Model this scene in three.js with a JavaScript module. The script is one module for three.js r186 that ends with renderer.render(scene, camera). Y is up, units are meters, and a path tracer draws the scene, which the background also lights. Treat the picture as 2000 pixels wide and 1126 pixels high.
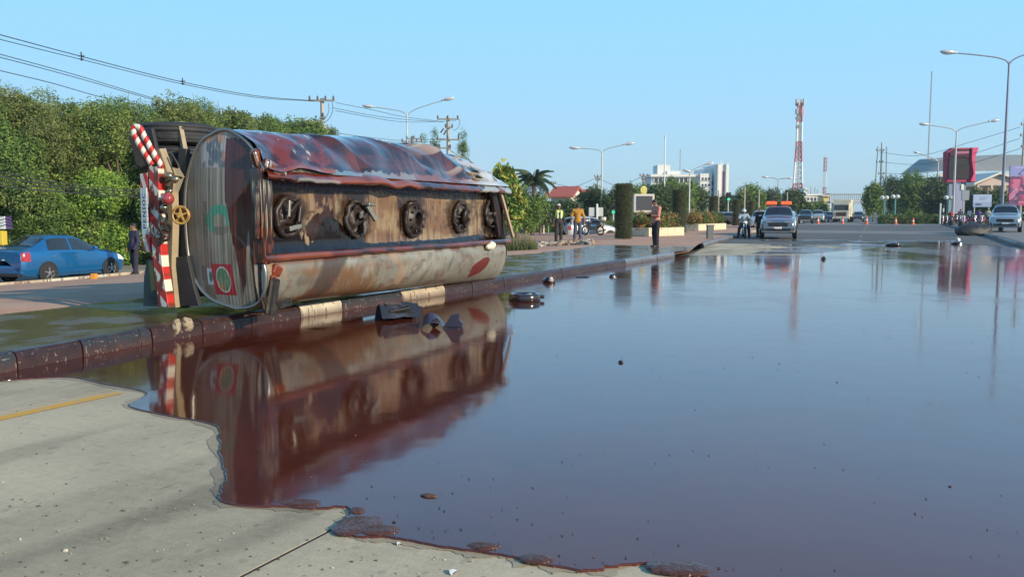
import * as THREE from 'three';
import { mergeGeometries, mergeVertices } from 'three/addons/utils/BufferGeometryUtils.js';
import { MarchingCubes } from 'three/addons/objects/MarchingCubes.js';
import { RoundedBoxGeometry } from 'three/addons/geometries/RoundedBoxGeometry.js';
import { FontLoader } from 'three/addons/loaders/FontLoader.js';
import { TextGeometry } from 'three/addons/geometries/TextGeometry.js';

const FL = 1660, PITCH = Math.atan(148 / FL), EYE = 1.4;
const scene = new THREE.Scene();
const camera = new THREE.PerspectiveCamera(2 * Math.atan(563 / FL) * 180 / Math.PI, 2000 / 1126, 0.05, 5000);
camera.position.set(0, EYE, 0); camera.rotation.x = -PITCH; scene.add(camera);
const renderer = new THREE.WebGLRenderer({ antialias: true });
renderer.toneMapping = THREE.LinearToneMapping;
renderer.toneMappingExposure = 1.18;
renderer.shadowMap.enabled = true;
renderer.setSize(1024, 576);
// sky: clear morning blue, paler towards the horizon
{
  const key = [[-90, .20, .24, .25], [-1, .30, .44, .50], [0, .440, .625, .700], [3, .400, .630, .780], [7, .345, .635, .880], [11, .305, .635, .950], [15, .275, .625, .990], [25, .205, .53, .90], [45, .10, .27, .52], [90, .05, .15, .33]];
  const w = 256, h = 512, data = new Float32Array(w * h * 4);
  for (let j = 0; j < h; j++) {
    const e = ((j + .5) / h - .5) * 180; let k = 0;
    while (k < key.length - 2 && e > key[k + 1][0]) k++;
    const f = Math.min(1, Math.max(0, (e - key[k][0]) / (key[k + 1][0] - key[k][0])));
    for (let i = 0; i < w; i++) { const o = (j * w + i) * 4; for (let c = 0; c < 3; c++) data[o + c] = key[k][c + 1] * (1 - f) + key[k + 1][c + 1] * f; data[o + 3] = 1; }
  }
  const t = new THREE.DataTexture(data, w, h, THREE.RGBAFormat, THREE.FloatType);
  t.mapping = THREE.EquirectangularReflectionMapping; t.magFilter = t.minFilter = THREE.LinearFilter; t.needsUpdate = true;
  scene.background = t; scene.environment = t;
}
const SUN = new THREE.Vector3(.81, .375, .55).normalize();
const sun = new THREE.DirectionalLight(new THREE.Color().setRGB(1, .83, .60), 5);
sun.position.copy(SUN).multiplyScalar(120); sun.castShadow = true; sun.shadow.mapSize.set(4096, 4096);
Object.assign(sun.shadow.camera, { left: -90, right: 120, top: 90, bottom: -60, near: 1, far: 400 });
scene.add(sun, sun.target);
scene.fog = new THREE.FogExp2(new THREE.Color().setRGB(.70, .85, .93), 0.0003);

// ---------- helpers ----------
function rng(seed) { let a = seed >>> 0; return () => { a = a + 0x6D2B79F5 | 0; let t = Math.imul(a ^ a >>> 15, 1 | a); t = t + Math.imul(t ^ t >>> 7, 61 | t) ^ t; return ((t ^ t >>> 14) >>> 0) / 4294967296; }; }
const rnd = rng(7), rr = (a, b, r = rnd) => a + (b - a) * r();
const cl = (x, a = 0, b = 1) => Math.min(b, Math.max(a, x)), lerp = (a, b, f) => a + (b - a) * f, sst = (a, b, x) => { const t = cl((x - a) / (b - a)); return t * t * (3 - 2 * t); };
const V = (x, y, z) => new THREE.Vector3(x, y, z);
function pw(list, x) { if (x <= list[0][0]) return list[0][1]; for (let i = 1; i < list.length; i++) if (x <= list[i][0]) return lerp(list[i - 1][1], list[i][1], (x - list[i - 1][0]) / (list[i][0] - list[i - 1][0])); return list[list.length - 1][1]; }
function h2(i, j, s) { let n = Math.imul(i, 374761393) + Math.imul(j, 668265263) + Math.imul(s, 144665) | 0; n = Math.imul(n ^ n >>> 13, 1274126177); return ((n ^ n >>> 16) >>> 0) / 4294967296; }
function vn(x, y, s = 0) { const i = Math.floor(x), j = Math.floor(y), f = x - i, g = y - j, a = f * f * (3 - 2 * f), b = g * g * (3 - 2 * g); return lerp(lerp(h2(i, j, s), h2(i + 1, j, s), a), lerp(h2(i, j + 1, s), h2(i + 1, j + 1, s), a), b); }
function fbm(x, y, s = 0, o = 4) { let v = 0, a = .5, n = 0; for (let k = 0; k < o; k++) { v += a * vn(x, y, s + k * 17); n += a; a *= .5; x *= 2.03; y *= 2.03; } return v / n; }
// the photograph's lens: a pixel to a point on level ground, or at a distance
function rayOf(px, py) { const cx = (px - 1000) / FL, cy = -(py - 563) / FL, c = Math.cos(PITCH), s = Math.sin(PITCH); return V(cx, cy * c - s, -cy * s - c); }
function gnd(px, py, h = 0) { const d = rayOf(px, py); return d.multiplyScalar((h - EYE) / d.y).add(V(0, EYE, 0)); }
function at(px, py, d) { const r = rayOf(px, py); return r.multiplyScalar(d / -r.z).add(V(0, EYE, 0)); }
// road frame: s along the kerb, t to its right
const RA = 27 * Math.PI / 180, RU = V(Math.sin(RA), 0, -Math.cos(RA)), RN = V(Math.cos(RA), 0, Math.sin(RA));
const R = (s, t, y = 0) => V(RU.x * s + RN.x * t, y, RU.z * s + RN.z * t);
const stOf = (p) => [p.x * RU.x + p.z * RU.z, p.x * RN.x + p.z * RN.z];
const turnTo = (x, z) => Math.atan2(-z, x);        // rotation.y that turns local +X to that heading

const used = {};
function numbered(n) { const k = used[n] = (used[n] ?? -1) + 1; return k ? n + '_' + String(k).padStart(3, '0') : n; }
function tag(o, label, category, group, kind) { if (label) o.userData.label = label; if (category) o.userData.category = category; if (group) o.userData.group = group; if (kind) o.userData.kind = kind; return o; }
function thing(name, label, category, p = V(0, 0, 0), turn = 0, group) { const o = new THREE.Group(); o.name = numbered(name); o.position.copy(p); o.rotation.y = turn; scene.add(o); return tag(o, label, category, group); }
function mesh(name, geo, m, parent) { const o = new THREE.Mesh(geo, m); o.name = parent ? name : numbered(name); o.castShadow = o.receiveShadow = true; (parent ?? scene).add(o); return o; }
function copy(src, p, turn, label, group) { const c = src.clone(); c.name = numbered(src.name.replace(/_\d{3}$/, '')); c.userData = { ...src.userData }; scene.add(c); if (p) c.position.copy(p); if (turn !== undefined) c.rotation.y = turn; if (label) c.userData.label = label; if (group) c.userData.group = group; return c; }
function mat(c, rough = .7, metal = 0, ex = {}) { const P = ex.clearcoat || ex.transmission || ex.ior ? THREE.MeshPhysicalMaterial : THREE.MeshStandardMaterial; const m = new P({ roughness: rough, metalness: metal, ...ex }); if (Array.isArray(c)) m.color.setRGB(...c); else m.color.set(c); return m; }
function plain(g) { g = g.index ? g.toNonIndexed() : g.clone(); for (const k of Object.keys(g.attributes)) if (!['position', 'normal', 'uv'].includes(k)) g.deleteAttribute(k); if (!g.attributes.normal) g.computeVertexNormals(); if (!g.attributes.uv) g.setAttribute('uv', new THREE.BufferAttribute(new Float32Array(g.attributes.position.count * 2), 2)); g.morphAttributes = {}; return g; }
const MX = (x, y, z, rx = 0, ry = 0, rz = 0, sx = 1, sy = sx, sz = sx) => new THREE.Matrix4().compose(V(x, y, z), new THREE.Quaternion().setFromEuler(new THREE.Euler(rx, ry, rz)), V(sx, sy, sz));
class GB {
  constructor() { this.g = []; }
  add(g, m) { g = plain(g); if (m) g.applyMatrix4(m); this.g.push(g); return this; }
  box(w, h, d, x = 0, y = 0, z = 0, rx = 0, ry = 0, rz = 0) { return this.add(new THREE.BoxGeometry(w, h, d), MX(x, y, z, rx, ry, rz)); }
  rbox(w, h, d, x = 0, y = 0, z = 0, r = .02, rx = 0, ry = 0, rz = 0) { return this.add(new RoundedBoxGeometry(w, h, d, 2, Math.min(r, w / 2.01, h / 2.01, d / 2.01)), MX(x, y, z, rx, ry, rz)); }
  cyl(r0, r1, h, x = 0, y = 0, z = 0, seg = 12, rx = 0, ry = 0, rz = 0) { return this.add(new THREE.CylinderGeometry(r1, r0, h, seg), MX(x, y, z, rx, ry, rz)); }
  sph(rx, ry, rz, x = 0, y = 0, z = 0, seg = 12) { return this.add(new THREE.SphereGeometry(1, seg, Math.ceil(seg * .7)), MX(x, y, z, 0, 0, 0, rx, ry, rz)); }
  bar(a, b, r0, r1 = r0, seg = 8) { const d = b.clone().sub(a), L = d.length(), q = new THREE.Quaternion().setFromUnitVectors(V(0, 1, 0), d.normalize()); return this.add(new THREE.CylinderGeometry(r1, r0, L, seg), new THREE.Matrix4().compose(a.clone().add(b).multiplyScalar(.5), q, V(1, 1, 1))); }
  beam(a, b, w, h) { const d = b.clone().sub(a), L = d.length(); d.normalize(); const up = Math.abs(d.y) > .95 ? V(1, 0, 0) : V(0, 1, 0), x = V().crossVectors(up, d).normalize(), y = V().crossVectors(d, x); return this.add(new THREE.BoxGeometry(w, h, L), new THREE.Matrix4().makeBasis(x, y, d).setPosition(a.clone().add(b).multiplyScalar(.5))); }
  tube(pts, r, seg = 8, n) { return this.add(new THREE.TubeGeometry(new THREE.CatmullRomCurve3(pts), n ?? pts.length * 5, r, seg)); }
  lathe(pts, seg = 24, m) { return this.add(new THREE.LatheGeometry(pts.map((p) => new THREE.Vector2(...p)), seg), m); }
  geo() { return mergeGeometries(this.g); }
  done(name, m, parent) { return mesh(name, this.geo(), m, parent); }
}
const gb = () => new GB();
const s8 = (x) => { x = cl(x); return 255 * (x <= .0031308 ? 12.92 * x : 1.055 * Math.pow(x, 1 / 2.4) - .055); };
// computed texture: fn(u, v) gives [r, g, b, roughness, metalness, height], colours linear
function tex(w, h, fn, { rep = false, bump = false, surf = true } = {}) {
  const c = new Uint8Array(w * h * 4), m = surf && new Uint8Array(w * h * 4), b = bump && new Uint8Array(w * h * 4);
  for (let j = 0; j < h; j++) for (let i = 0; i < w; i++) {
    const o = (j * w + i) * 4, p = fn((i + .5) / w, (j + .5) / h);
    c[o] = s8(p[0]); c[o + 1] = s8(p[1]); c[o + 2] = s8(p[2]); c[o + 3] = 255;
    if (m) { m[o] = 255; m[o + 1] = 255 * cl(p[3]); m[o + 2] = 255 * cl(p[4]); m[o + 3] = 255; }
    if (b) { b[o] = b[o + 1] = b[o + 2] = 255 * cl(p[5]); b[o + 3] = 255; }
  }
  const mk = (d, srgb) => { const t = new THREE.DataTexture(d, w, h); t.magFilter = THREE.LinearFilter; t.minFilter = THREE.LinearMipmapLinearFilter; t.generateMipmaps = true; if (srgb) t.colorSpace = THREE.SRGBColorSpace; if (rep) t.wrapS = t.wrapT = THREE.RepeatWrapping; t.needsUpdate = true; return t; };
  const out = { map: mk(c, true) };
  if (m) { out.roughnessMap = mk(m); out.metalnessMap = out.roughnessMap; }
  if (b) out.bumpMap = mk(b);
  return out;
}
function texMat(t, ex = {}) { const P = ex.clearcoat || ex.ior ? THREE.MeshPhysicalMaterial : THREE.MeshStandardMaterial; return new P({ ...t, roughness: 1, metalness: t.metalnessMap ? 1 : 0, ...ex }); }
const mix3 = (a, b, f) => [0, 1, 2, 3, 4].map((k) => lerp(a[k] ?? 0, b[k] ?? 0, f));
// grid of points P(i, j) with uv
function gridGeo(nu, nv, P, uvf) {
  const pos = [], uv = [], idx = [];
  for (let j = 0; j <= nv; j++) for (let i = 0; i <= nu; i++) { const p = P(i / nu, j / nv); pos.push(p.x, p.y, p.z); const q = uvf ? uvf(i / nu, j / nv, p) : [i / nu, j / nv]; uv.push(q[0], q[1]); }
  for (let j = 0; j < nv; j++) for (let i = 0; i < nu; i++) { const a = j * (nu + 1) + i, b = a + 1, c = a + nu + 1, d = c + 1; idx.push(a, b, d, a, d, c); }
  const g = new THREE.BufferGeometry(); g.setAttribute('position', new THREE.Float32BufferAttribute(pos, 3)); g.setAttribute('uv', new THREE.Float32BufferAttribute(uv, 2)); g.setIndex(idx); g.computeVertexNormals(); return g;
}
// flat writing rendered to a canvas: draw(ctx, w, h)
function sign(w, h, draw) { const c = document.createElement('canvas'); c.width = w; c.height = h; const x = c.getContext('2d'); draw(x, w, h); const t = new THREE.CanvasTexture(c); t.colorSpace = THREE.SRGBColorSpace; return t; }
// ---------- ground, roads, median ----------
const KERB = [[-20, -7.1], [4.4, -7.25], [6.3, -7.52], [9, -7.6], [14, -7.5], [28, -7.52], [35.7, -8.98], [52.6, -11.05], [109, -16.5], [260, -31], [900, -90]];
const RK = [[-20, 3.0], [38.8, 2.76], [50.7, 2.44], [105, .1], [153, -2.1], [900, -60]];
const K = (s) => pw(KERB, s), KR = (s) => pw(RK, s);
const FAR_E = (s) => pw([[16, -.62], [42, -.28], [90, -.1], [200, -.05]], s);   // height of the median's far side
const ML = (s) => K(s) - 15.9 + pw([[0, 0], [26, 0], [60, -3], [150, -3]], s);  // the median's far edge
function medH(s, t) {
  const k = K(s) - .12, f = (k - t) / (k - ML(s)), wob = (fbm(s * .35, t * .35, 5) - .5) * .05 + (fbm(s * 1.7, t * 1.7, 9, 3) - .5) * .025;
  const inner = k - t, pwd = pw([[0, 3.0], [9, 3.2], [14, 3.6], [32, 4.2]], s), basin = sst(32, 28, s) * sst(pwd, pwd - .9, inner + (fbm(s * .5, t * .4, 3) - .5) * 1.1);
  return lerp(.178, FAR_E(s), Math.max(0, (f - .27) / .73)) + wob * .5 - basin * .09;
}
const U2 = (i, j, p) => { const q = stOf(p); return [q[0], q[1]]; };
function sheet(name, s0, s1, ns, ta, tb, nt, hf, m, parent, kind = 'structure') { return tag(mesh(name, gridGeo(ns, nt, (a, b) => { const s = lerp(s0, s1, a), t = lerp(ta(s), tb(s), b); return R(s, t, hf(s, t)); }, U2), m, parent), null, null, null, parent ? null : kind); }
const rep = (t, k) => { for (const x of Object.values(t)) { x.repeat.set(k, k); } return t; };
const concreteT = rep(tex(1024, 1024, (u, v) => {
  const x = u * 8, y = v * 8, a = fbm(x, y, 1, 5), st = sst(.50, .72, fbm(x * .35 + 3, y * .9, 4, 4)), sp = h2(u * 1024 | 0, v * 1024 | 0, 3), peb = vn(x * 26, y * 26, 8);
  const pit = sst(.86, .93, vn(x * 11, y * 11, 12)), tr = sst(.55, .8, fbm(x * .3, y * 2.4, 31, 3)) * .16, br = sst(.5, .8, vn(x * 60, y * 3, 35)) * .05;
  const g = .40 + .20 * (a - .5) - .09 * st + .05 * (fbm(x * 1.6, y * 1.6, 37, 3) - .5) - tr * .6 + .05 * (sp - .5) + .045 * (peb - .5) - pit * .05 - br * .3;
  return [g * 1.12, g * .96, g * .66, .86, 0, .5 + .3 * (a - .5) + .22 * (sp - .5) - pit * .4];
}, { rep: true, bump: true }), 1 / 7);
const concreteM = texMat(concreteT, { bumpScale: .004 });
const concreteMs = [1, .94, 1.04].map((k) => { const m = texMat(concreteT, { bumpScale: .004 }); m.color.setScalar(k); return m; });
const asphaltT = rep(tex(512, 512, (u, v) => {
  const a = fbm(u * 6, v * 6, 21, 4), sp = h2(u * 512 | 0, v * 512 | 0, 5), st = sst(.5, .75, fbm(u * 9, v * 1.5, 24, 3)), g = .105 + .035 * (a - .5) + .025 * (sp - .5) - .02 * st;
  return [g * 1.02, g, g * .97, .8, 0, sp];
}, { rep: true, bump: true }), 1 / 6);
const asphaltM = texMat(asphaltT, { bumpScale: .004 });
const asphaltPale = texMat(asphaltT, { bumpScale: .004 }); asphaltPale.color.setScalar(1.9);
const brickT = rep(tex(1024, 1024, (u, v) => {
  const x = u * 10, y = v * 10, row = Math.floor(y * 10), bx = (x * 5 + (row % 2) * .5), id = h2(Math.floor(bx), row, 6), fx = bx - Math.floor(bx), fy = y * 10 - row;
  const jn = fx < .05 || fy < .09 ? 1 : 0, a = fbm(x * .8, y * .8, 41, 4), dirt = sst(.45, .7, fbm(x * .5 + 7, y * .5, 44, 4));
  const c = mix3([.56 + .10 * (id - .5), .30 + .05 * (id - .5), .20], [.52, .37, .26], .2 + .5 * dirt), k = (1 - .35 * jn) * (.85 + .4 * (a - .5));
  return [c[0] * k, c[1] * k, c[2] * k, .85, 0, jn ? .2 : .6 + .3 * id];
}, { rep: true, bump: true }), 1 / 5);
const brickM = texMat(brickT, { bumpScale: .006 });
const earthM = texMat(rep(tex(512, 512, (u, v) => { const a = fbm(u * 12, v * 12, 51, 5), g = sst(.4, .6, fbm(u * 5, v * 5, 55)); const c = mix3([.20, .16, .10], [.09, .11, .035], g); const k = .6 + .8 * a; return [c[0] * k, c[1] * k, c[2] * k, .95, 0, a]; }, { rep: true, bump: true, surf: false }), 1 / 6), { bumpScale: .03, roughness: .95 });

// the land out to the horizon
{ const g = new THREE.CircleGeometry(4200, 96); g.rotateX(-Math.PI / 2); g.translate(0, -1.0, 0); const uv = g.attributes.uv, p = g.attributes.position; for (let i = 0; i < p.count; i++) uv.setXY(i, p.getX(i), p.getZ(i)); tag(mesh('ground', g, earthM), null, null, null, 'structure'); }
// land on the right side and ahead, level with the road
sheet('terrain', -30, 900, 40, (s) => KR(s) + .4, () => 900, 10, () => -.03, earthM);
sheet('terrain', 150, 900, 20, () => -700, (s) => K(s) - 6, 8, () => -.12, earthM);
// carriageway: a bed under concrete slabs near the camera, asphalt farther on
const road = sheet('road', -20, 900, 160, (s) => K(s) - .1, (s) => KR(s) + .2, 4, () => -.012, asphaltM);
{
  const lanes = [null, -5.86, -2.375, .55, null], cuts = [-8, 0.4, 8.4, 16.4, 24.4, 32.4, 39];
  for (let i = 0; i < lanes.length - 1; i++) for (let j = 0; j < cuts.length - 1; j++) {
    const s0 = cuts[j] + .009, s1 = cuts[j + 1] - .009, ta = (s) => (lanes[i] ?? K(s)) + .010, tb = (s) => (lanes[i + 1] ?? KR(s)) - .010;
    const n = 6, o = [], g = [];
    const top = gridGeo(n, 1, (a, b) => { const s = lerp(s0, s1, a); return R(s, lerp(ta(s), tb(s), b), 0); }, U2), side = gridGeo(n, 1, (a, b) => { const s = lerp(s0, s1, a); return R(s, ta(s), lerp(-.03, 0, b)); }, U2), side2 = gridGeo(n, 1, (a, b) => { const s = lerp(s0, s1, a); return R(s, tb(s), lerp(0, -.03, b)); }, U2);
    mesh('concrete_slab', mergeGeometries([plain(top), plain(side), plain(side2)]), concreteMs[(i * 2 + j) % 3], road);
  }
  const seal = mat([.030, .028, .025], .8);
  for (const t of lanes) if (t !== null) sheet('joint_seal', cuts[0], cuts[6], 30, () => t - .011, () => t + .011, 1, () => -.0025, seal, road);
  for (const c of cuts) sheet('joint_seal', c - .010, c + .010, 1, (s) => K(s) + .1, (s) => KR(s), 4, () => -.0032, seal, road);
  // worn yellow edge line, and bands of newer and older surfacing across the road
  const yl = texMat(rep(tex(256, 256, (u, v) => { const w = sst(.62, .8, fbm(u * 14, v * 14, 61, 4)); const c = mix3([.60, .33, .05], [.34, .31, .25], w); return c; }, { rep: true, surf: false }), 1), { roughness: .8 });
  sheet('road_marking', -6, 4.42, 20, () => -5.76, () => -5.645, 1, () => .004, yl, road);
  const pale = (a, b, c) => sheet('road_patch', a, b, 12, (s) => K(s) + .4, (s) => KR(s) - .1, 2, () => -.006, c, road);
  pale(62, 72, asphaltPale); pale(103, 180, asphaltPale);
  const white = mat([.24, .24, .22], .8);
  for (let i = 0; i < 9; i++) { const s = 44 + i * 9; sheet('road_marking', s, s + 3.2, 2, (q) => lerp(K(q), KR(q), .5) - .07, (q) => lerp(K(q), KR(q), .5) + .07, 1, () => .003, white, road); }
}
// median paving, sloping down to the far carriageway
sheet('pavement', -20, 200, 260, (s) => ML(s), (s) => K(s) - .11, 40, medH, brickM);
// far carriageway
sheet('road', -40, 200, 60, (s) => ML(s) - 6.2, (s) => ML(s) - .18, 3, (s) => FAR_E(s) - .13, (() => { const m = texMat(asphaltT, { bumpScale: .004 }); m.color.setRGB(2.6, 2.5, 2.3); return m; })());
sheet('terrain', -60, 160, 70, (s) => ML(s) - 60, (s) => ML(s) - 6.5, 12, (s, t) => FAR_E(s) - .05 + .25 * fbm(s * .3, t * .3, 71), earthM);

// near kerb: painted precast blocks, most of them under brown oil
const kerbMat = {};
function kMat(kind) {
  if (kerbMat[kind]) return kerbMat[kind];
  const base = { black: [.022, .026, .036, .4], oil: [.030, .016, .016, .25], white: [.48, .45, .37, .6], grey: [.16, .18, .21, .4], rust: [.45, .16, .07, .6], cream: [.40, .34, .25, .5], steel: [.13, .16, .20, .3] }[kind], sd = kind.length * 13;
  return kerbMat[kind] = texMat(tex(128, 64, (u, v) => {
    const a = fbm(u * 7, v * 4, sd, 4), drip = sst(.25, .0, v) + sst(.58, .7, fbm(u * 22, v * 3, sd + 3, 3)) * .8, ch = sst(.86, .92, vn(u * 44, v * 20, sd + 9));
    let c = mix3([...base, 0], [.06, .024, .018, .2, 0], cl(drip) * (kind === 'oil' ? .5 : .85)); c = mix3(c, [.42, .37, .30, .8, 0], ch * .45);
    const k = .65 + .7 * a; return [c[0] * k, c[1] * k, c[2] * k];
  }, { surf: false }), { roughness: base[3] + .1 });
}
const kerbProfile = [[0, -.02], [.015, .13], [.035, .165], [.055, .185], [.115, .19], [.125, -.02]];
function kerbRun(root, cuts, kinds, off, side, hgt = 1, lift = () => 0) {
  for (let i = 0; i < cuts.length - 1; i++) {
    const s0 = cuts[i] + .008, s1 = cuts[i + 1] - .008, n = Math.max(1, Math.ceil((s1 - s0) / .8)), pr = kerbProfile, L = pr.length - 1, wob = (h2(i, 3, 77) - .5) * .012;
    const g = gridGeo(n, L, (a, b) => { const s = lerp(s0, s1, a), q = pr[Math.round(b * L)], t = off(s) - side * (q[0] + wob); return R(s, t, q[1] * hgt + lift(s)); }, (a, b) => [a, cl(b * 1.1)]);
    const cap = (s, flip) => { const sh = new THREE.BufferGeometry(), p = [], ps = pr.map((q) => R(s, off(s) - side * (q[0] + wob), q[1] * hgt + lift(s))); for (let k = 1; k < ps.length - 1; k++) for (const z of flip ? [0, k + 1, k] : [0, k, k + 1]) p.push(ps[z].x, ps[z].y, ps[z].z); sh.setAttribute('position', new THREE.Float32BufferAttribute(p, 3)); return plain(sh); };
    mesh('kerb_block', mergeGeometries([toFlat(g), cap(s0, false), cap(s1, true)]), kMat(kinds[i % kinds.length]), root);
  }
}
function toFlat(g) { const q = g.toNonIndexed(); q.computeVertexNormals(); return q; }
{
  const kerb = thing('kerb', null, null); kerb.userData.kind = 'structure';
  const cuts = [-9, -7.8, -6.6, -5.4, -4.2, -3, -1.8, -.6, .6, 1.8, 3.2, 4.64, 5.36, 6.12, 6.28, 7.0, 7.8, 8.72, 9.6, 11.05, 12.3, 13.2, 14.4, 15.8, 17.2, 18.6, 20, 21.4, 22.8, 24.2, 26.0];
  const kinds = ['black', 'oil', 'black', 'oil', 'black', 'oil', 'black', 'oil', 'black', 'oil', 'black', 'oil', 'black', 'black', 'oil', 'oil', 'oil', 'white', 'black', 'cream', 'oil', 'oil', 'oil', 'oil', 'oil', 'oil', 'oil', 'steel', 'steel', 'steel'];
  kerbRun(kerb, cuts, kinds, (s) => K(s), 1, .92);
  const k2 = thing('kerb', null, null); k2.userData.kind = 'structure';
  kerbRun(k2, Array.from({ length: 17 }, (_, i) => 33.5 + i * 1.5), ['grey', 'steel', 'grey'], (s) => K(s) + .05, 1, .95);
  kerbRun(k2, Array.from({ length: 26 }, (_, i) => 57.5 + i * 4), ['cream', 'grey'], (s) => K(s) + .05, 1, 1);
  const k3 = thing('kerb', null, null); k3.userData.kind = 'structure';
  kerbRun(k3, Array.from({ length: 60 }, (_, i) => -10 + i * 2), ['cream', 'white'], (s) => ML(s) - .22, -1, .9, (s) => FAR_E(s) - .1);
  const k4 = thing('kerb', null, null); k4.userData.kind = 'structure';
  kerbRun(k4, Array.from({ length: 60 }, (_, i) => -10 + i * 1.5), ['white', 'rust'], (s) => ML(s) - 6.2, 1, 1.3, (s) => FAR_E(s) - .13);
  const k5 = thing('kerb', null, null); k5.userData.kind = 'structure';
  kerbRun(k5, Array.from({ length: 44 }, (_, i) => 6 + i * 3), ['grey', 'steel', 'grey', 'black'], (s) => KR(s), -1, .8);
}
// right island and forecourt where the pickup stands
sheet('pavement', -20, 170, 60, (s) => KR(s) + .24, (s) => KR(s) + pw([[0, 14], [60, 22], [110, 40], [170, 60]], s), 6, (s, t) => .13 + .02 * fbm(s, t, 81), asphaltPale);

// rain and oil puddle on the median beside the kerb
{
  const wt = tex(256, 256, (u, v) => { const a = fbm(u * 9, v * 9, 91, 5); return [.075 + .05 * a, .050 + .03 * a, .034, .13 + .16 * sst(.4, .7, a), 0, fbm(u * 30, v * 30, 95, 3)]; }, { rep: true, bump: true });
  rep(wt, 1 / 4);
  sheet('puddle', -18, 31.5, 40, (s) => K(s) - .12 - pw([[0, 3.15], [9, 3.35], [14, 3.75], [32, 4.3]], s), (s) => K(s) - .10, 6, () => .157, texMat(wt, { bumpScale: .003, ior: 1.36 }));
}
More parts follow.
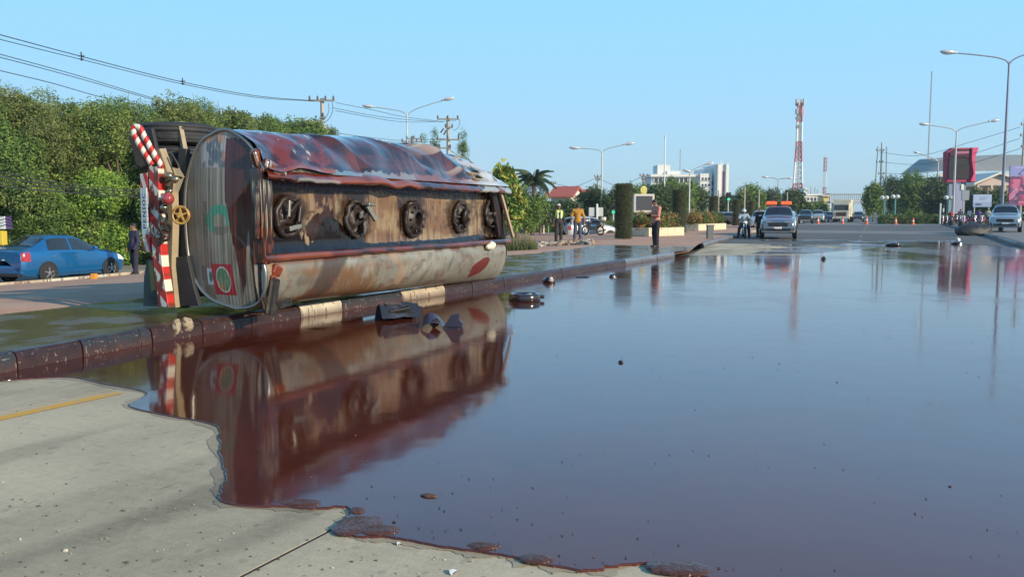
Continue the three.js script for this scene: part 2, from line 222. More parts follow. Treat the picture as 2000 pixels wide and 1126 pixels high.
// the spilled oil
const EDGE = [[-60, 748], [0, 742], [60, 738], [130, 735], [200, 748], [285, 766], [268, 780], [250, 790], [330, 811], [385, 820], [423, 832], [427, 860], [432, 905], [440, 928], [428, 960], [430, 976], [470, 985], [560, 988], [610, 991], [676, 988], [680, 1003], [667, 1020], [670, 1036], [700, 1046], [745, 1045], [790, 1052], [860, 1065], [940, 1076], [1000, 1085], [1045, 1097], [1090, 1105], [1150, 1112], [1215, 1100], [1270, 1098], [1330, 1110], [1390, 1128], [1500, 1150], [1750, 1215], [2150, 1330]];
{
  const e = EDGE.map(([x, y]) => { const p = gnd(x, y, .012); return new THREE.Vector2(p.x, p.z); });
  const curve = new THREE.CatmullRomCurve3(e.map((p) => V(p.x, 0, p.y)), false, 'centripetal');
  const pts = []; const N = 520;
  for (let i = 0; i <= N; i++) { const p = curve.getPoint(i / N), w = .018 * (fbm(i * .35, 3, 101, 3) - .5) * 2 * Math.min(1, (4 / (1 + p.length() * .2))); pts.push(new THREE.Vector2(p.x + w, p.z + w * .8)); }
  { const dp = [], L = [], n2 = 400; for (let i = 0; i <= n2; i++) { const p = curve.getPoint(i / n2), tg = curve.getTangent(i / n2), o = V(-tg.z, 0, tg.x).normalize(), w = (-.02 + .085 * Math.pow(fbm(i * .13, 7, 151, 5), 1.3) + .02 * vn(i * .7, 3, 153)) * (1 + .06 * p.length()); dp.push([p.clone().addScaledVector(o, -.05), p.clone().addScaledVector(o, w)]); }
    const g2 = gridGeo(n2, 1, (a, b) => { const q = dp[Math.round(a * n2)][Math.round(b)]; return V(q.x, .0026, q.z); }, U2), nn = g2.attributes.normal; if (nn.getY(10) < 0) { const ix = g2.index.array; for (let i = 0; i < ix.length; i += 3) [ix[i], ix[i + 1]] = [ix[i + 1], ix[i]]; g2.computeVertexNormals(); }
    const dm = texMat(concreteT, { bumpScale: .002 }); dm.color.setRGB(.80, .74, .68); dm.roughness = .6; tag(mesh('damp_edge', g2, dm), 'dark damp band soaked into the concrete along the oil edge', null, null, 'structure'); }
  const add = (p) => pts.push(new THREE.Vector2(p.x, p.z));
  for (let s = -2; s <= 30; s += 4) add(R(s, KR(s) + .0));
  for (const [x, y] of [[2020, 487], [1960, 481], [1900, 477], [1850, 472], [1800, 473], [1770, 477], [1735, 479], [1700, 485], [1650, 489], [1600, 494], [1545, 498], [1450, 498], [1340, 498], [1312, 502]]) add(gnd(x, y, .012));
  for (let s = 26; s >= 2.5; s -= .7) add(R(s, K(s) - .004 + (s > 26 ? .3 : 0)));
  const sh = new THREE.Shape(pts.map((p) => new THREE.Vector2(p.x, -p.y)));
  const g = new THREE.ExtrudeGeometry(sh, { depth: .004, bevelEnabled: true, bevelThickness: .006, bevelSize: .006, bevelOffset: -.006, bevelSegments: 3, steps: 1 });
  g.rotateX(-Math.PI / 2); g.translate(0, .002, 0);
  const uv = g.attributes.uv, P = g.attributes.position; for (let i = 0; i < P.count; i++) uv.setXY(i, P.getX(i), P.getZ(i));
  const ot = rep(tex(1024, 1024, (u, v) => {
    const x = u * 12, y = v * 12, a = fbm(x * .5, y * .5, 111, 4), b = fbm(x * 3, y * 3, 114, 4);
    const sw = fbm(x * .4 + 2.2 * a, y * .4 + 1.6 * b, 112, 4), k = .55 + .9 * sw + .25 * (a - .5); return [.085 * k, .018 * k, .009 * k, .060 + .07 * sst(.48, .68, sw) + .02 * b, 0, .5 + .4 * (fbm(x * .45, y * .45, 117, 2) - .5) + .07 * (fbm(x * 5, y * 5, 119, 2) - .5)];
  }, { rep: true, bump: true }), 1 / 14);
  tag(mesh('oil_pool', g, texMat(ot, { bumpScale: .011, ior: 1.6 })), 'wide mirror-like pool of dark reddish brown oil over the carriageway', null, null, 'structure');
  // broken streaks of thin film beyond the pool's far edge
  const wet = texMat(ot, { ior: 1.6 });
  const r = rng(31);
  const streaks = gb();
  for (let i = 0; i < 46; i++) {
    const px = lerp(1560, 1880, r()), py = lerp(468, 494, Math.pow(r(), .8)); if (py > 497 - (px - 1540) * .09 + 4) continue;
    const c = gnd(px, py, .007), L = rr(.5, 2.6, r), W = rr(.5, 1.6, r), n = 14, q = [];
    for (let k = 0; k < n; k++) { const a = k / n * 6.283, w = .6 + .8 * vn(k * .8, i, 121); q.push(new THREE.Vector2(c.x + Math.cos(a) * L * w, -(c.z + Math.sin(a) * W * w))); }
    const gg = new THREE.ShapeGeometry(new THREE.Shape(q)); gg.rotateX(-Math.PI / 2); gg.translate(0, .004 + i * .00013, 0); streaks.add(gg);
  }
  tag(streaks.done('oil_film', wet), 'thin broken streaks of oil film past the far edge of the pool', null, null, 'stuff');
  // froth and grit floating on it
  const specks = new THREE.InstancedMesh(new THREE.SphereGeometry(1, 6, 4), mat([.035, .014, .011], .35), 420), m4 = new THREE.Matrix4(), col = new THREE.Color();
  let n = 0; const rs = rng(41);
  while (n < 420) {
    const d = 3.2 + 22 * Math.pow(rs(), 2.2), x = lerp(-.42, .62, rs()) * d, q = stOf(V(x, 0, -d)); if (q[1] < K(q[0]) + .3) continue;
    const s2 = d < 9 ? x + .35 * d < .9 * 0 && d < 6 : false; if (s2 || !inPool(pts, x, -d)) continue;
    if (fbm(x * .8, d * .8, 131) < .38 + .2 * rs()) continue;
    const k = rr(.0018, .0045, rs) * (rs() < .04 ? 2 : 1); m4.makeScale(k * rr(.8, 1.8, rs), k * .55, k); m4.setPosition(x, .0155, -d); specks.setMatrixAt(n, m4);
    const t = rs(); col.setRGB(...(t < .2 ? [5, 5.5, 5] : [1, 1, 1])); specks.setColorAt(n, col); n++;
  }
  specks.name = 'oil_specks'; specks.castShadow = true; scene.add(specks); tag(specks, 'scattered dark grit and bubbles floating on the brown oil', null, null, 'stuff');
  // froth mounds along the near edge
  const frothT = texMat(tex(128, 128, (u, v) => { const b = vn(u * 40, v * 40, 141), a = fbm(u * 8, v * 8, 144); const k = .7 + .6 * a; return [.085 * k, .034 * k, .020 * k, .10 + .15 * b, 0, b]; }, { bump: true }), { bumpScale: .002 });
  const froth = [[700, 1026, 46, 20, 'largest froth mound, bulging at the notch in the pool edge', 1], [732, 1035, 52, 10, 'flat tail of froth trailing right from the largest mound', 2], [698, 998, 16, 6, 'two tiny froth beads just above the largest mound', 3], [585, 982, 44, 6, 'long low froth strip along the straight pool edge left of the notch', 4], [1050, 1092, 36, 10, 'froth lump on the pool edge in the middle of the foreground', 5], [945, 1068, 32, 7, 'small froth lump on the pool edge between the two bigger ones', 6], [1325, 1110, 62, 14, 'wide froth ridge at the bottom right end of the pool edge', 7]];
  for (const [px, py, w, h, label, sd] of froth) {
    const c = gnd(px, py, .01), L = gnd(px + w, py, .01).distanceTo(c), D = gnd(px, py + h, .01).distanceTo(c);
    const g2 = new THREE.IcosahedronGeometry(1, 14), P2 = g2.attributes.position; for (let i = 0; i < P2.count; i++) { const p = V().fromBufferAttribute(P2, i); const f = .72 + .5 * fbm(p.x * 1.6 + sd * 5, p.z * 2 + p.y, sd) + .05 * vn(p.x * 14 + 9, p.z * 14 + p.y * 5, sd + 2); P2.setXYZ(i, p.x * f * L, Math.max(-.2, p.y) * f * .015, p.z * f * D); }
    g2.computeVertexNormals(); const o = tag(mesh('froth', mergeVertices(g2), frothT), label, 'froth', 'brown froth along the oil edge'); o.position.set(c.x, .010, c.z); o.rotation.y = -.12;
  }
}
function inPool(pts, x, z) { let c = false; for (let i = 0, j = pts.length - 1; i < pts.length; j = i++) { const a = pts[i], b = pts[j]; if ((a.y > z) !== (b.y > z) && x < (b.x - a.x) * (z - a.y) / (b.y - a.y) + a.x) c = !c; } return c; }

// grit, pebbles and paper scraps on the dry concrete
{ const im = new THREE.InstancedMesh(new THREE.IcosahedronGeometry(1, 0), mat([1, 1, 1], .85), 260), m = new THREE.Matrix4(), c = new THREE.Color(), r = rng(43), q = new THREE.Quaternion(); for (let i = 0; i < 260; i++) { const px = 1250 * Math.pow(r(), 1.2), py = lerp(760, 1125, Math.sqrt(r())), ok = py > pw([[0, 750], [200, 760], [285, 800], [420, 845], [440, 1000], [670, 1000], [700, 1060], [1000, 1098], [1250, 1120]], px), p = gnd(px, py, .003), k = ok ? rr(.0015, .0055, r) * (r() < .06 ? 1.8 : 1) : 0; q.setFromEuler(new THREE.Euler(r() * 6, r() * 6, 0)); m.compose(p, q, V(k * 1.4 + 1e-6, k * .7 + 1e-6, k + 1e-6)); im.setMatrixAt(i, m); const t = r(); im.setColorAt(i, c.setRGB(...(t < .6 ? [.10, .09, .07] : t < .9 ? [.28, .25, .19] : [.5, .47, .4]))); } im.name = 'grit'; scene.add(im); tag(im, 'scattered grit and pebbles on the dry concrete', null, null, 'stuff');
  for (const [px, py, s, label] of [[886, 1117, .020, 'larger white paper scrap on the dry concrete at the bottom edge'], [779, 1062, .010, 'smaller white paper scrap on the dry concrete near the froth']]) { const p = gnd(px, py, .004), g = gridGeo(6, 4, (a, b) => V((a - .5) * s * 2.2 * (1 - .4 * b), .004 * Math.sin(a * 5 + b * 3) + .004, (b - .5) * s * 2 + .3 * s * Math.sin(a * 4))); const o = tag(mesh('paper_scrap', g, mat([.62, .60, .56], .8, 0, { side: THREE.DoubleSide })), label, 'litter'); o.position.copy(p); } }
// ---------- overturned tanker ----------
const TA = at(510, 425, 9.88), TB = at(985, 425, 15.93);
const tankTurn = turnTo(TB.x - TA.x, TB.z - TA.z);
const tank = thing('tanker_trailer', 'overturned silver tanker trailer on its side, smeared with brown oil, hatches facing the pool', 'tanker', V(TA.x, 0, TA.z), tankTurn);
tank.updateMatrixWorld(true);
const TL = Math.hypot(TB.x - TA.x, TB.z - TA.z);
const G = (px, py, d) => tank.worldToLocal(at(px, py, d));
// depth at which a pixel's ray meets a lengthwise plane z = c of the tank
function onPlane(px, py, c = 0) { const o = tank.worldToLocal(V(0, EYE, 0)), p = tank.worldToLocal(at(px, py, 5)), d = p.clone().sub(o); return o.addScaledVector(d, (c - o.z) / d.z); }
const yT = (x) => pw([[0, 2.37], [1.5, 2.44], [3.2, 2.51], [4.6, 2.51], [5.5, 2.44], [6.2, 2.30], [6.66, 2.12]], x), yB = (x) => pw([[0, .27], [2, .24], [4, .20], [6.8, .14]], x);
const OIL = [.034, .009, .0065, .08, 0], OILD = [.009, .0045, .0035, .10, 0], STEEL = [.52, .50, .45, .28, .9], PALE = [.37, .37, .33, .36, .35], TAN = [.30, .205, .115, .42, .25];
const drip = (u, f, s) => .55 * vn(u * f, s * 3.1, s) + .45 * vn(u * f * 3.7, s * 5.3, s + 1);
// dents of the upper shell: long creases running diagonally
function dent(x, w) { const C = (d, k) => Math.exp(-Math.abs(d) * k), c1 = x - 2.3 - w * 2.0, c2 = x - 3.9 - w * 1.5, c3 = x - .9 - w * 1.3, c4 = x - 5.0 - w * .8; return -.085 * Math.exp(-Math.pow(c1 - .45, 2) * 7) + .050 * C(c1, 9) - .050 * Math.exp(-Math.pow(c2 + .3, 2) * 12) + .045 * C(c2, 11) - .040 * Math.exp(-Math.pow(c3, 2) * 14) + .030 * C(c3 - .3, 12) - .05 * Math.exp(-c4 * c4 * 10) + .09 * (fbm(x * 1.3, w * 2.4, 201, 4) - .5) + .016 * Math.sin(x * 7 + w * 5) * w; }
const prof = (pts, f) => { const c = new THREE.CatmullRomCurve3(pts.map((p) => V(p[0], p[1], 0)), false, 'centripetal').getPoint(f); return c; };
// upper shell: ridge (w=0) down to the upper rail (w=1)
const upperT = tex(1024, 256, (u, w) => {
  const x = u * TL, d = drip(u, 60, 3), edge = .80 + .16 * d + .10 * (fbm(u * 5, 1, 205, 3) - .5);
  let c = mix3(OIL, OILD, fbm(u * 6, w * 3, 207, 4));
  const sheen = fbm(u * 3 + w * .6, w * 12, 209, 4);
  c = mix3(c, [.085, .024, .016, .12, .05], sst(.45, .75, sheen) * .6);
  if (w > edge - .02) c = mix3(c, u < .5 ? STEEL : [.3, .10, .06, .25, .2], sst(edge - .015, edge + .015, w) * (u > .06 && u < .36 ? .95 : .5));
  const streak = sst(.50, .62, fbm(u * 4 - w * 1.6, w * 7 + u * 3, 211, 4)), far = sst(.42, .75, u - w * .25), along = sst(.35, .05, w) * sst(.25, .45, u);
  c = mix3(c, [.30, .08, .05, .15, .1], sst(.5, .7, fbm(u * 70, w * 2 + u * 5, 210, 3)) * sst(.35, .7, w) * .25); c = mix3(c, [.62, .50, .43, .3, .35], cl(streak * far * 1.15 + along * sst(.5, .62, fbm(u * 9, w * 22, 213, 3))));
  const bare = sst(.78, .90, u + .05 * (vn(w * 9, 1, 215) - .5)); c = mix3(c, [.62, .59, .50, .35, .3], bare * (.55 + .45 * sst(.4, .55, fbm(u * 16, w * 6, 217, 3))));
  const cr = Math.abs(x - 2.75 - w * 1.9); if (cr < .03) c = mix3(c, [.62, .52, .46, .3, .4], .7 * sst(.03, .005, cr) * vn(w * 20, 3, 219));
  c[5] = fbm(u * 30, w * 8, 221, 3); return c;
}, { bump: true });
const upperP = (x) => [[-.62, yT(x) - .015], [-.48, yT(x)], [-.30, yT(x) - .07], [-.12, lerp(yT(x), 1.83, .38)], [.01, lerp(yT(x), 1.83, .72)], [.085, 1.885]];
mesh('upper_shell', gridGeo(150, 26, (a, b) => { const x = a * (TL + .05), p = prof(upperP(x), b), k = dent(x, b) * Math.sin(Math.PI * cl(b * .9 + .1)) * sst(0, .4, x); return V(x - .12 * (1 - sst(0, .5, x)) * b * 0, p.y + k, p.x + k * .6); }), texMat(upperT, { bumpScale: .006, clearcoat: 1, clearcoatRoughness: .05 }), tank);
// upper rail: a folded lip over the hatches
const railT = (sd) => tex(512, 64, (u, v) => { const a = fbm(u * 18, v * 2, sd, 4); let c = mix3([.11, .019, .006, .12, 0], [.025, .008, .005, .1, 0], sst(.4, .65, a)); c = mix3(c, [.22, .050, .010, .15, 0], sst(.55, .7, fbm(u * 7, 3, sd + 2, 3)) * .7); if (sd === 231) { const s = sst(.075, .085, u) * sst(.21, .2, u) * sst(.25, .5, v); c = mix3(c, [.44, .47, .47, .3, .5], s * .85); const s2 = sst(.80, .83, u); c = mix3(c, PALE, s2 * sst(.35, .5, fbm(u * 40, v * 3, 233, 3))); } return c; });
const upperRailM = texMat(railT(231), { clearcoat: .8, clearcoatRoughness: .05 }), lowerRailM = texMat(railT(241), { clearcoat: .8, clearcoatRoughness: .05 });
const ur = (x, b) => { const y0 = 1.885 - .035 * (x / TL); const zo = .055 + .05 * (fbm(x * 1.7, 9, 237, 3) - .5), q = [[.0 + zo, y0 + .03], [.065 + zo, y0 - .02], [.085 + zo, y0 - .075], [.06 + zo, y0 - .105], [.03 + zo, y0 - .075], [-.21, y0 - .05]]; const i = Math.min(4, Math.floor(b * 5)), f = b * 5 - i; return [lerp(q[i][0], q[i + 1][0], f), lerp(q[i][1], q[i + 1][1], f) + (.030 * (fbm(x * 2.2, 4, 235, 3) - .5) + .022 * (vn(x * 9, 3, 236) - .5) * b) * 2]; };
mesh('upper_rail', gridGeo(90, 10, (a, b) => { const x = -.02 + a * (TL + .07), q = ur(x, b); return V(x, q[1], q[0]); }), upperRailM, tank);
mesh('crumpled_fold', gridGeo(30, 14, (a, b) => { const x = -.03 + a * 1.35, q = prof(upperP(Math.max(.01, x)), .35 + b * .65), k = (1 - a) * .9 + .1; return V(x, q.y + .02 + .05 * k * (fbm(a * 5, b * 5, 601, 3) - .35) - .05 * b * k * Math.sin(a * 9), q.x + .015 + .07 * k * Math.abs(Math.sin(a * 5.5 + b * 3.5)) * (.4 + b) + .03 * (fbm(a * 9, b * 7, 603, 3) - .5)); }), texMat(tex(256, 128, (u, w) => { let c = mix3(OIL, [.13, .020, .010, .12, 0], sst(.45, .65, fbm(u * 6, w * 5, 605, 4))); c = mix3(c, [.50, .46, .38, .35, .3], sst(.70, .80, fbm(u * 14, w * 4, 607, 3)) * .8); return mix3(c, [.24, .055, .012, .2, 0], sst(.75, .95, w) * .8); }), { clearcoat: .8, clearcoatRoughness: .06, side: THREE.DoubleSide }), tank);
// recessed hatch panel
const HX = [[565, 423, 41], [699, 427, 37], [810, 428, 36], [902, 424, 31], [962, 417, 29]].map(([px, py, r]) => { const p = onPlane(px, py, -.14), q = onPlane(px, py - r, -.14); return [p.x, p.y, q.y - p.y]; });
const panelT = tex(1024, 256, (u, w) => {                           // w = 0 under the upper rail, 1 at the lower rail
  const x = u * TL, gr = fbm(u * 160, w * 5, 251, 3), a = fbm(u * 10, w * 4, 253, 4);
  let c = mix3(TAN, [.40, .30, .19, .4, .3], a); const k = .72 + .5 * (gr - .2); c = [c[0] * k, c[1] * k, c[2] * k, c[3], c[4]];
  c = mix3(c, [.14, .065, .032, .35, .1], sst(.38, .68, fbm(u * 13, w * 3, 255, 4)) * .75); c = mix3(c, [.045, .022, .014, .3, 0], sst(.52, .66, fbm(u * 120, w * 2.2, 256, 3)) * (.45 + .4 * sst(.4, .7, fbm(u * 9, w * 2, 258, 3)))); c = mix3(c, [.36, .30, .20, .35, .35], sst(.62, .75, fbm(u * 150 + 5, w * 2.5, 260, 2)) * .5);
  let len = .06 + .14 * drip(u, 70, 7); for (const [cx, wd, l] of [[.06, .05, .55], [.215, .07, .34], [.33, .05, .42], [.52, .03, .95], [.02, .03, .9], [.70, .02, .2], [.86, .02, .25]]) { const f = Math.exp(-Math.pow((u - cx) / wd, 2)); len = Math.max(len, l * f * (.2 + 1.3 * drip(u, 110, 11 + cx * 100))); }
  c = mix3(c, [.045, .020, .014, .16, 0], sst(.02, -.02, w - len));
  const vd = vn(u * 150, w * 2.5, 271) - .5, spl = Math.exp(-Math.pow((u - .205) / .05, 2) - Math.pow((w - .62 + (u - .205) * 2.8) / .19, 2)) + .55 * (fbm(u * 26, w * 7, 257, 5) - .5) + .30 * vd; c = mix3(c, [.030, .011, .008, .12, 0], sst(.36, .44, spl));
  const arc = Math.abs(Math.hypot((u - .20) * 9, (w - .62) * 1.3) - .33 + .1 * vd); c = mix3(c, [.035, .012, .008, .12, 0], sst(.07, .03, arc) * sst(.5, .62, fbm(u * 16, w * 5, 273, 3)) * (w < .7 ? 1 : 0));
  const sw1 = .88 - .42 * Math.exp(-Math.pow((u - .235) / .075, 2)) * sst(.16, .22, u) - .25 * Math.exp(-Math.pow((u - .125) / .03, 2)) - .10 * vd * 2 * sst(.4, .6, vn(u * 20, 2, 275)); c = mix3(c, OILD, sst(sw1 + .03, sw1 + .06, w) * (u < .4 ? 1 : 0));
  for (const h of HX) { const dx = x - h[0], dy = (w - .5) * .92; const dd = Math.hypot(dx * .9, dy) / h[2], fl = dy > 0 ? Math.exp(-Math.pow(dx / (h[2] * .7), 2)) * sst(0, .2, dy) : 0; const f = cl(sst(1.75, 1.1, dd + 1.1 * (fbm(u * 30, w * 8, 259, 3) - .5)) * .8 + fl * (h === HX[3] ? .1 : .95) * sst(.3, .6, fbm(u * 40, w * 2, 261, 3))); c = mix3(c, OILD, f * .95); }
  const bot = .93 - .22 * sst(.45, .75, fbm(u * 5, 5, 263, 3)) * (u < .45 ? 1 : .3) - .05 * drip(u, 80, 15); c = mix3(c, OILD, sst(bot, bot + .02, w));
  const sp = sst(.66, .72, fbm(u * 55, w * 14, 265, 3)) * sst(.35, .5, u); c = mix3(c, [.08, .05, .035, .3, .1], sp * .7);
  c[5] = gr; return c;
}, { bump: true });
mesh('hatch_panel', gridGeo(80, 16, (a, b) => { const x = a * (TL - .02), y = lerp(1.83, .88, b), e = Math.min(b, 1 - b); return V(x, y, -.20 + .06 * sst(.10, 0, e) + .020 * (fbm(x * 2, y * 3, 267, 3) - .5)); }), texMat(panelT, { bumpScale: .006 }), tank);
// lower rail
mesh('lower_rail', gridGeo(80, 8, (a, b) => { const x = -.02 + a * (TL + .16), q = [[-.20, .905], [.03, .915], [.075, .90], [.08, .845], [.055, .825], [-.02, .83]], i = Math.min(4, Math.floor(b * 5)), f = b * 5 - i; return V(x, lerp(q[i][1], q[i + 1][1], f) + .02 * (fbm(x * 1.4, 8, 271, 3) - .5), lerp(q[i][0], q[i + 1][0], f)); }), lowerRailM, tank);
// belly: from the lower rail down to the kerb
const lowerP = (x) => [[.0, .845], [.04, .76], [.05, .62], [.02, .47], [-.06, lerp(.42, yB(x), .45)], [-.20, yB(x) + .02], [-.42, yB(x)]];
const MARK = [[907, 544], [916, 530], [929, 514], [943, 503], [952, 501], [956, 506], [953, 519], [944, 532], [929, 541]].map(([a, b]) => { const p = onPlane(a, b, .02); return [p.x, p.y]; });
function inMark(x, y) { let c = false; for (let i = 0, j = MARK.length - 1; i < MARK.length; j = i++) { const a = MARK[i], b = MARK[j]; if ((a[1] > y) !== (b[1] > y) && x < (b[0] - a[0]) * (y - a[1]) / (b[1] - a[1]) + a[0]) c = !c; } return c; }
const lowerT = tex(1024, 256, (u, w) => {
  const x = u * TL, gr = fbm(u * 180, w * 6, 281, 3), a = fbm(u * 8, w * 3, 283, 4);
  let c = mix3([.31, .31, .27, .4, .3], [.20, .195, .165, .45, .3], sst(.3, .7, a)); c = mix3(c, [.05, .038, .03, .4, .1], sst(.58, .74, fbm(u * 30 + w * 2, w * 2.5, 284, 5)) * .5); c = mix3(c, [.20, .17, .13, .4, .2], sst(.55, .75, fbm(u * 90, w * 2, 282, 3)) * .45); c = mix3(c, [.30, .27, .21, .5, .2], sst(.2, .0, w) * .5);
  const br = sst(.34, .62, fbm(u * 5 + 1, w * 2, 285, 4) + .25 * (gr - .5)) * sst(.62, .3, u) * sst(.16, .3, w); c = mix3(c, [.17, .095, .048, .38, .2], cl(br));
  c = mix3(c, [.42, .24, .12, .4, .2], sst(.55, .75, fbm(u * 30, w * 2, 287, 3)) * sst(.75, .4, u) * .5);
  const bl = Math.exp(-Math.pow((u - .165 + (w - .5) * .10) / .05, 2)) + .5 * (fbm(u * 16, w * 5, 289, 4) - .5); c = mix3(c, [.06, .045, .036, .35, .1], sst(.5, .75, bl) * .9);
  const str = sst(.2, .05, w) * sst(.45, .62, fbm(u * 26, 2, 291, 3)); c = mix3(c, [.10, .03, .02, .2, 0], str * .8);
  c = mix3(c, [.16, .085, .055, .3, .1], sst(.86, .97, w + .1 * (fbm(u * 14, 3, 293, 3) - .5)) * .85);
  c = mix3(c, [.12, .05, .03, .3, .1], sst(.62, .74, fbm(u * 34, w * 7, 295, 5)) * .55);
  // curved red painted mark near the far end
  if (u > .8) { const py = prof(lowerP(x), w).y; if (inMark(x, py)) c = mix3([.15, .022, .008, .3, 0], [.09, .016, .008, .3, 0], a); }
  c[5] = gr; return c;
}, { bump: true });
const lowerPlain = texMat(lowerT);
mesh('lower_shell', gridGeo(120, 24, (a, b) => { const x = .02 + a * (TL - .06), p = prof(lowerP(x), b), k = (.030 * (fbm(x * 1.4, b * 2, 297, 3) - .5) - .020 * Math.exp(-Math.pow((x - 3.3 - (.6 - b) * 1.2) / .10, 2)) - .014 * Math.exp(-Math.pow((x - 4.3 - (.6 - b) * 1.4) / .08, 2))) * Math.sin(Math.PI * cl(b)); return V(x, p.y, p.x + k); }), texMat(lowerT, { bumpScale: .004 }), tank);
// back of the shell, away from the camera
const backM = texMat(tex(256, 128, (u, v) => { const a = fbm(u * 12, v * 6, 301, 4), k = .6 + .6 * a; return [.45 * k, .44 * k, .40 * k]; }, { surf: false }), { roughness: .4, metalness: .5 });
const backP = (x) => [[-.42, yB(x)], [-.80, yB(x) + .10], [-1.06, .62], [-1.16, 1.25], [-1.10, 1.85], [-.88, yT(x) - .14], [-.62, yT(x) - .015]];
mesh('back_shell', gridGeo(40, 24, (a, b) => { const x = a * (TL + .02), p = prof(backP(x), b); return V(x, p.y, p.x); }), backM, tank);
// end plates
function ring(x, inset = 0) { const out = []; const put = (P, n, a = 0) => { for (let i = a; i < n; i++) { const p = prof(P, i / n); out.push([p.x, p.y]); } }; put(upperP(x), 14); out.push([.02, 1.8], [-.02, 1.6], [-.03, 1.35], [-.02, 1.1], [.0, .9]); put(lowerP(x), 14); put(backP(x), 24); return out.map(([z, y]) => [lerp(z, -.52, inset), lerp(y, 1.32, inset)]); }
function cap(x, bulge, m) {
  const levels = [0, .03, .08, .2, .4, .6, .8, 1], r0 = ring(Math.max(0, x)), n = r0.length, pos = [], uv = [], idx = [];
  levels.forEach((l, k) => { for (let i = 0; i <= n; i++) { const q = r0[i % n], z = lerp(q[0], -.52, l), y = lerp(q[1], 1.32, l); pos.push(x + bulge * (1 - Math.pow(1 - l, 3)), y, z); uv.push((z + 1.2) / 1.4, (y - .1) / 2.4); } });
  for (let k = 0; k < levels.length - 1; k++) for (let i = 0; i < n; i++) { const a = k * (n + 1) + i; idx.push(a, a + 1, a + n + 1, a + 1, a + n + 2, a + n + 1); }
  const g = new THREE.BufferGeometry(); g.setAttribute('position', new THREE.Float32BufferAttribute(pos, 3)); g.setAttribute('uv', new THREE.Float32BufferAttribute(uv, 2)); g.setIndex(idx); g.computeVertexNormals(); return g;
}
const px2cap = (px, py) => { const o = tank.worldToLocal(V(0, EYE, 0)), p = tank.worldToLocal(at(px, py, 5)), d = p.clone().sub(o); o.addScaledVector(d, (-.07 - o.x) / d.x); return [(o.z + 1.2) / 1.4, (o.y - .1) / 2.4]; };
const CA = { logo: px2cap(428, 430), card: px2cap(433, 546), st1: px2cap(408, 540), st2: px2cap(394, 533), tx: px2cap(400, 428), pst: px2cap(412, 292) };
const oilLeft = px2cap(437, 330)[0];
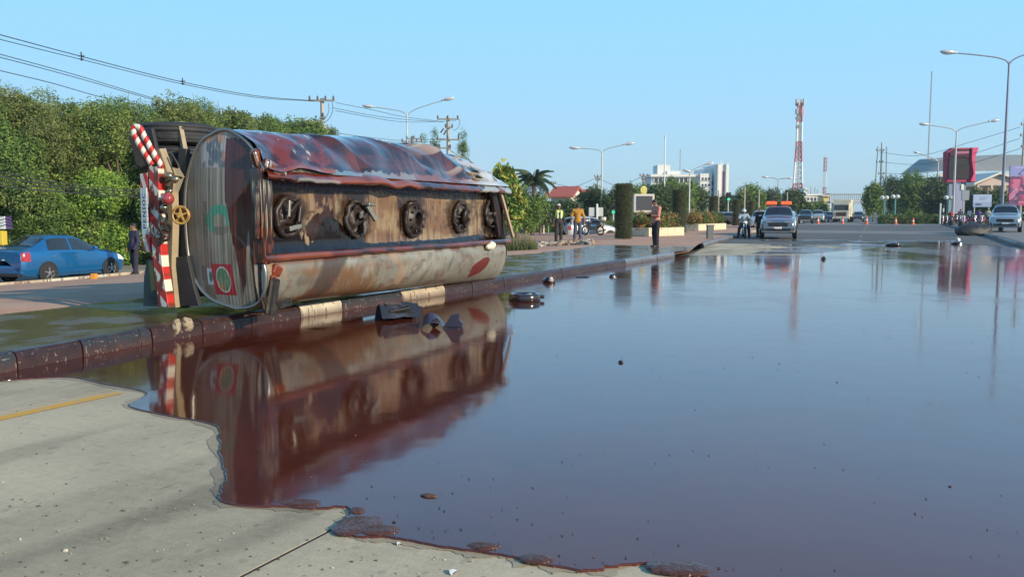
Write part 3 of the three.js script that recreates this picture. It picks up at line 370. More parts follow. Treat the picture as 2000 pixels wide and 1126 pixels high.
const capT = tex(512, 1024, (u, v) => {
  const gr = fbm(u * 46, v * 3, 311, 3), a = fbm(u * 4, v * 5, 313, 4); const rb = Math.abs((u * 1.4 / .052) % 1 - .5), rl = sst(.10, .0, rb); let g = .27 + .20 * (gr - .45) + .10 * (a - .5) - .045 * rl;
  let c = [g * 1.12, g * 1.02, g * .78, .5, .15]; c = mix3(c, [.10, .06, .035, .45, .1], sst(.45, .75, fbm(u * 7, v * 3, 318, 4)) * .55);
  c = mix3(c, [.10, .095, .08, .5, .2], sst(.60, .72, fbm(u * 60, v * 1.6, 315, 3)) * .7);
  c = mix3(c, [.60, .55, .43, .4, .2], sst(.60, .76, fbm(u * 55 + 9, v * 2, 316, 3)) * .3);
  const E = (p, w, h) => [(u - p[0]) * 1.4 / w, (v - p[1]) * 2.4 / h];
  let [x, y] = E(CA.pst, .19, .21); if (Math.abs(x) < 1 && Math.abs(y) < 1) { const n = fbm(u * 22, v * 22, 317, 4), m = fbm(u * 16, v * 12, 319, 3); let q = mix3([.44, .40, .38, .5, .1], [.10, .14, .17, .5, .1], sst(.4, .6, n)); q = mix3(q, [.50, .26, .16, .5, .1], sst(.55, .65, m)); c = mix3(c, q, .85); }
  [x, y] = E(CA.logo, .21, .185); let r = Math.hypot(x, y);
  if (r < 1 && r > .50 - .2 * y && y > -.55 + .35 * x) c = mix3(c, [.045, .30, .20, .5, .1], .9 * sst(.15, .35, gr));
  if (r < .95 && y < -.4 && x > -.4) c = mix3(c, [.12, .10, .08, .5, .1], .55);
  [x, y] = E(CA.tx, .028, .21); if (Math.abs(x) < 1 && Math.abs(y) < 1) { const row = Math.floor((y + 1) * 9), fy = ((y + 1) * 9) % 1; if (fy > .22 && h2(Math.floor((x + 1) * 3.2), row * 7 + Math.floor(fy * 4), 5) > .42) c = mix3(c, [.06, .06, .055, .5, .1], .75); }
  [x, y] = E(CA.st1, .060, .10); if (Math.abs(x) < 1 && Math.abs(y) < 1) c = Math.hypot(x * 1.6, y * 1.2) < .75 ? [.04, .15, .11, .5, 0] : [.40, .45, .47, .5, 0];
  [x, y] = E(CA.st2, .045, .09); if (Math.abs(x) < 1 && Math.abs(y) < 1) c = mix3(c, [.15, .09, .09, .5, 0], .8);
  [x, y] = E(CA.card, .165, .185); x += y * .12; if (Math.abs(x) < 1 && Math.abs(y) < 1) { c = [.36, .022, .030, .5, 0]; const e = Math.hypot(x * 1.45, y * 1.18); if (e < 1) c = e > .88 ? [.5, .5, .45, .5, 0] : (y < -.1 && x < .05 ? [.42, .22, .05, .5, 0] : [.10, .20, .10, .5, 0]); if (e < .6 && vn(u * 60, v * 60, 5) > .5) c = [.20, .24, .14, .5, 0]; }
  // oil running down from the top right
  const uu = (u - oilLeft), bnd = .035 * (vn(v * 9, 2, 321) - .5), len = uu > 0 ? .30 + .60 * drip(u, 30, 21) * sst(-.02, .32, uu) + .3 * sst(.0, .1, uu) * vn(u * 24, 5, 323) : 0, top = px2cap(437, 272)[1];
  if (uu + bnd * 0 > 0 && v > top - len && v < top + .012 * vn(u * 60, 1, 5)) c = mix3(OIL, [.11, .030, .022, .12, 0], fbm(u * 50, v * 3, 325, 3));
  if (uu > .24) { const s = vn(u * 70, v * 2, 327); c = mix3(c, s > .5 ? [.52, .46, .34, .35, .3] : OILD, sst(.24, .29, uu) * .8); }
  c[5] = .6 * gr + .25 * sst(.0, .3, rb); return c;
}, { bump: true });
mesh('end_plate', cap(0, -.07, null), texMat(capT, { bumpScale: .006 }), tank);
mesh('end_plate', cap(TL, .04, null), lowerPlain, tank);
{ const pts = ring(0).map(([z, y]) => V(-.01, y, z)); const rimM = mat([.30, .30, .28], .3, .8); gb().add(new THREE.TubeGeometry(new THREE.CatmullRomCurve3(pts, true), 160, .022, 6, true)).done('end_rim', rimM, tank); }
// near guard end: a folded box running down beside the hatches, dripping
const collarT = tex(256, 512, (u, v) => { const s = vn(u * 16, v * 2.2, 331), s2 = fbm(u * 24, v * 3, 333, 3); let c = mix3(OILD, OIL, s2); c = mix3(c, [.56, .50, .36, .35, .3], sst(.66, .74, s) * sst(.25, .4, v) * sst(.9, .8, v)); c = mix3(c, [.34, .08, .03, .2, .1], sst(.78, .85, vn(u * 11, v * 6, 335)) * .8); return c; });
const collarM = texMat(collarT, { clearcoat: .8, clearcoatRoughness: .06 });
gb().rbox(.16, 1.12, .17, .02, 1.36, -.02, .03, 0, 0, .015).rbox(.09, 1.0, .10, .15, 1.36, -.03, .03).rbox(.06, .62, .05, -.09, 1.40, .02, .02, 0, 0, -.02).done('guard_plate', collarM, tank);
gb().rbox(.30, .16, .20, .12, 1.93, .0, .06, .1, .2, -.25).rbox(.22, .10, .16, .20, 1.86, .06, .03, 0, -.2, .15).rbox(.15, .2, .1, -.02, 2.03, -.02, .04, 0, 0, .4).done('guard_fold', upperRailM, tank);
gb().rbox(.16, .13, .07, .18, .72, .05, .03, .2, 0, -.4).rbox(.09, .08, .06, .10, .64, .06, .02, 0, 0, .3).done('torn_bracket', mat([.17, .035, .012], .3), tank);
gb().rbox(.14, .44, .05, .06, .42, .09, .02, 0, 0, -.25).rbox(.30, .10, .05, .2, .32, .11, .02, 0, 0, .12).rbox(.10, .22, .06, -.03, .34, .05, .02, .2, 0, .5).done('torn_sheet', lowerPlain, tank);
// far guard end: a slanting plate with a dark hollow behind
{ const a = onPlane(975, 378, .03), b = onPlane(998, 462, .05), c = onPlane(968, 462, -.05); const sh = new THREE.Shape([new THREE.Vector2(a.x - .1, a.y + .02), new THREE.Vector2(a.x + .06, a.y), new THREE.Vector2(b.x + .1, b.y + .02), new THREE.Vector2(b.x - .28, b.y)]); mesh('guard_plate', new THREE.ExtrudeGeometry(sh, { depth: .05, bevelEnabled: true, bevelSize: .01, bevelThickness: .01, bevelSegments: 2 }).translate(0, 0, -.12), mat([.03, .02, .02], .3), tank);
  gb().beam(V(a.x + .05, a.y + .06, .02), V(b.x + .10, b.y, .04), .05, .06).done('guard_strut', mat([.50, .36, .26], .4, .3), tank);
  const l = gb(), p = onPlane(957, 481, .09); for (const [dx, dy, s] of [[0, 0, .07], [.10, .02, .055], [-.09, -.005, .05], [.04, .05, .045]]) l.add(new THREE.IcosahedronGeometry(1, 3), MX(p.x + dx, p.y + dy, p.z + .01, dx * 9, dy * 20, 0, s * 1.3, s, s)); l.done('white_fitting', mat([.66, .63, .50], .5), tank); }
// bare torn flaps lying along the crest at the far end
{ const r = rng(55), fm = texMat(tex(64, 64, (u, v) => { const a = fbm(u * 6, v * 6, 341, 3); return mix3(PALE, [.20, .13, .09, .4, .2], sst(.5, .7, a)); }, { surf: false }), { roughness: .4, metalness: .3 }); for (let i = 0; i < 12; i++) { const x = lerp(4.9, TL - .1, r()), w = rr(.12, .34, r), p = prof(upperP(x), .22 + .6 * r()); gb().rbox(w, .012, rr(.05, .13, r), x, p.y + .012, p.x + .01, .005, rr(.5, .9, r), rr(-.3, .3, r), rr(-.22, -.02, r)).done('torn_flap', fm, tank); } }
// hatches
function crumple(m, amp, sd) { const P = m.geometry.attributes.position; for (let i = 0; i < P.count; i++) { const v = V().fromBufferAttribute(P, i); P.setXYZ(i, v.x + amp * (vn(v.x * 16 + 5, v.y * 16 + 7, sd) - .5), v.y + amp * (vn(v.x * 15 + 9, v.y * 15 + 1, sd + 1) - .5), v.z + amp * 1.2 * (vn(v.x * 13 + 3, v.y * 13 + 2, sd + 2) - .5)); } m.geometry = mergeVertices(m.geometry.deleteAttribute ? (() => { const g = m.geometry.clone(); g.deleteAttribute('normal'); g.deleteAttribute('uv'); return g; })() : m.geometry, 1e-4); m.geometry = toCreased(m.geometry); return m; }
function toCreased(g) { g.computeVertexNormals(); return g; }
const hatchRim = mat([.035, .028, .026], .5, .1), hatchDark = mat([.020, .012, .010], .5), hatchPale = mat([.36, .35, .30], .35, .7), hole = mat([.004, .003, .003], .6);
HX.forEach(([x, y, r], i) => {
  const g = new THREE.Group(); g.name = 'hatch'; g.position.set(x, y, -.19); tank.add(g); const rot = MX(0, 0, 0, Math.PI / 2);
  crumple(gb().lathe([[r * .80, 0], [r * 1.0, 0], [r * 1.03, .03], [r * .99, .06], [r * .86, .07], [r * .82, .04], [r * .80, 0]], 64, rot).done('hatch_rim', i % 2 ? hatchRim : hatchDark, g), .035, 500 + i);
  if (i === 2) {
    gb().lathe([[r * .36, -.01], [r * .36, .12], [r * .44, .13], [r * .60, .10], [r * .84, .05]], 36, rot).done('hatch_lid', hatchDark, g);
    gb().lathe([[.0, .02], [r * .37, .02]], 24, rot).done('hatch_opening', hole, g);
    const b = gb(); for (let k = 0; k < 10; k++) { const a = k / 10 * 6.283; b.rbox(.05, .03, .03, Math.cos(a) * r * .66, Math.sin(a) * r * .66, .11, .01, 0, 0, a); } b.done('clamp', hatchDark, g);
  } else {
    crumple(gb().lathe([[0, .05], [r * .15, .05], [r * .30, .052], [r * .45, .04], [r * .55, .035], [r * .7, .03], [r * .84, .02]], 48, rot).done('hatch_lid', i === 4 ? hatchRim : hatchDark, g), .09, 520 + i);
    if (i === 0) { gb().rbox(r * 1.1, r * .5, .05, .05, .10, .10, .04, .25, .3, .5).rbox(r * .5, r * .9, .05, .10, .02, .13, .04, .1, .5, -.3).add(new THREE.SphereGeometry(r * .42, 20, 10), MX(.12, .04, .06, 0, 0, .3, 1.2, .9, .5)).done('crushed_lid', hatchDark, g); gb().rbox(.04, r * .8, .03, -.10, .10, .13, .01, 0, 0, -.1).rbox(r * .9, .06, .03, .02, -.13, .12, .01, 0, 0, .18).done('lid_strip', hatchPale, g); }
    if (i === 1) { gb().rbox(r * .95, .04, .12, .2, .20, .10, .012, 0, .2, -.05).beam(V(.12, .18, .12), V(.30, -.02, .14), .04, .06).rbox(r * .4, r * .35, .03, -.02, .06, .12, .01, .2, .3, .2).done('bent_strip', hatchPale, g); gb().rbox(r * .45, r * .55, .05, .03, -.12, .11, .03, .2, .3, .5).rbox(r * .6, r * .3, .05, .10, .03, .10, .03, 0, .2, .3).done('crushed_lid', hatchRim, g); gb().rbox(.10, .17, .02, .02, -.12, .145, .008, .1, .4, .5).done('lid_strip', hatchPale, g); }
    if (i === 3) { gb().add(new THREE.DodecahedronGeometry(r * .5, 1), MX(.02, .02, .09, .3, .4, .2, 1, 1.1, .5)).rbox(r * .8, .05, .06, .03, -.10, .13, .015, 0, 0, .6).rbox(r * .6, .05, .05, .06, .12, .13, .015, 0, 0, -.5).done('crushed_lid', hatchDark, g); }
    if (i === 4) gb().rbox(.05, r * 1.3, .05, 0, 0, .10, .015, 0, 0, .2).sph(r * .25, r * .25, .05, 0, 0, .09).done('lid_handle', hatchRim, g);
  }
});
// ---- rear gear beside the end plate ----
const stripeT = (a, b, n, tilt, dirt = 0) => texMat(tex(128, 512, (u, v) => { const f = ((v * n + u * tilt) % 1 + 1) % 1, w = f < .5 ? [.46, .025, .022, .4, 0] : [.62, .60, .53, .4, 0]; const d = sst(.5, .62, fbm(u * 5, v * 14, 351, 4)) * dirt; return mix3(w, [.16, .03, .02, .3, 0], d); }, { surf: false }), { roughness: .4 });
function slab(pts, depth, thick, uvBox) {                            // extruded outline given by pixels at a depth
  const q = pts.map((p) => G(p[0], p[1], depth)), ex = new THREE.Shape(q.map((p) => new THREE.Vector2(p.z, p.y))), mx = q.reduce((s, p) => s + p.x, 0) / q.length;
  const g = new THREE.ExtrudeGeometry(ex, { depth: thick, bevelEnabled: true, bevelSize: .006, bevelThickness: .006, bevelSegments: 2 });
  const bx = new THREE.Box3().setFromBufferAttribute(g.attributes.position), uv = g.attributes.uv, P = g.attributes.position; for (let i = 0; i < P.count; i++) uv.setXY(i, (P.getX(i) - bx.min.x) / (bx.max.x - bx.min.x), (P.getY(i) - bx.min.y) / (bx.max.y - bx.min.y));
  g.rotateY(-Math.PI / 2); g.translate(mx + thick / 2, 0, 0); return g;
}
const beige = texMat(tex(64, 256, (u, v) => { const a = fbm(u * 5, v * 12, 361, 4), k = .7 + .5 * a; return [.33 * k, .27 * k, .18 * k]; }, { surf: false }), { roughness: .6 });
const darkGear = mat([.022, .024, .028], .6), dirtyDark = mat([.045, .043, .038], .7);
mesh('rear_crossmember', slab([[312, 322], [345, 330], [347, 440], [342, 520], [352, 598], [330, 600], [316, 470]], 10.35, .09), beige, tank);
mesh('chevron_bar', slab([[292, 326], [318, 326], [321, 470], [326, 520], [342, 597], [316, 597], [300, 500], [294, 420]], 10.2, .10), stripeT(0, 0, 6.5, .9, 1), tank);
mesh('rear_board', slab([[273, 340], [293, 338], [297, 470], [300, 492], [279, 488]], 10.25, .05), stripeT(0, 0, 2.6, 1.1, .2), tank);
{ // white plate with upright lettering turned on its side
  const t = sign(128, 512, (x, w, h) => { x.fillStyle = '#b9c6cc'; x.fillRect(0, 0, w, h); x.save(); x.translate(w * .5, h * .5); x.rotate(-Math.PI / 2); x.fillStyle = '#3a4044'; x.font = 'bold 104px sans-serif'; x.textAlign = 'center'; x.textBaseline = 'middle'; x.scale(1.05, .9); x.fillText('PENIOC', 0, 4); x.restore(); });
  const q = [[274, 367], [291, 367], [294, 457], [278, 457]].map((p) => G(p[0], p[1], 10.15)); const c = q.reduce((s, p) => s.add(p), V()).multiplyScalar(.25), wz = Math.abs(q[1].z - q[0].z), hy = Math.abs(q[0].y - q[3].y);
  const g = new THREE.BoxGeometry(wz, hy, .016); g.rotateY(-Math.PI / 2); g.translate(c.x - .02, c.y, c.z); mesh('lettered_plate', g, mat('#ffffff', .5, 0, { map: t }), tank); }
{ // raised hoop of the underrun guard
  const p = (a, b) => G(a, b, 10.15), hoop = gb().tube([p(316, 326), p(300, 300), p(279, 262), p(272, 249), p(261, 248), p(262, 262), p(283, 300), p(297, 322)], .036, 8, 60); const m = stripeT(0, 0, 1, 1); const g = hoop.geo();
  const uv = g.attributes.uv; for (let i = 0; i < uv.count; i++) uv.setXY(i, uv.getY(i), uv.getX(i) * 2.2);
  m.map.wrapS = m.map.wrapT = THREE.RepeatWrapping; m.map.repeat.set(1, 4); mesh('guard_hoop', g, m, tank);
  mesh('guard_backing', slab([[256, 250], [300, 252], [322, 322], [300, 322]], 10.4, .04), darkGear, tank);
  mesh('mud_flap', slab([[246, 268], [260, 266], [293, 322], [280, 327], [268, 318]], 10.3, .03), mat([.16, .085, .055], .7), tank);
  gb().beam(G(312, 292, 10.25), G(332, 352, 10.25), .09, .10).done('hoop_bracket', beige, tank); }
gb().beam(G(350, 244, 10.6), G(361, 300, 10.5), .05, .075).done('strut', beige, tank);
mesh('frame_plate', slab([[352, 290], [372, 292], [370, 420], [366, 600], [352, 600], [345, 420]], 10.42, .06), dirtyDark, tank);
mesh('mudguard', slab([[338, 503], [368, 500], [386, 560], [400, 594], [352, 597]], 10.3, .05), darkGear, tank);
mesh('frame_plate', slab([[336, 320], [366, 322], [366, 600], [344, 600]], 10.7, .05), mat([.018, .019, .022], .8), tank);
mesh('mud_flap', slab([[288, 508], [304, 508], [318, 596], [276, 596], [279, 540]], 10.4, .03), mat([.075, .085, .075], .75), tank);
mesh('flap_strip', slab([[289, 512], [300, 511], [308, 565], [296, 568]], 10.3, .02), mat([.20, .16, .05], .6), tank);
{ const b = gb(); for (let k = 0; k < 4; k++) { const q = G(296 + k, 572 + k * 6, 10.33); b.rbox(.015, .012, .13, q.x - .02, q.y, q.z, .004); } b.done('flap_rib', dirtyDark, tank); }
// tail lamps, hoses and fittings
{ const q = G(327, 388, 10.05); gb().sph(.075, .075, .075, q.x, q.y, q.z, 18).done('tail_lamp', mat([.30, .045, .05], .12, 0, { clearcoat: 1 }), tank);
  const fm = mat([.30, .27, .20], .25, .8); for (const [px, py, r] of [[330, 343, .05], [342, 350, .055], [331, 373, .035], [320, 405, .05], [318, 446, .05], [311, 462, .045]]) { const p = G(px, py, 10.1); gb().sph(r, r * .9, r, p.x, p.y, p.z, 10).done('fitting', fm, tank); }
  gb().beam(G(354, 345, 10.1), G(344, 372, 10.1), .03, .05).beam(G(345, 330, 10.1), G(356, 348, 10.1), .03, .05).done('lamp_bracket', beige, tank);
  for (const [pts, r] of [[[G(316, 408, 10.1), G(325, 420, 10.05), G(322, 446, 10.05), G(332, 452, 10.1), G(329, 466, 10.1), G(318, 470, 10.1)], .016], [[G(313, 420, 10.1), G(309, 440, 10.0), G(316, 460, 10.05), G(310, 480, 10.1)], .02], [[G(335, 300, 10.2), G(350, 330, 10.2), G(348, 360, 10.2)], .012]]) gb().tube(pts, r, 6).done('hose', mat([.02, .02, .022], .5), tank); }
{ // yellow hand wheel with spokes, seen nearly face on
  const q = G(352, 420, 9.98), g = new THREE.Group(); g.name = 'hand_wheel'; g.position.copy(q); g.rotation.y = -Math.PI / 2 + .35; tank.add(g); const m = texMat(tex(64, 64, (u, v) => mix3([.45, .30, .07, .45, .1], [.22, .06, .03, .5, 0], sst(.55, .65, fbm(u * 6, v * 6, 371, 3))), { surf: false }), { roughness: .45 });
  gb().add(new THREE.TorusGeometry(.098, .016, 8, 28)).done('wheel_rim', m, g); const b = gb(); for (let k = 0; k < 5; k++) { const a = k / 5 * 6.283 + .3; b.beam(V(0, 0, 0), V(Math.cos(a) * .095, Math.sin(a) * .095, 0), .028, .018); } b.cyl(.032, .032, .05, 0, 0, .01, 12, Math.PI / 2).done('spokes', m, g); gb().lathe([[.02, -.09], [.085, -.09], [.095, -.06], [.095, -.02], [.02, -.02]], 24, MX(0, 0, 0, Math.PI / 2)).done('drum', mat([.20, .07, .03], .5), g); }
// wheels: their axles now point up and down
{ const tyreM = texMat(tex(256, 64, (u, v) => { const gr = Math.abs((v * 6) % 1 - .5) < .12 ? 0 : 1, k = .6 + .6 * fbm(u * 30, v * 3, 381, 3); return [.030 * k, .033 * k, .038 * k, .75, 0, gr * .8 + .2 * h2(u * 60 | 0, v * 6 | 0, 3)]; }, { bump: true }), { bumpScale: .02 });
  const rimMm = mat([.10, .10, .10], .5, .4);
  const wheel = (x, y, z) => { const g = new THREE.Group(); g.name = 'wheel'; g.position.set(x, y, z); tank.add(g); gb().lathe([[.27, -.13], [.42, -.14], [.49, -.11], [.50, -.085], [.485, -.075], [.50, -.065], [.50, -.02], [.485, -.012], [.485, .012], [.50, .02], [.50, .065], [.485, .075], [.50, .085], [.49, .11], [.42, .14], [.27, .13]], 40).done('tyre', tyreM, g); gb().lathe([[.02, .02], [.14, .03], [.18, -.02], [.27, -.02], [.29, .12], [.27, .13], [.27, -.13]], 28).done('rim', rimMm, g); };
  const a = G(345, 264, 11.0), b = G(347, 311, 10.95);
  for (const dx of [0, 1.25, 2.5]) { wheel(a.x + dx, a.y - .01, a.z); wheel(b.x + dx, b.y, b.z); wheel(a.x + dx + .55, .45, a.z + .1); }
  for (const dx of [0, 1.25, 2.5]) gb().cyl(.07, .07, 1.6, a.x + dx, 1.3, a.z, 12).done('axle', darkGear, tank);
  for (const y of [.95, 1.65]) gb().rbox(TL - .3, .09, .22, TL / 2 + .1, y, -1.32, .02).done('chassis_beam', darkGear, tank); }
// ---------- vehicles ----------
const paint = (c, m = .35, r = .28) => mat(c, r, m, { clearcoat: 1, clearcoatRoughness: .04 });
const glassM = mat([.018, .022, .026], .05, 0, { clearcoat: 1, clearcoatRoughness: .02 }), tyreMat = mat([.022, .022, .023], .85), rimMat = mat([.55, .56, .58], .3, .8), blackTrim = mat([.02, .02, .022], .6), chromeM = mat([.7, .7, .7], .15, 1), lampClear = mat([.75, .78, .8], .1, 0, { clearcoat: 1 }), lampRed = mat([.36, .02, .025], .15, 0, { clearcoat: 1 }), plateM = mat([.72, .73, .72], .5);
// lofted body: stations [x, underside, half width, belt height, top height, half width at the top]
function carSurface(st) {
  const cr = (i, f, k) => { const a = st[Math.max(0, i - 1)][k], b = st[i][k], c = st[Math.min(st.length - 1, i + 1)][k], d = st[Math.min(st.length - 1, i + 2)][k]; const v = b + .5 * f * (c - a + f * (2 * a - 5 * b + 4 * c - d + f * (3 * (b - c) + d - a))); return cl(v, Math.min(b, c) - .03, Math.max(b, c) + .03); };
  const sec = (x) => { let i = 0; while (i < st.length - 2 && x < st[i + 1][0]) i++; const f = cl((x - st[i][0]) / (st[i + 1][0] - st[i][0])); return [1, 2, 3, 4, 5].map((k) => cr(i, f, k)); };
  return (x, v) => {                                               // v: 0 underside edge ... 3 belt, 4 roof edge, 6 roof middle; negative v gives the other side
    const [zb, hw, bl, tp, wt] = sec(x), m = (zb + bl) / 2, pts = [[hw * .90, zb], [hw * .985, zb + .13], [hw, m + .06], [hw * .965, bl], [lerp(hw * .965, wt, .93), lerp(bl, tp, .86)], [wt * .80, tp - .012], [0, tp + .012]];
    const s = v < 0 ? -1 : 1, q = Math.min(5.999, Math.abs(v)), i = Math.floor(q), f = q - i, g = i === 3 ? f : f * f * (3 - 2 * f) * .25 + f * .75;
    return V(x, lerp(pts[i][1], pts[i + 1][1], g), s * lerp(pts[i][0], pts[i + 1][0], g));
  };
}
function carBody(S, x0, x1) {
  const nx = 44, vs = [0, .5, 1, 1.5, 2, 2.5, 3, 3.4, 3.8, 4, 4.4, 5, 5.5, 6], all = [...vs.map((v) => -v - 1e-9), ...vs.slice(0, -1).reverse()];
  const g = gridGeo(nx, all.length - 1, (a, b) => { const x = lerp(x0, x1, a), k = Math.round(b * (all.length - 1)), v = all[k]; return S(x, k < vs.length ? v : Math.max(v, 1e-6)); });
  const ends = [x0, x1].map((x, e) => { const ps = all.map((v, k) => S(x, k < vs.length ? v : Math.max(v, 1e-6))), c = ps.reduce((s, p) => s.add(p), V()).multiplyScalar(1 / ps.length), p = []; for (let i = 0; i < ps.length - 1; i++) for (const q of e ? [c, ps[i], ps[i + 1]] : [c, ps[i + 1], ps[i]]) p.push(q.x, q.y, q.z); const h = new THREE.BufferGeometry(); h.setAttribute('position', new THREE.Float32BufferAttribute(p, 3)); return plain(h); });
  return mergeGeometries([plain(g), ...ends]);
}
function panelOn(S, xa, xb, va, vb, off, slantA = 0, slantB = 0, nx = 8, nv = 4) {       // a patch lifted off the body
  const P = (x, v) => S(x, v), e = .02;
  return gridGeo(nx, nv, (a, b) => { const v = lerp(va, vb, b), x = lerp(xa + slantA * b, xb + slantB * b, a), p = P(x, v), du = P(x + e, v).sub(P(x - e, v)), s = v < 0 ? -1 : 1, dv = P(x, v + e * s).sub(P(x, v - e * s)), n = V().crossVectors(du, dv).multiplyScalar(-s); if (n.lengthSq() > 1e-12) n.normalize(); if (n.z * s < 0 && Math.abs(v) < 4.2) n.negate(); if (Math.abs(v) >= 4.2 && n.y < 0) n.negate(); return p.addScaledVector(n, off); });
}
function bothSides(fn) { return mergeGeometries([plain(fn(1)), plain(fn(-1))]); }
function wheelOf(root, x, z, r, w, rm = rimMat) {
  const g = new THREE.Group(); g.name = 'wheel'; const s = Math.sign(z); g.position.set(x, r, z); root.add(g); const rot = MX(0, 0, 0, Math.PI / 2);
  gb().lathe([[r * .62, -w / 2], [r * .93, -w / 2], [r, -w * .36], [r, w * .36], [r * .93, w / 2], [r * .62, w / 2]], 28, rot).done('tyre', tyreMat, g);
  const b = gb(); b.lathe([[r * .56, -.01], [r * .60, w * .42], [r * .66, w * .46], [r * .66, -.02]], 24, MX(0, 0, 0, s > 0 ? Math.PI / 2 : -Math.PI / 2)); for (let k = 0; k < 5; k++) { const a = k / 5 * 6.283 + .3; b.beam(V(0, 0, s * w * .42), V(Math.cos(a) * r * .6, Math.sin(a) * r * .6, s * w * .36), r * .2, .03); } b.cyl(r * .16, r * .16, .04, 0, 0, s * w * .42, 12, Math.PI / 2); b.done('rim', rm, g);
  gb().cyl(r * .60, r * .60, .02, 0, 0, s * w * .12, 20, Math.PI / 2).done('brake_disc', blackTrim, g);
  return g;
}
function makeCar(name, label, cat, spec, pm, p, hx, hz, group) {
  const root = thing(name, label, cat, p, turnTo(hx, hz), group), S = carSurface(spec.st), x0 = spec.st[0][0], x1 = spec.st[spec.st.length - 1][0];
  mesh('body', carBody(S, x0, x1), pm, root);
  for (const [xa, xb, sa, sb] of spec.side) for (const s of [1, -1]) mesh('side_window', panelOn(S, xa, xb, s * 3.12, s * 3.93, .006, sa, sb), glassM, root);
  const [wa, wb] = spec.wind; mesh('windscreen', bothSides((s) => panelOn(S, wa, wb, s * 4.08, s * 6, .006)), glassM, root);
  if (spec.rear) mesh('rear_window', bothSides((s) => panelOn(S, spec.rear[0], spec.rear[1], s * 4.1, s * 6, .006)), glassM, root);
  for (const [xa, xb] of spec.doors) for (const s of [1, -1]) { const d = mesh('door', panelOn(S, xa, xb, s * .75, s * 2.96, .005), pm, root); const hp = S(xb + .12, s * 2.55); gb().rbox(.16, .03, .035, hp.x, hp.y, hp.z + s * .012, .01).done('door_handle', spec.handle ?? chromeM, d); }
  for (const x of spec.axles) for (const s of [1, -1]) { const hw = S(x, s * 1.4).z; gb().lathe([[.02, 0], [spec.r * 1.2, 0], [spec.r * 1.22, -.015], [.02, -.03]], 28, MX(x, spec.r * 1.02, hw + s * .026, s * Math.PI / 2)).done('wheel_arch', blackTrim, root); wheelOf(root, x, hw - s * (.105 - .055), spec.r, .20); }
  if (spec.head) for (const s of [1, -1]) mesh('headlight', panelOn(S, spec.head[0], spec.head[1], s * spec.head[2], s * spec.head[3], .008, 0, 0, 4, 3), lampClear, root);
  if (spec.tail) for (const s of [1, -1]) mesh('tail_light', panelOn(S, spec.tail[0], spec.tail[1], s * spec.tail[2], s * spec.tail[3], .010, 0, 0, 4, 3), lampRed, root);
  for (const s of [1, -1]) { const q = S(spec.wind[0] - .28, s * 3.1); gb().rbox(.12, .12, .17, q.x + .05, q.y + .10, q.z + s * .10, .04).done('wing_mirror', spec.mirror ?? pm, root); }
  return [root, S];
}
const SEDAN = { st: [[2.14, .30, .60, .56, .60, .50], [2.08, .22, .72, .64, .70, .56], [1.85, .19, .80, .74, .83, .60], [1.4, .19, .835, .83, .95, .62], [.95, .19, .84, .88, 1.02, .64], [.25, .18, .845, .92, 1.42, .55], [-.35, .18, .845, .94, 1.50, .55], [-1.0, .19, .845, .96, 1.46, .53], [-1.62, .20, .835, .985, 1.16, .56], [-1.85, .22, .82, .99, 1.09, .60], [-2.06, .27, .78, .96, 1.05, .60], [-2.14, .34, .72, .90, 1.0, .56]], side: [[.62, -.22, .10, 0], [-.30, -1.18, 0, .12]], wind: [.86, .24], rear: [-1.08, -1.62], doors: [[.78, -.24], [-.27, -1.12]], axles: [1.34, -1.24], r: .30, head: [2.06, 1.72, 2.3, 3.3], tail: [-1.86, -2.12, 2.1, 3.2] };
{ // blue saloon on the far carriageway
  const c = at(118, 543, 27.4), s0 = stOf(c), pm = paint([.010, .13, .34], .4, .3);
  const [car, S] = makeCar('blue_saloon_car', 'bright blue saloon car driving away on the far carriageway at the left edge', 'car', { ...SEDAN, mirror: paint([.012, .15, .42]) }, pm, V(c.x, FAR_E(s0[0]) - .13, c.z), Math.sin(.33), -Math.cos(.33)); car.scale.setScalar(.96);
  gb().rbox(.03, .13, .42, -2.12, .78, 0, .01).done('number_plate', plateM, car); gb().rbox(.16, .30, 1.46, -2.06, .42, 0, .08).done('rear_bumper', pm, car); gb().rbox(.12, .12, 1.2, -2.09, .27, 0, .04).done('rear_diffuser', blackTrim, car); gb().bar(V(-.9, 1.47, 0), V(-1.1, 1.62, 0), .008, .004, 5).done('aerial', blackTrim, car); gb().rbox(.04, .10, .5, 2.11, .52, 0, .02).done('grille', blackTrim, car);
  gb().rbox(2.2, .03, .03, .05, .30, .835, .01).done('sill_strip', pm, car); gb().rbox(2.2, .03, .03, .05, .30, -.835, .01).done('sill_strip', pm, car);
}
const PICKUP = { st: [[2.62, .42, .74, .80, .90, .60], [2.54, .34, .86, .90, 1.0, .68], [2.2, .30, .91, 1.0, 1.10, .72], [1.55, .30, .92, 1.05, 1.17, .74], [1.05, .30, .92, 1.09, 1.24, .72], [.45, .30, .92, 1.11, 1.70, .62], [-.3, .30, .92, 1.12, 1.78, .60], [-.95, .30, .92, 1.12, 1.72, .60], [-1.12, .32, .92, 1.12, 1.22, .72], [-1.9, .36, .92, 1.12, 1.18, .76], [-2.62, .42, .90, 1.10, 1.16, .76]], side: [[.82, .02, .1, 0], [-.05, -.9, 0, .06]], wind: [.98, .44], rear: null, doors: [[.95, .02], [-.01, -.92]], axles: [1.65, -1.45], r: .39, head: [2.55, 2.1, 2.2, 3.2] };
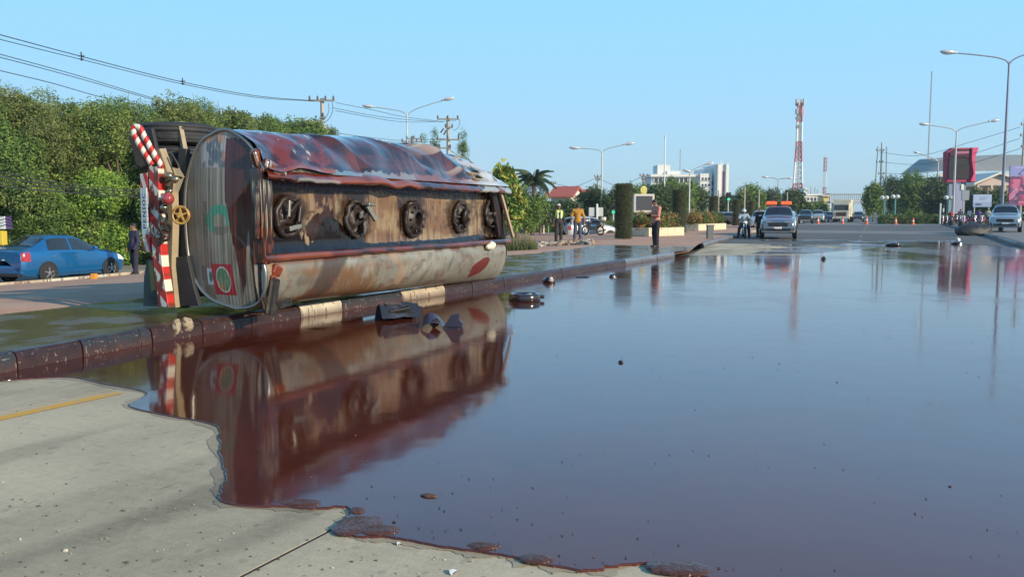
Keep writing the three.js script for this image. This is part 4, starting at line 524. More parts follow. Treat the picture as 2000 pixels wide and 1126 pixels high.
function pickup(name, label, group, px, py, d, width, body, dirx, dirz, extra, lift = 0) {
  const c = at(px, py, d), [car, S] = makeCar(name, label, 'pickup truck', { ...PICKUP, mirror: body }, body, V(c.x, lift, c.z), dirx, dirz, group);
  gb().rbox(.10, .20, 1.0, 2.60, .78, 0, .04).done('grille', blackTrim, car); gb().rbox(.14, .10, 1.35, 2.60, .52, 0, .03).done('lower_grille', blackTrim, car); gb().rbox(.16, .15, 1.70, 2.55, .40, 0, .06).done('bumper', mat([.16, .17, .18], .4), car);
  gb().rbox(.03, .12, .36, 2.69, .60, 0, .01).done('number_plate', plateM, car);
  for (const s of [-1, 1]) { gb().rbox(.12, .22, .20, 2.55, .56, s * .72, .05, 0, 0, .1).done('fog_lamp', blackTrim, car); gb().beam(V(2.64, .90, s * .30), V(2.50, .98, s * .82), .03, .05).done('grille_bar', chromeM, car); }
  extra?.(car, S); return car;
}
pickup('police_pickup_truck', 'grey pickup truck with orange lit roof beacons facing the camera on the wet road', null, 1520, 464, 47.5, 1.8, paint([.20, .25, .32], .55, .3), -.30, .954, (car) => {
  gb().rbox(.22, .07, 1.30, .05, 1.82, 0, .03).done('beacon_bar', blackTrim, car);
  const glow = mat([.5, .06, .02], .3, 0, { emissive: new THREE.Color().setRGB(1, .14, .03), emissiveIntensity: .9 });
  for (const s of [-1, 1]) gb().rbox(.26, .19, .56, .05, 1.93, s * .39, .06).done('beacon_lens', glow, car);
});
{ const c = at(1962, 444, 59); pickup('silver_pickup_truck', 'pale silver pickup truck facing the camera on the right forecourt beside the tall lamp', null, 1963, 446, 57, 1.8, paint([.36, .44, .50], .5, .3), -.50, .866, (car) => { gb().rbox(.9, .05, 1.1, -.3, 1.83, 0, .02).done('roof_rack', chromeM, car); }, .12); }
// queue of traffic far down the road
const HATCH = { st: [[1.95, .32, .62, .62, .68, .5], [1.85, .24, .78, .74, .82, .6], [1.3, .2, .84, .88, 1.0, .62], [.95, .2, .85, .93, 1.07, .64], [.3, .2, .85, .97, 1.50, .58], [-.5, .2, .85, .99, 1.58, .58], [-1.4, .22, .85, 1.0, 1.50, .56], [-1.8, .26, .82, 1.0, 1.16, .60], [-1.92, .34, .74, .94, 1.02, .58]], side: [[.62, -.22, .1, 0], [-.30, -1.25, 0, .1]], wind: [.88, .3], rear: [-1.45, -1.78], doors: [[.75, -.24], [-.27, -1.2]], axles: [1.22, -1.22], r: .31, head: [1.86, 1.5, 2.2, 3.2], tail: [-1.7, -1.9, 2.1, 3.1] };
const farCar = (name, label, spec, col, px, py, d, hx, hz, cat = 'car', lift = 0, group = 'queue of traffic far down the road') => { const c = at(px, py, d); return makeCar(name, label, cat, spec, paint(col, .3, .35), V(c.x, lift, c.z), hx, hz, group)[0]; };
farCar('white_car', 'white car just behind and right of the pickup with lit roof beacons', HATCH, [.55, .55, .55], 1536, 440, 76, -.40, .92);
farCar('dark_pickup_truck', 'dark pickup facing us, first of the queue right of the white car', PICKUP, [.03, .032, .035], 1574, 433, 112, -.36, .93, 'pickup truck');
farCar('pale_pickup_truck', 'pale grey pickup facing us between the dark pickup and navy cars', PICKUP, [.40, .44, .44], 1598, 432, 122, -.36, .93, 'pickup truck');
farCar('navy_car', 'navy car left of two, nose to tail beside the cream lorry', HATCH, [.02, .025, .06], 1617, 432, 124, -.36, .93);
farCar('navy_car', 'navy car right of two, tucked against the cream lorry', HATCH, [.022, .022, .05], 1629, 431, 132, -.36, .93);
farCar('dark_car', 'dark car right of the cream lorry near the round tree', HATCH, [.025, .027, .045], 1676, 431, 128, -.42, .91);
farCar('grey_car', 'grey car left of the lit beacon pickup behind the standing person', HATCH, [.42, .44, .43], 1487, 441, 72, -.36, .93);
{ // cream lorry
  const c = at(1646, 432, 126), t = thing('cargo_lorry', 'cream flat-fronted lorry facing us in the middle of the traffic queue', 'lorry', V(c.x, 0, c.z), turnTo(-.42, .907), 'queue of traffic far down the road'), cm = mat([.60, .56, .44], .5), bx = mat([.62, .56, .40], .6);
  gb().rbox(1.8, 2.1, 2.25, 2.6, 1.75, 0, .12).done('cab', cm, t); gb().rbox(.06, .75, 1.95, 3.51, 2.15, 0, .05).done('windscreen', glassM, t); gb().rbox(.08, .55, 1.4, 3.51, 1.18, 0, .04).done('grille', mat([.08, .03, .02], .5), t); gb().rbox(.25, .35, 2.3, 3.5, .68, 0, .06).done('bumper', cm, t); gb().rbox(5, 2.5, 2.35, -.9, 2.05, 0, .05).done('cargo_box', bx, t); gb().rbox(.3, .12, 2.0, 3.3, 2.9, 0, .05).done('sun_visor', cm, t);
  for (const s of [-1, 1]) { wheelOf(t, 2.5, s * 1.0, .48, .28); wheelOf(t, -2.2, s * 1.0, .48, .4); gb().rbox(.05, .2, .3, 3.53, .95, s * .9, .03).done('headlight', lampClear, t); }
}
farCar('silver_estate_car', 'silver car on the far carriageway between the yellow shirt and the lamp post', HATCH, [.42, .44, .46], 1148, 446, 56, .9, -.44, 'car', -.42, null);
farCar('red_car', 'small red car glimpsed between clipped columns beyond the planters', HATCH, [.32, .03, .03], 1409, 434, 96, .5, -.86, 'car', -.1, null);
farCar('brown_car', 'dull brown car left of the farther clipped columns', HATCH, [.20, .15, .12], 1429, 436, 92, .5, -.86, 'car', -.1, null);
// motorbikes
function motorbike(name, label, p, turn, col, group, rider) {
  const t = thing(name, label, 'motorbike', p, turn, group), pm = mat(col, .3, .1, { clearcoat: 1 });
  for (const x of [.62, -.60]) { const g = new THREE.Group(); g.name = 'wheel'; g.position.set(x, .29, 0); t.add(g); gb().add(new THREE.TorusGeometry(.25, .045, 8, 24)).done('tyre', tyreMat, g); const b = gb(); for (let k = 0; k < 6; k++) { const a = k / 6 * 6.283; b.bar(V(0, 0, 0), V(Math.cos(a) * .23, Math.sin(a) * .23, 0), .008); } b.add(new THREE.TorusGeometry(.215, .012, 6, 20)).cyl(.04, .04, .09, 0, 0, 0, 10, Math.PI / 2).done('rim', rimMat, g); }
  gb().rbox(.75, .26, .24, -.05, .44, 0, .1).rbox(.30, .46, .20, .34, .62, 0, .09, 0, 0, .35).rbox(.42, .18, .22, -.52, .66, 0, .08, 0, 0, -.15).done('body', pm, t);
  gb().rbox(.68, .10, .26, -.30, .80, 0, .05).done('seat', mat([.02, .02, .02], .6), t);
  gb().bar(V(.62, .29, .07), V(.42, .92, .06), .022).bar(V(.62, .29, -.07), V(.42, .92, -.06), .022).done('front_fork', rimMat, t);
  gb().tube([V(.28, 1.0, .34), V(.40, 1.0, .2), V(.44, .95, 0), V(.40, 1.0, -.2), V(.28, 1.0, -.34)], .016, 6).done('handlebar', blackTrim, t);
  gb().sph(.10, .10, .12, .50, .86, 0, 12).done('headlight', lampClear, t); gb().rbox(.36, .05, .13, .66, .58, 0, .02, 0, 0, .15).done('front_mudguard', pm, t); gb().rbox(.30, .04, .14, -.78, .56, 0, .02, 0, 0, -.4).done('rear_mudguard', pm, t);
  gb().tube([V(.05, .25, .12), V(-.4, .24, .15), V(-.85, .36, .16)], .045, 8).done('exhaust', chromeM, t);
  return t;
}
// ---------- people ----------
function sdf(prims, c, half, res, k = .03) {
  const mc = new MarchingCubes(res, mat('#888'), false, false, 160000); const f = mc.field, h = res / 2; f.fill(-10);
  const D = new Float32Array(res * res * res).fill(1), P = V(), ab = V(), ap = V();
  for (const q of prims) {
    const kk = q.k ?? k, rad = Math.max(q.ra ?? 0, q.rb ?? 0, ...(q.r ?? [0])) + kk * 2 + 2.5 * half / h, lo = q.c ? q.c.clone().subScalar(rad) : q.a.clone().min(q.b).subScalar(rad), hi = q.c ? q.c.clone().addScalar(rad) : q.a.clone().max(q.b).addScalar(rad);
    const I = (v, o) => (v - o) / half * h + h, r0 = [I(lo.x, c.x), I(lo.y, c.y), I(lo.z, c.z)].map((v) => Math.max(0, Math.floor(v))), r1 = [I(hi.x, c.x), I(hi.y, c.y), I(hi.z, c.z)].map((v) => Math.min(res - 1, Math.ceil(v)));
    if (q.a) ab.copy(q.b).sub(q.a); const L2 = q.a ? Math.max(1e-9, ab.lengthSq()) : 1;
    for (let z = r0[2]; z <= r1[2]; z++) for (let y = r0[1]; y <= r1[1]; y++) for (let x = r0[0]; x <= r1[0]; x++) {
      P.set((x - h) / h * half + c.x, (y - h) / h * half + c.y, (z - h) / h * half + c.z); let d;
      if (q.a) { ap.copy(P).sub(q.a); const t = cl(ap.dot(ab) / L2); d = ap.addScaledVector(ab, -t); if (q.flat) d.z /= q.flat; d = d.length() - lerp(q.ra, q.rb, t); }
      else { const ex = (P.x - q.c.x) / q.r[0], ey = (P.y - q.c.y) / q.r[1], ez = (P.z - q.c.z) / q.r[2], l = Math.hypot(ex, ey, ez); d = (l - 1) * Math.min(...q.r); }
      const o = x + y * res + z * res * res, e = D[o], m = cl(.5 + .5 * (e - d) / kk); D[o] = e > .9 ? Math.min(e, d) : lerp(e, d, m) - kk * m * (1 - m);
    }
  }
  for (let i = 0; i < D.length; i++) f[i] = -D[i]; mc.isolation = 0; mc.update();
  const g0 = new THREE.BufferGeometry(); g0.setAttribute('position', new THREE.BufferAttribute(mc.positionArray.slice(0, mc.count * 3), 3)); let g = mergeVertices(g0, 1e-5); g.scale(half, half, half); g.translate(c.x, c.y, c.z); g.computeVertexNormals(); return plain(g);
}
const headGeo = sdf([{ c: V(0, .035, -.012), r: [.074, .092, .090] }, { a: V(0, -.03, .02), b: V(0, -.07, .045), ra: .052, rb: .034 }, { a: V(0, .012, .082), b: V(0, -.018, .104), ra: .010, rb: .014, k: .012 }, { c: V(.076, .0, -.012), r: [.010, .030, .02], k: .008 }, { c: V(-.076, .0, -.012), r: [.010, .030, .02], k: .008 }, { a: V(-.018, -.048, .076), b: V(.018, -.048, .076), ra: .009, rb: .009, k: .01 }, { a: V(-.04, .030, .075), b: V(.04, .030, .075), ra: .010, rb: .010, k: .015 }, { a: V(0, -.05, -.02), b: V(0, -.16, -.03), ra: .052, rb: .056 }], V(0, -.02, 0), .16, 64, .02);
const hairGeo = sdf([{ c: V(0, .055, -.024), r: [.082, .086, .094] }, { c: V(0, .005, -.062), r: [.074, .070, .05] }], V(0, .03, -.02), .14, 48, .02);
const handGeo = (() => { // palm pointing down -y, thumb towards +z
  const p = [{ a: V(0, 0, 0), b: V(0, -.075, .004), ra: .026, rb: .034, flat: 1.0 }]; const fl = [.066, .075, .070, .055]; for (let i = 0; i < 4; i++) { const z = .030 - i * .020, L = fl[i]; p.push({ a: V(.002, -.080, z), b: V(.012, -.080 - L * .5, z * 1.05), ra: .0105, rb: .0095, k: .008 }, { a: V(.012, -.080 - L * .5, z * 1.05), b: V(.030, -.080 - L * .92, z * 1.02), ra: .0095, rb: .008, k: .008 }); }
  p.push({ a: V(.006, -.022, .024), b: V(.016, -.058, .054), ra: .013, rb: .011, k: .012 }, { a: V(.016, -.058, .054), b: V(.026, -.088, .056), ra: .011, rb: .009, k: .008 }); const g = sdf(p, V(.01, -.075, 0), .10, 56, .014); g.scale(1, 1, 1); return g; })();
function person(label, p, turn, o) {                                 // local +Z is forward
  const t = thing('person', label, 'person', p, 0); t.rotation.y = turn; if (o.group) t.userData.group = o.group; const k = o.h / 1.72;
  const J = { hip: [0, .93, 0], chest: [0, 1.26, .01], neck: [0, 1.44, -.01], head: [0, 1.575, .02], ls: [.185, 1.39, -.01], rs: [-.185, 1.39, -.01], le: [.24, 1.11, -.03], re: [-.24, 1.11, -.03], lw: [.25, .87, .05], rw: [-.25, .87, .05], lh: [.095, .91, 0], rh: [-.095, .91, 0], lk: [.105, .49, .02], rk: [-.105, .49, .02], la: [.11, .085, -.02], ra: [-.11, .085, -.02], ...o.J }; const j = {}; for (const n in J) j[n] = V(...J[n]).multiplyScalar(k);
  const C = (a, b, ra, rb, e = 0) => ({ a: j[a], b: j[b], ra: (ra + e) * k, rb: (rb + e) * k });
  const foot = (a) => ({ a: j[a].clone().add(V(0, -.035, -.03).multiplyScalar(k)), b: j[a].clone().add(V(0, -.05, .14).multiplyScalar(k)), ra: .042 * k, rb: .034 * k });
  const torso = (e) => [{ a: j.hip.clone().add(V(.06 * k, 0, 0)), b: j.hip.clone().add(V(-.06 * k, 0, 0)), ra: (.105 + e) * k, rb: (.105 + e) * k }, { a: j.hip, b: j.chest, ra: (.118 + e) * k, rb: (.130 + e) * k }, { a: j.chest.clone().lerp(j.ls, .45), b: j.chest.clone().lerp(j.rs, .45), ra: (.112 + e) * k, rb: (.112 + e) * k }, C('ls', 'rs', .062, .062, e), { a: j.neck, b: j.chest, ra: .055 * k, rb: .10 * k }];
  const mid = V(0, .86 * k, 0), half = .98 * k, res = o.res ?? 100, toG = (g, m) => { g = g.clone(); g.applyMatrix4(m); return g; };
  const body = [sdf([...torso(0), C('ls', 'le', .050, .042), C('rs', 're', .050, .042), C('le', 'lw', .041, .028), C('re', 'rw', .041, .028), C('lh', 'lk', .085, .058), C('rh', 'rk', .085, .058), C('lk', 'la', .056, .038), C('rk', 'ra', .056, .038), { ...foot('la') }, { ...foot('ra') }, C('neck', 'head', .055, .05)], mid, half, res)];
  const hq = new THREE.Quaternion().setFromEuler(new THREE.Euler(o.tilt ?? 0, o.look ?? 0, 0)), hm = new THREE.Matrix4().compose(j.head, hq, V(k, k, k)); body.push(toG(headGeo, hm));
  for (const [w, e, s] of [['lw', 'le', 1], ['rw', 're', -1]]) { const d = j[w].clone().sub(j[e]).normalize(), q = new THREE.Quaternion().setFromUnitVectors(V(0, -1, 0), d); body.push(toG(handGeo, new THREE.Matrix4().compose(j[w], q, V(s * -k, k, k)))); }
  mesh('body', mergeGeometries(body), mat(o.skin ?? [.26, .13, .08], .6), t);
  const e = .014, sl = o.sleeve ?? 1, sp = [...torso(e + .004), C('ls', 'le', .056, .048, e), C('rs', 're', .056, .048, e)]; if (sl > 1) sp.push(C('le', 'lw', .047, .036, e), C('re', 'rw', .047, .036, e));
  mesh('shirt', sdf(sp.slice(0, 2).concat(sp.slice(2)), mid, half, res), o.shirtM ?? cloth(o.shirt), t);
  mesh('trousers', sdf([{ a: j.hip.clone().add(V(.06 * k, 0, 0)), b: j.hip.clone().add(V(-.06 * k, 0, 0)), ra: .116 * k, rb: .116 * k }, C('lh', 'lk', .088, .068, e), C('rh', 'rk', .088, .068, e), C('lk', 'la', .066, .056, e), C('rk', 'ra', .066, .056, e)], mid, half, res, .02), cloth(o.trousers), t);
  for (const a of ['la', 'ra']) { const f = foot(a); gb().add(sdf([{ ...f, ra: f.ra + .010, rb: f.rb + .008 }], f.a.clone().lerp(f.b, .5), .2 * k, 32)).done('shoe', mat(o.shoe ?? [.02, .018, .016], .5), t); }
  const eyes = gb(); for (const s of [-1, 1]) eyes.sph(.009, .007, .006, s * .030, .010, .080, 8); mesh('eyes', toG(eyes.geo(), hm), mat([.02, .015, .012], .2), t);
  if (o.hat) o.hat(t, hm, toG, k); else mesh('hair', toG(hairGeo, hm), mat([.012, .010, .009], .6), t);
  o.extra?.(t, j, k, toG, hm); return t;
}
const clothT = tex(64, 64, (u, v) => { const k = .75 + .5 * fbm(u * 7, v * 7, 401, 3); return [k, k, k]; }, { surf: false }); const clothC = {}; function cloth(c) { return clothC[c.join()] ??= mat(c, .85, 0, clothT); }
const faceCam = (p, a = 0) => Math.atan2(-p.x, -p.z) + a;
{ // man in navy at the left
  const q = at(264, 537, 27.6), p = V(q.x, FAR_E(stOf(q)[0]) - .06 , q.z);
  person('man in dark navy clothes standing on the far roadside left of the tanker', p, faceCam(p, -1.15), { h: 1.72, shirt: [.025, .025, .06], sleeve: 2, trousers: [.018, .018, .035], tilt: .25, J: { lw: [.20, .88, .10], rw: [-.20, .90, .10], la: [.10, .085, .05], ra: [-.11, .085, -.08] } });
}
const ground = (px, py, d) => { const q = at(px, py, d), s = stOf(q); return V(q.x, medH(s[0], s[1]), q.z); };
const cap8 = (c, brim = .1) => (t, hm, toG) => { const b = gb().add(new THREE.SphereGeometry(1, 18, 9, 0, 6.283, 0, 1.6), MX(0, .055, -.02, 0, 0, 0, .088, .082, .1)).rbox(.13, .012, brim, 0, .066, .10, .005); mesh('cap', toG(b.geo(), hm), mat(c, .7), t); };
{ const p = ground(1281, 478, 31.2);
  person('man in pink patterned shirt and dark trousers looking at a phone beside the dark screen', p, faceCam(p, -1.05), { h: 1.76, shirt: [.52, .22, .17], trousers: [.016, .017, .026], tilt: .38, res: 110, J: { le: [.23, 1.12, .04], re: [-.21, 1.12, .06], lw: [.12, 1.13, .28], rw: [-.06, 1.16, .30], la: [.13, .085, .03], ra: [-.13, .085, -.04], neck: [0, 1.44, .02], head: [0, 1.565, .07] }, extra: (t, j, k) => { gb().rbox(.075, .012, .15, 0, 1.20, .40, .004, -.5).done('phone', mat([.02, .02, .022], .2), t); gb().add(new THREE.TorusGeometry(.126, .018, 6, 26), MX(0, .985 * k, 0, Math.PI / 2)).done('belt', blackTrim, t); } }); }
{ const p = ground(1128, 472, 38.3);
  person('man in orange yellow T-shirt and blue jeans with his back to us', p, faceCam(p, Math.PI), { h: 1.70, shirt: [.44, .22, .03], trousers: [.055, .075, .13], shoe: [.4, .4, .4], J: { lw: [.30, .88, .02], rw: [-.30, .88, .02], le: [.28, 1.12, -.04], re: [-.28, 1.12, -.04], la: [.14, .085, 0], ra: [-.14, .085, 0] } }); }
{ const p = ground(1091, 475, 37.8);
  person('police officer in dark uniform with bright yellow-green vest and white cap beside the rubble', p, faceCam(p, .25), { h: 1.72, shirt: [.035, .030, .028], sleeve: 2, trousers: [.03, .026, .026], hat: cap8([.6, .58, .56]), extra: (t, j, k) => { const v = gb(); v.add(sdf([{ a: V(.05, 1.16, .02), b: V(.07, 1.32, .02), ra: .13, rb: .13 }, { a: V(-.05, 1.16, .02), b: V(-.07, 1.32, .02), ra: .13, rb: .13 }], V(0, 1.24, .02), .36, 52)); const m = v.done('safety_vest', mat([.42, .60, .03], .6), t); gb().rbox(.045, .36, .012, .075, 1.24, .158, .004).rbox(.045, .36, .012, -.075, 1.24, .158, .004).done('reflective_strip', mat([.7, .72, .7], .3), m); } }); }
{ const p0 = at(1483, 463, 49), p = V(p0.x, 0, p0.z);
  person('dark clothed person standing left of the pickup with lit beacons', p, faceCam(p, -.6), { h: 1.70, shirt: [.03, .022, .02], sleeve: 2, trousers: [.02, .018, .018], res: 80 }); }
{ // officer astride a motorbike by the kerb
  const q = at(1453, 466, 47), p = V(q.x, 0, q.z), a = faceCam(p, .1); motorbike('police_motorbike', 'dark motorbike ridden by the officer in pale blue, by the kerb', p, a - Math.PI / 2, [.02, .02, .035]);
  const pp = p.clone().add(V(-Math.sin(a) * .18, 0, -Math.cos(a) * .18));
  person('officer in pale blue shirt and white helmet sitting astride a dark motorbike', pp, a, { h: 1.72, res: 90, shirt: [.30, .40, .46], trousers: [.02, .02, .04], hat: (t, hm, toG) => mesh('helmet', toG(gb().add(new THREE.SphereGeometry(1, 18, 12, 0, 6.283, 0, 1.9), MX(0, .03, -.015, 0, 0, 0, .118, .125, .13)).geo(), hm), mat([.62, .64, .66], .3, 0, { clearcoat: 1 }), t), J: { hip: [0, .82, -.1], lh: [.1, .80, -.08], rh: [-.1, .80, -.08], chest: [0, 1.14, -.06], neck: [0, 1.32, -.05], head: [0, 1.46, 0], ls: [.185, 1.27, -.06], rs: [-.185, 1.27, -.06], le: [.27, 1.08, .12], re: [-.27, 1.08, .12], lw: [.28, 1.03, .36], rw: [-.28, 1.03, .36], lk: [.25, .52, .20], rk: [-.25, .52, .20], la: [.30, .085, .10], ra: [-.30, .085, .10] } }); }
// bikes parked near the far crossing
{ const q = ground(1158, 455, 50); motorbike('parked_motorbike', 'grey motorbike parked just left of the lamp post beyond the yellow-shirted man', V(q.x, q.y, q.z), 2.3, [.16, .15, .15]); }
// ---------- vegetation ----------
function sprigGeo(n, R0, leaf, sd, droop = 0) {
  const r = rng(sd), pos = [], nor = [];
  for (let i = 0; i < n; i++) {
    const d = V(r() - .5, r() - .5 - droop, r() - .5).normalize().multiplyScalar(R0 * Math.cbrt(r())), q = new THREE.Quaternion().setFromEuler(new THREE.Euler(r() * 6, r() * 6, r() * 6)), L = leaf * rr(.7, 1.3, r), W = L * .42;
    const p = [V(-L, 0, 0), V(0, W * .25, W), V(L, 0, 0), V(0, W * .25, -W)].map((v) => v.applyQuaternion(q).add(d));
    for (const k of [0, 1, 2, 0, 2, 3]) pos.push(p[k].x, p[k].y, p[k].z);
  }
  const g = new THREE.BufferGeometry(); g.setAttribute('position', new THREE.Float32BufferAttribute(pos, 3)); g.computeVertexNormals(); return g;
}
const SPRIG = [sprigGeo(16, .30, .085, 1), sprigGeo(18, .30, .075, 2), sprigGeo(20, .32, .06, 3), sprigGeo(10, .30, .13, 4)];
const leafM = mat([1, 1, 1], .55, 0, { side: THREE.DoubleSide, transmission: .25 }); leafM.thickness = 0; leafM.roughness = .8;
const barkM = texMat(tex(64, 128, (u, v) => { const a = fbm(u * 8, v * 5, 411, 4), k = .6 + .8 * a; return [.13 * k, .10 * k, .075 * k]; }, { surf: false }), { roughness: .9 });
const GREENS = { mid: [[.060, .115, .022], [.095, .155, .030], [.035, .075, .018], [.13, .17, .035]], olive: [[.075, .11, .026], [.11, .145, .034], [.050, .080, .020], [.12, .14, .04]], dark: [[.030, .060, .018], [.045, .080, .024], [.020, .042, .014]], bright: [[.11, .20, .025], [.16, .25, .035], [.07, .15, .02]], yellow: [[.20, .22, .03], [.09, .16, .025], [.07, .13, .022], [.25, .24, .035], [.06, .11, .02]], hedge: [[.052, .062, .022], [.066, .076, .026], [.040, .050, .018]], cypress: [[.055, .10, .025], [.09, .14, .03], [.035, .07, .018]], flower: [[.07, .11, .025], [.20, .09, .03], [.06, .10, .02], [.05, .085, .02]] };
// crown: lobes [x, y, z, rx, ry, rz]
function crown(root, lobes, count, tones, scale, sd, sprig = 0, name = 'crown', shell = .55) {
  const r = rng(sd), vol = lobes.map((l) => Math.pow(l[3] * l[4] * l[5], .7)), tot = vol.reduce((a, b) => a + b, 0), im = new THREE.InstancedMesh(SPRIG[sprig], leafM, count), m = new THREE.Matrix4(), q = new THREE.Quaternion(), c = new THREE.Color(); let n = 0;
  lobes.forEach((l, li) => {
    const k = li === lobes.length - 1 ? count - n : Math.round(count * vol[li] / tot), lt = r();
    for (let i = 0; i < k && n < count; i++) {
      const d = V(r() - .5, r() - .5, r() - .5).normalize(), f = lerp(shell, 1.04, Math.pow(r(), .55)) * (.86 + .3 * vn(d.x * 2.2 + li * 7, d.y * 2.2 + d.z * 2, sd));
      q.setFromEuler(new THREE.Euler(r() * 6, r() * 6, r() * 6)); const s = scale * rr(.7, 1.35, r);
      m.compose(V(l[0] + d.x * f * l[3], l[1] + d.y * f * l[4], l[2] + d.z * f * l[5]), q, V(s, s, s)); im.setMatrixAt(n, m);
      const t = tones[Math.floor(cl(.6 * lt + .55 * r() - .05, 0, .999) * tones.length)], b = rr(1.25, 2.2, r); im.setColorAt(n++, c.setRGB(t[0] * b, t[1] * b, t[2] * b));
    }
  });
  im.count = n; im.name = name; tag(im, null, null, null, 'stuff'); root.add(im); return im;
}
function trunk(root, h, r0, lobes, sd) {
  const r = rng(sd + 5), b = gb(); b.bar(V(0, -.2, 0), V(rr(-.1, .1, r), h, rr(-.1, .1, r)), r0, r0 * .6, 9);
  for (const l of lobes) { const a = V(0, h * rr(.65, .95, r), 0), e = V(l[0], l[1], l[2]), m = a.clone().lerp(e, .5).add(V(0, h * .06, 0)); b.bar(a, m, r0 * .45, r0 * .32, 6).bar(m, e, r0 * .32, r0 * .12, 6); }
  return b.done('trunk', barkM, root);
}
function lobesIn(w, y0, y1, n, sd, dp = .8) { const r = rng(sd), o = []; for (let i = 0; i < n; i++) { const f = i / n, a = i * 2.4 + r(), rad = i ? w * .55 * rr(.5, 1, r) : 0, y = lerp(y0 + (y1 - y0) * .25, y1 - (y1 - y0) * .25, i ? r() : .6), s = rr(.75, 1.15, r); o.push([Math.cos(a) * rad, y, Math.sin(a) * rad * dp, w * .48 * s, (y1 - y0) * .30 * s, w * .48 * s * dp]); } return o; }
// tree seen at px with its foot py (or level h) at distance d; sizes are metres from pixels
function tree(name, label, cat, px, d, topPx, botPx, wPx, o = {}) {
  const k = d / FL, g = o.h ?? 0, q = at(px, 415, d), root = thing(name, label, cat, V(q.x, g, q.z), 0, o.group), top = EYE + (415 - topPx) * k - g, bot = EYE + (415 - botPx) * k - g, w = wPx * k / 2, lb = lobesIn(w, bot, top, o.lobes ?? 7, o.sd ?? Math.round(px), o.dp);
  trunk(root, Math.max(.4, lerp(bot, top, .45)), Math.max(.09, w * .09), lb, px);
  crown(root, lb, o.n ?? 700, GREENS[o.tone ?? 'mid'], o.s ?? Math.max(.9, k * 26), Math.round(px * 3 + d), o.sprig ?? 0);
  return root;
}
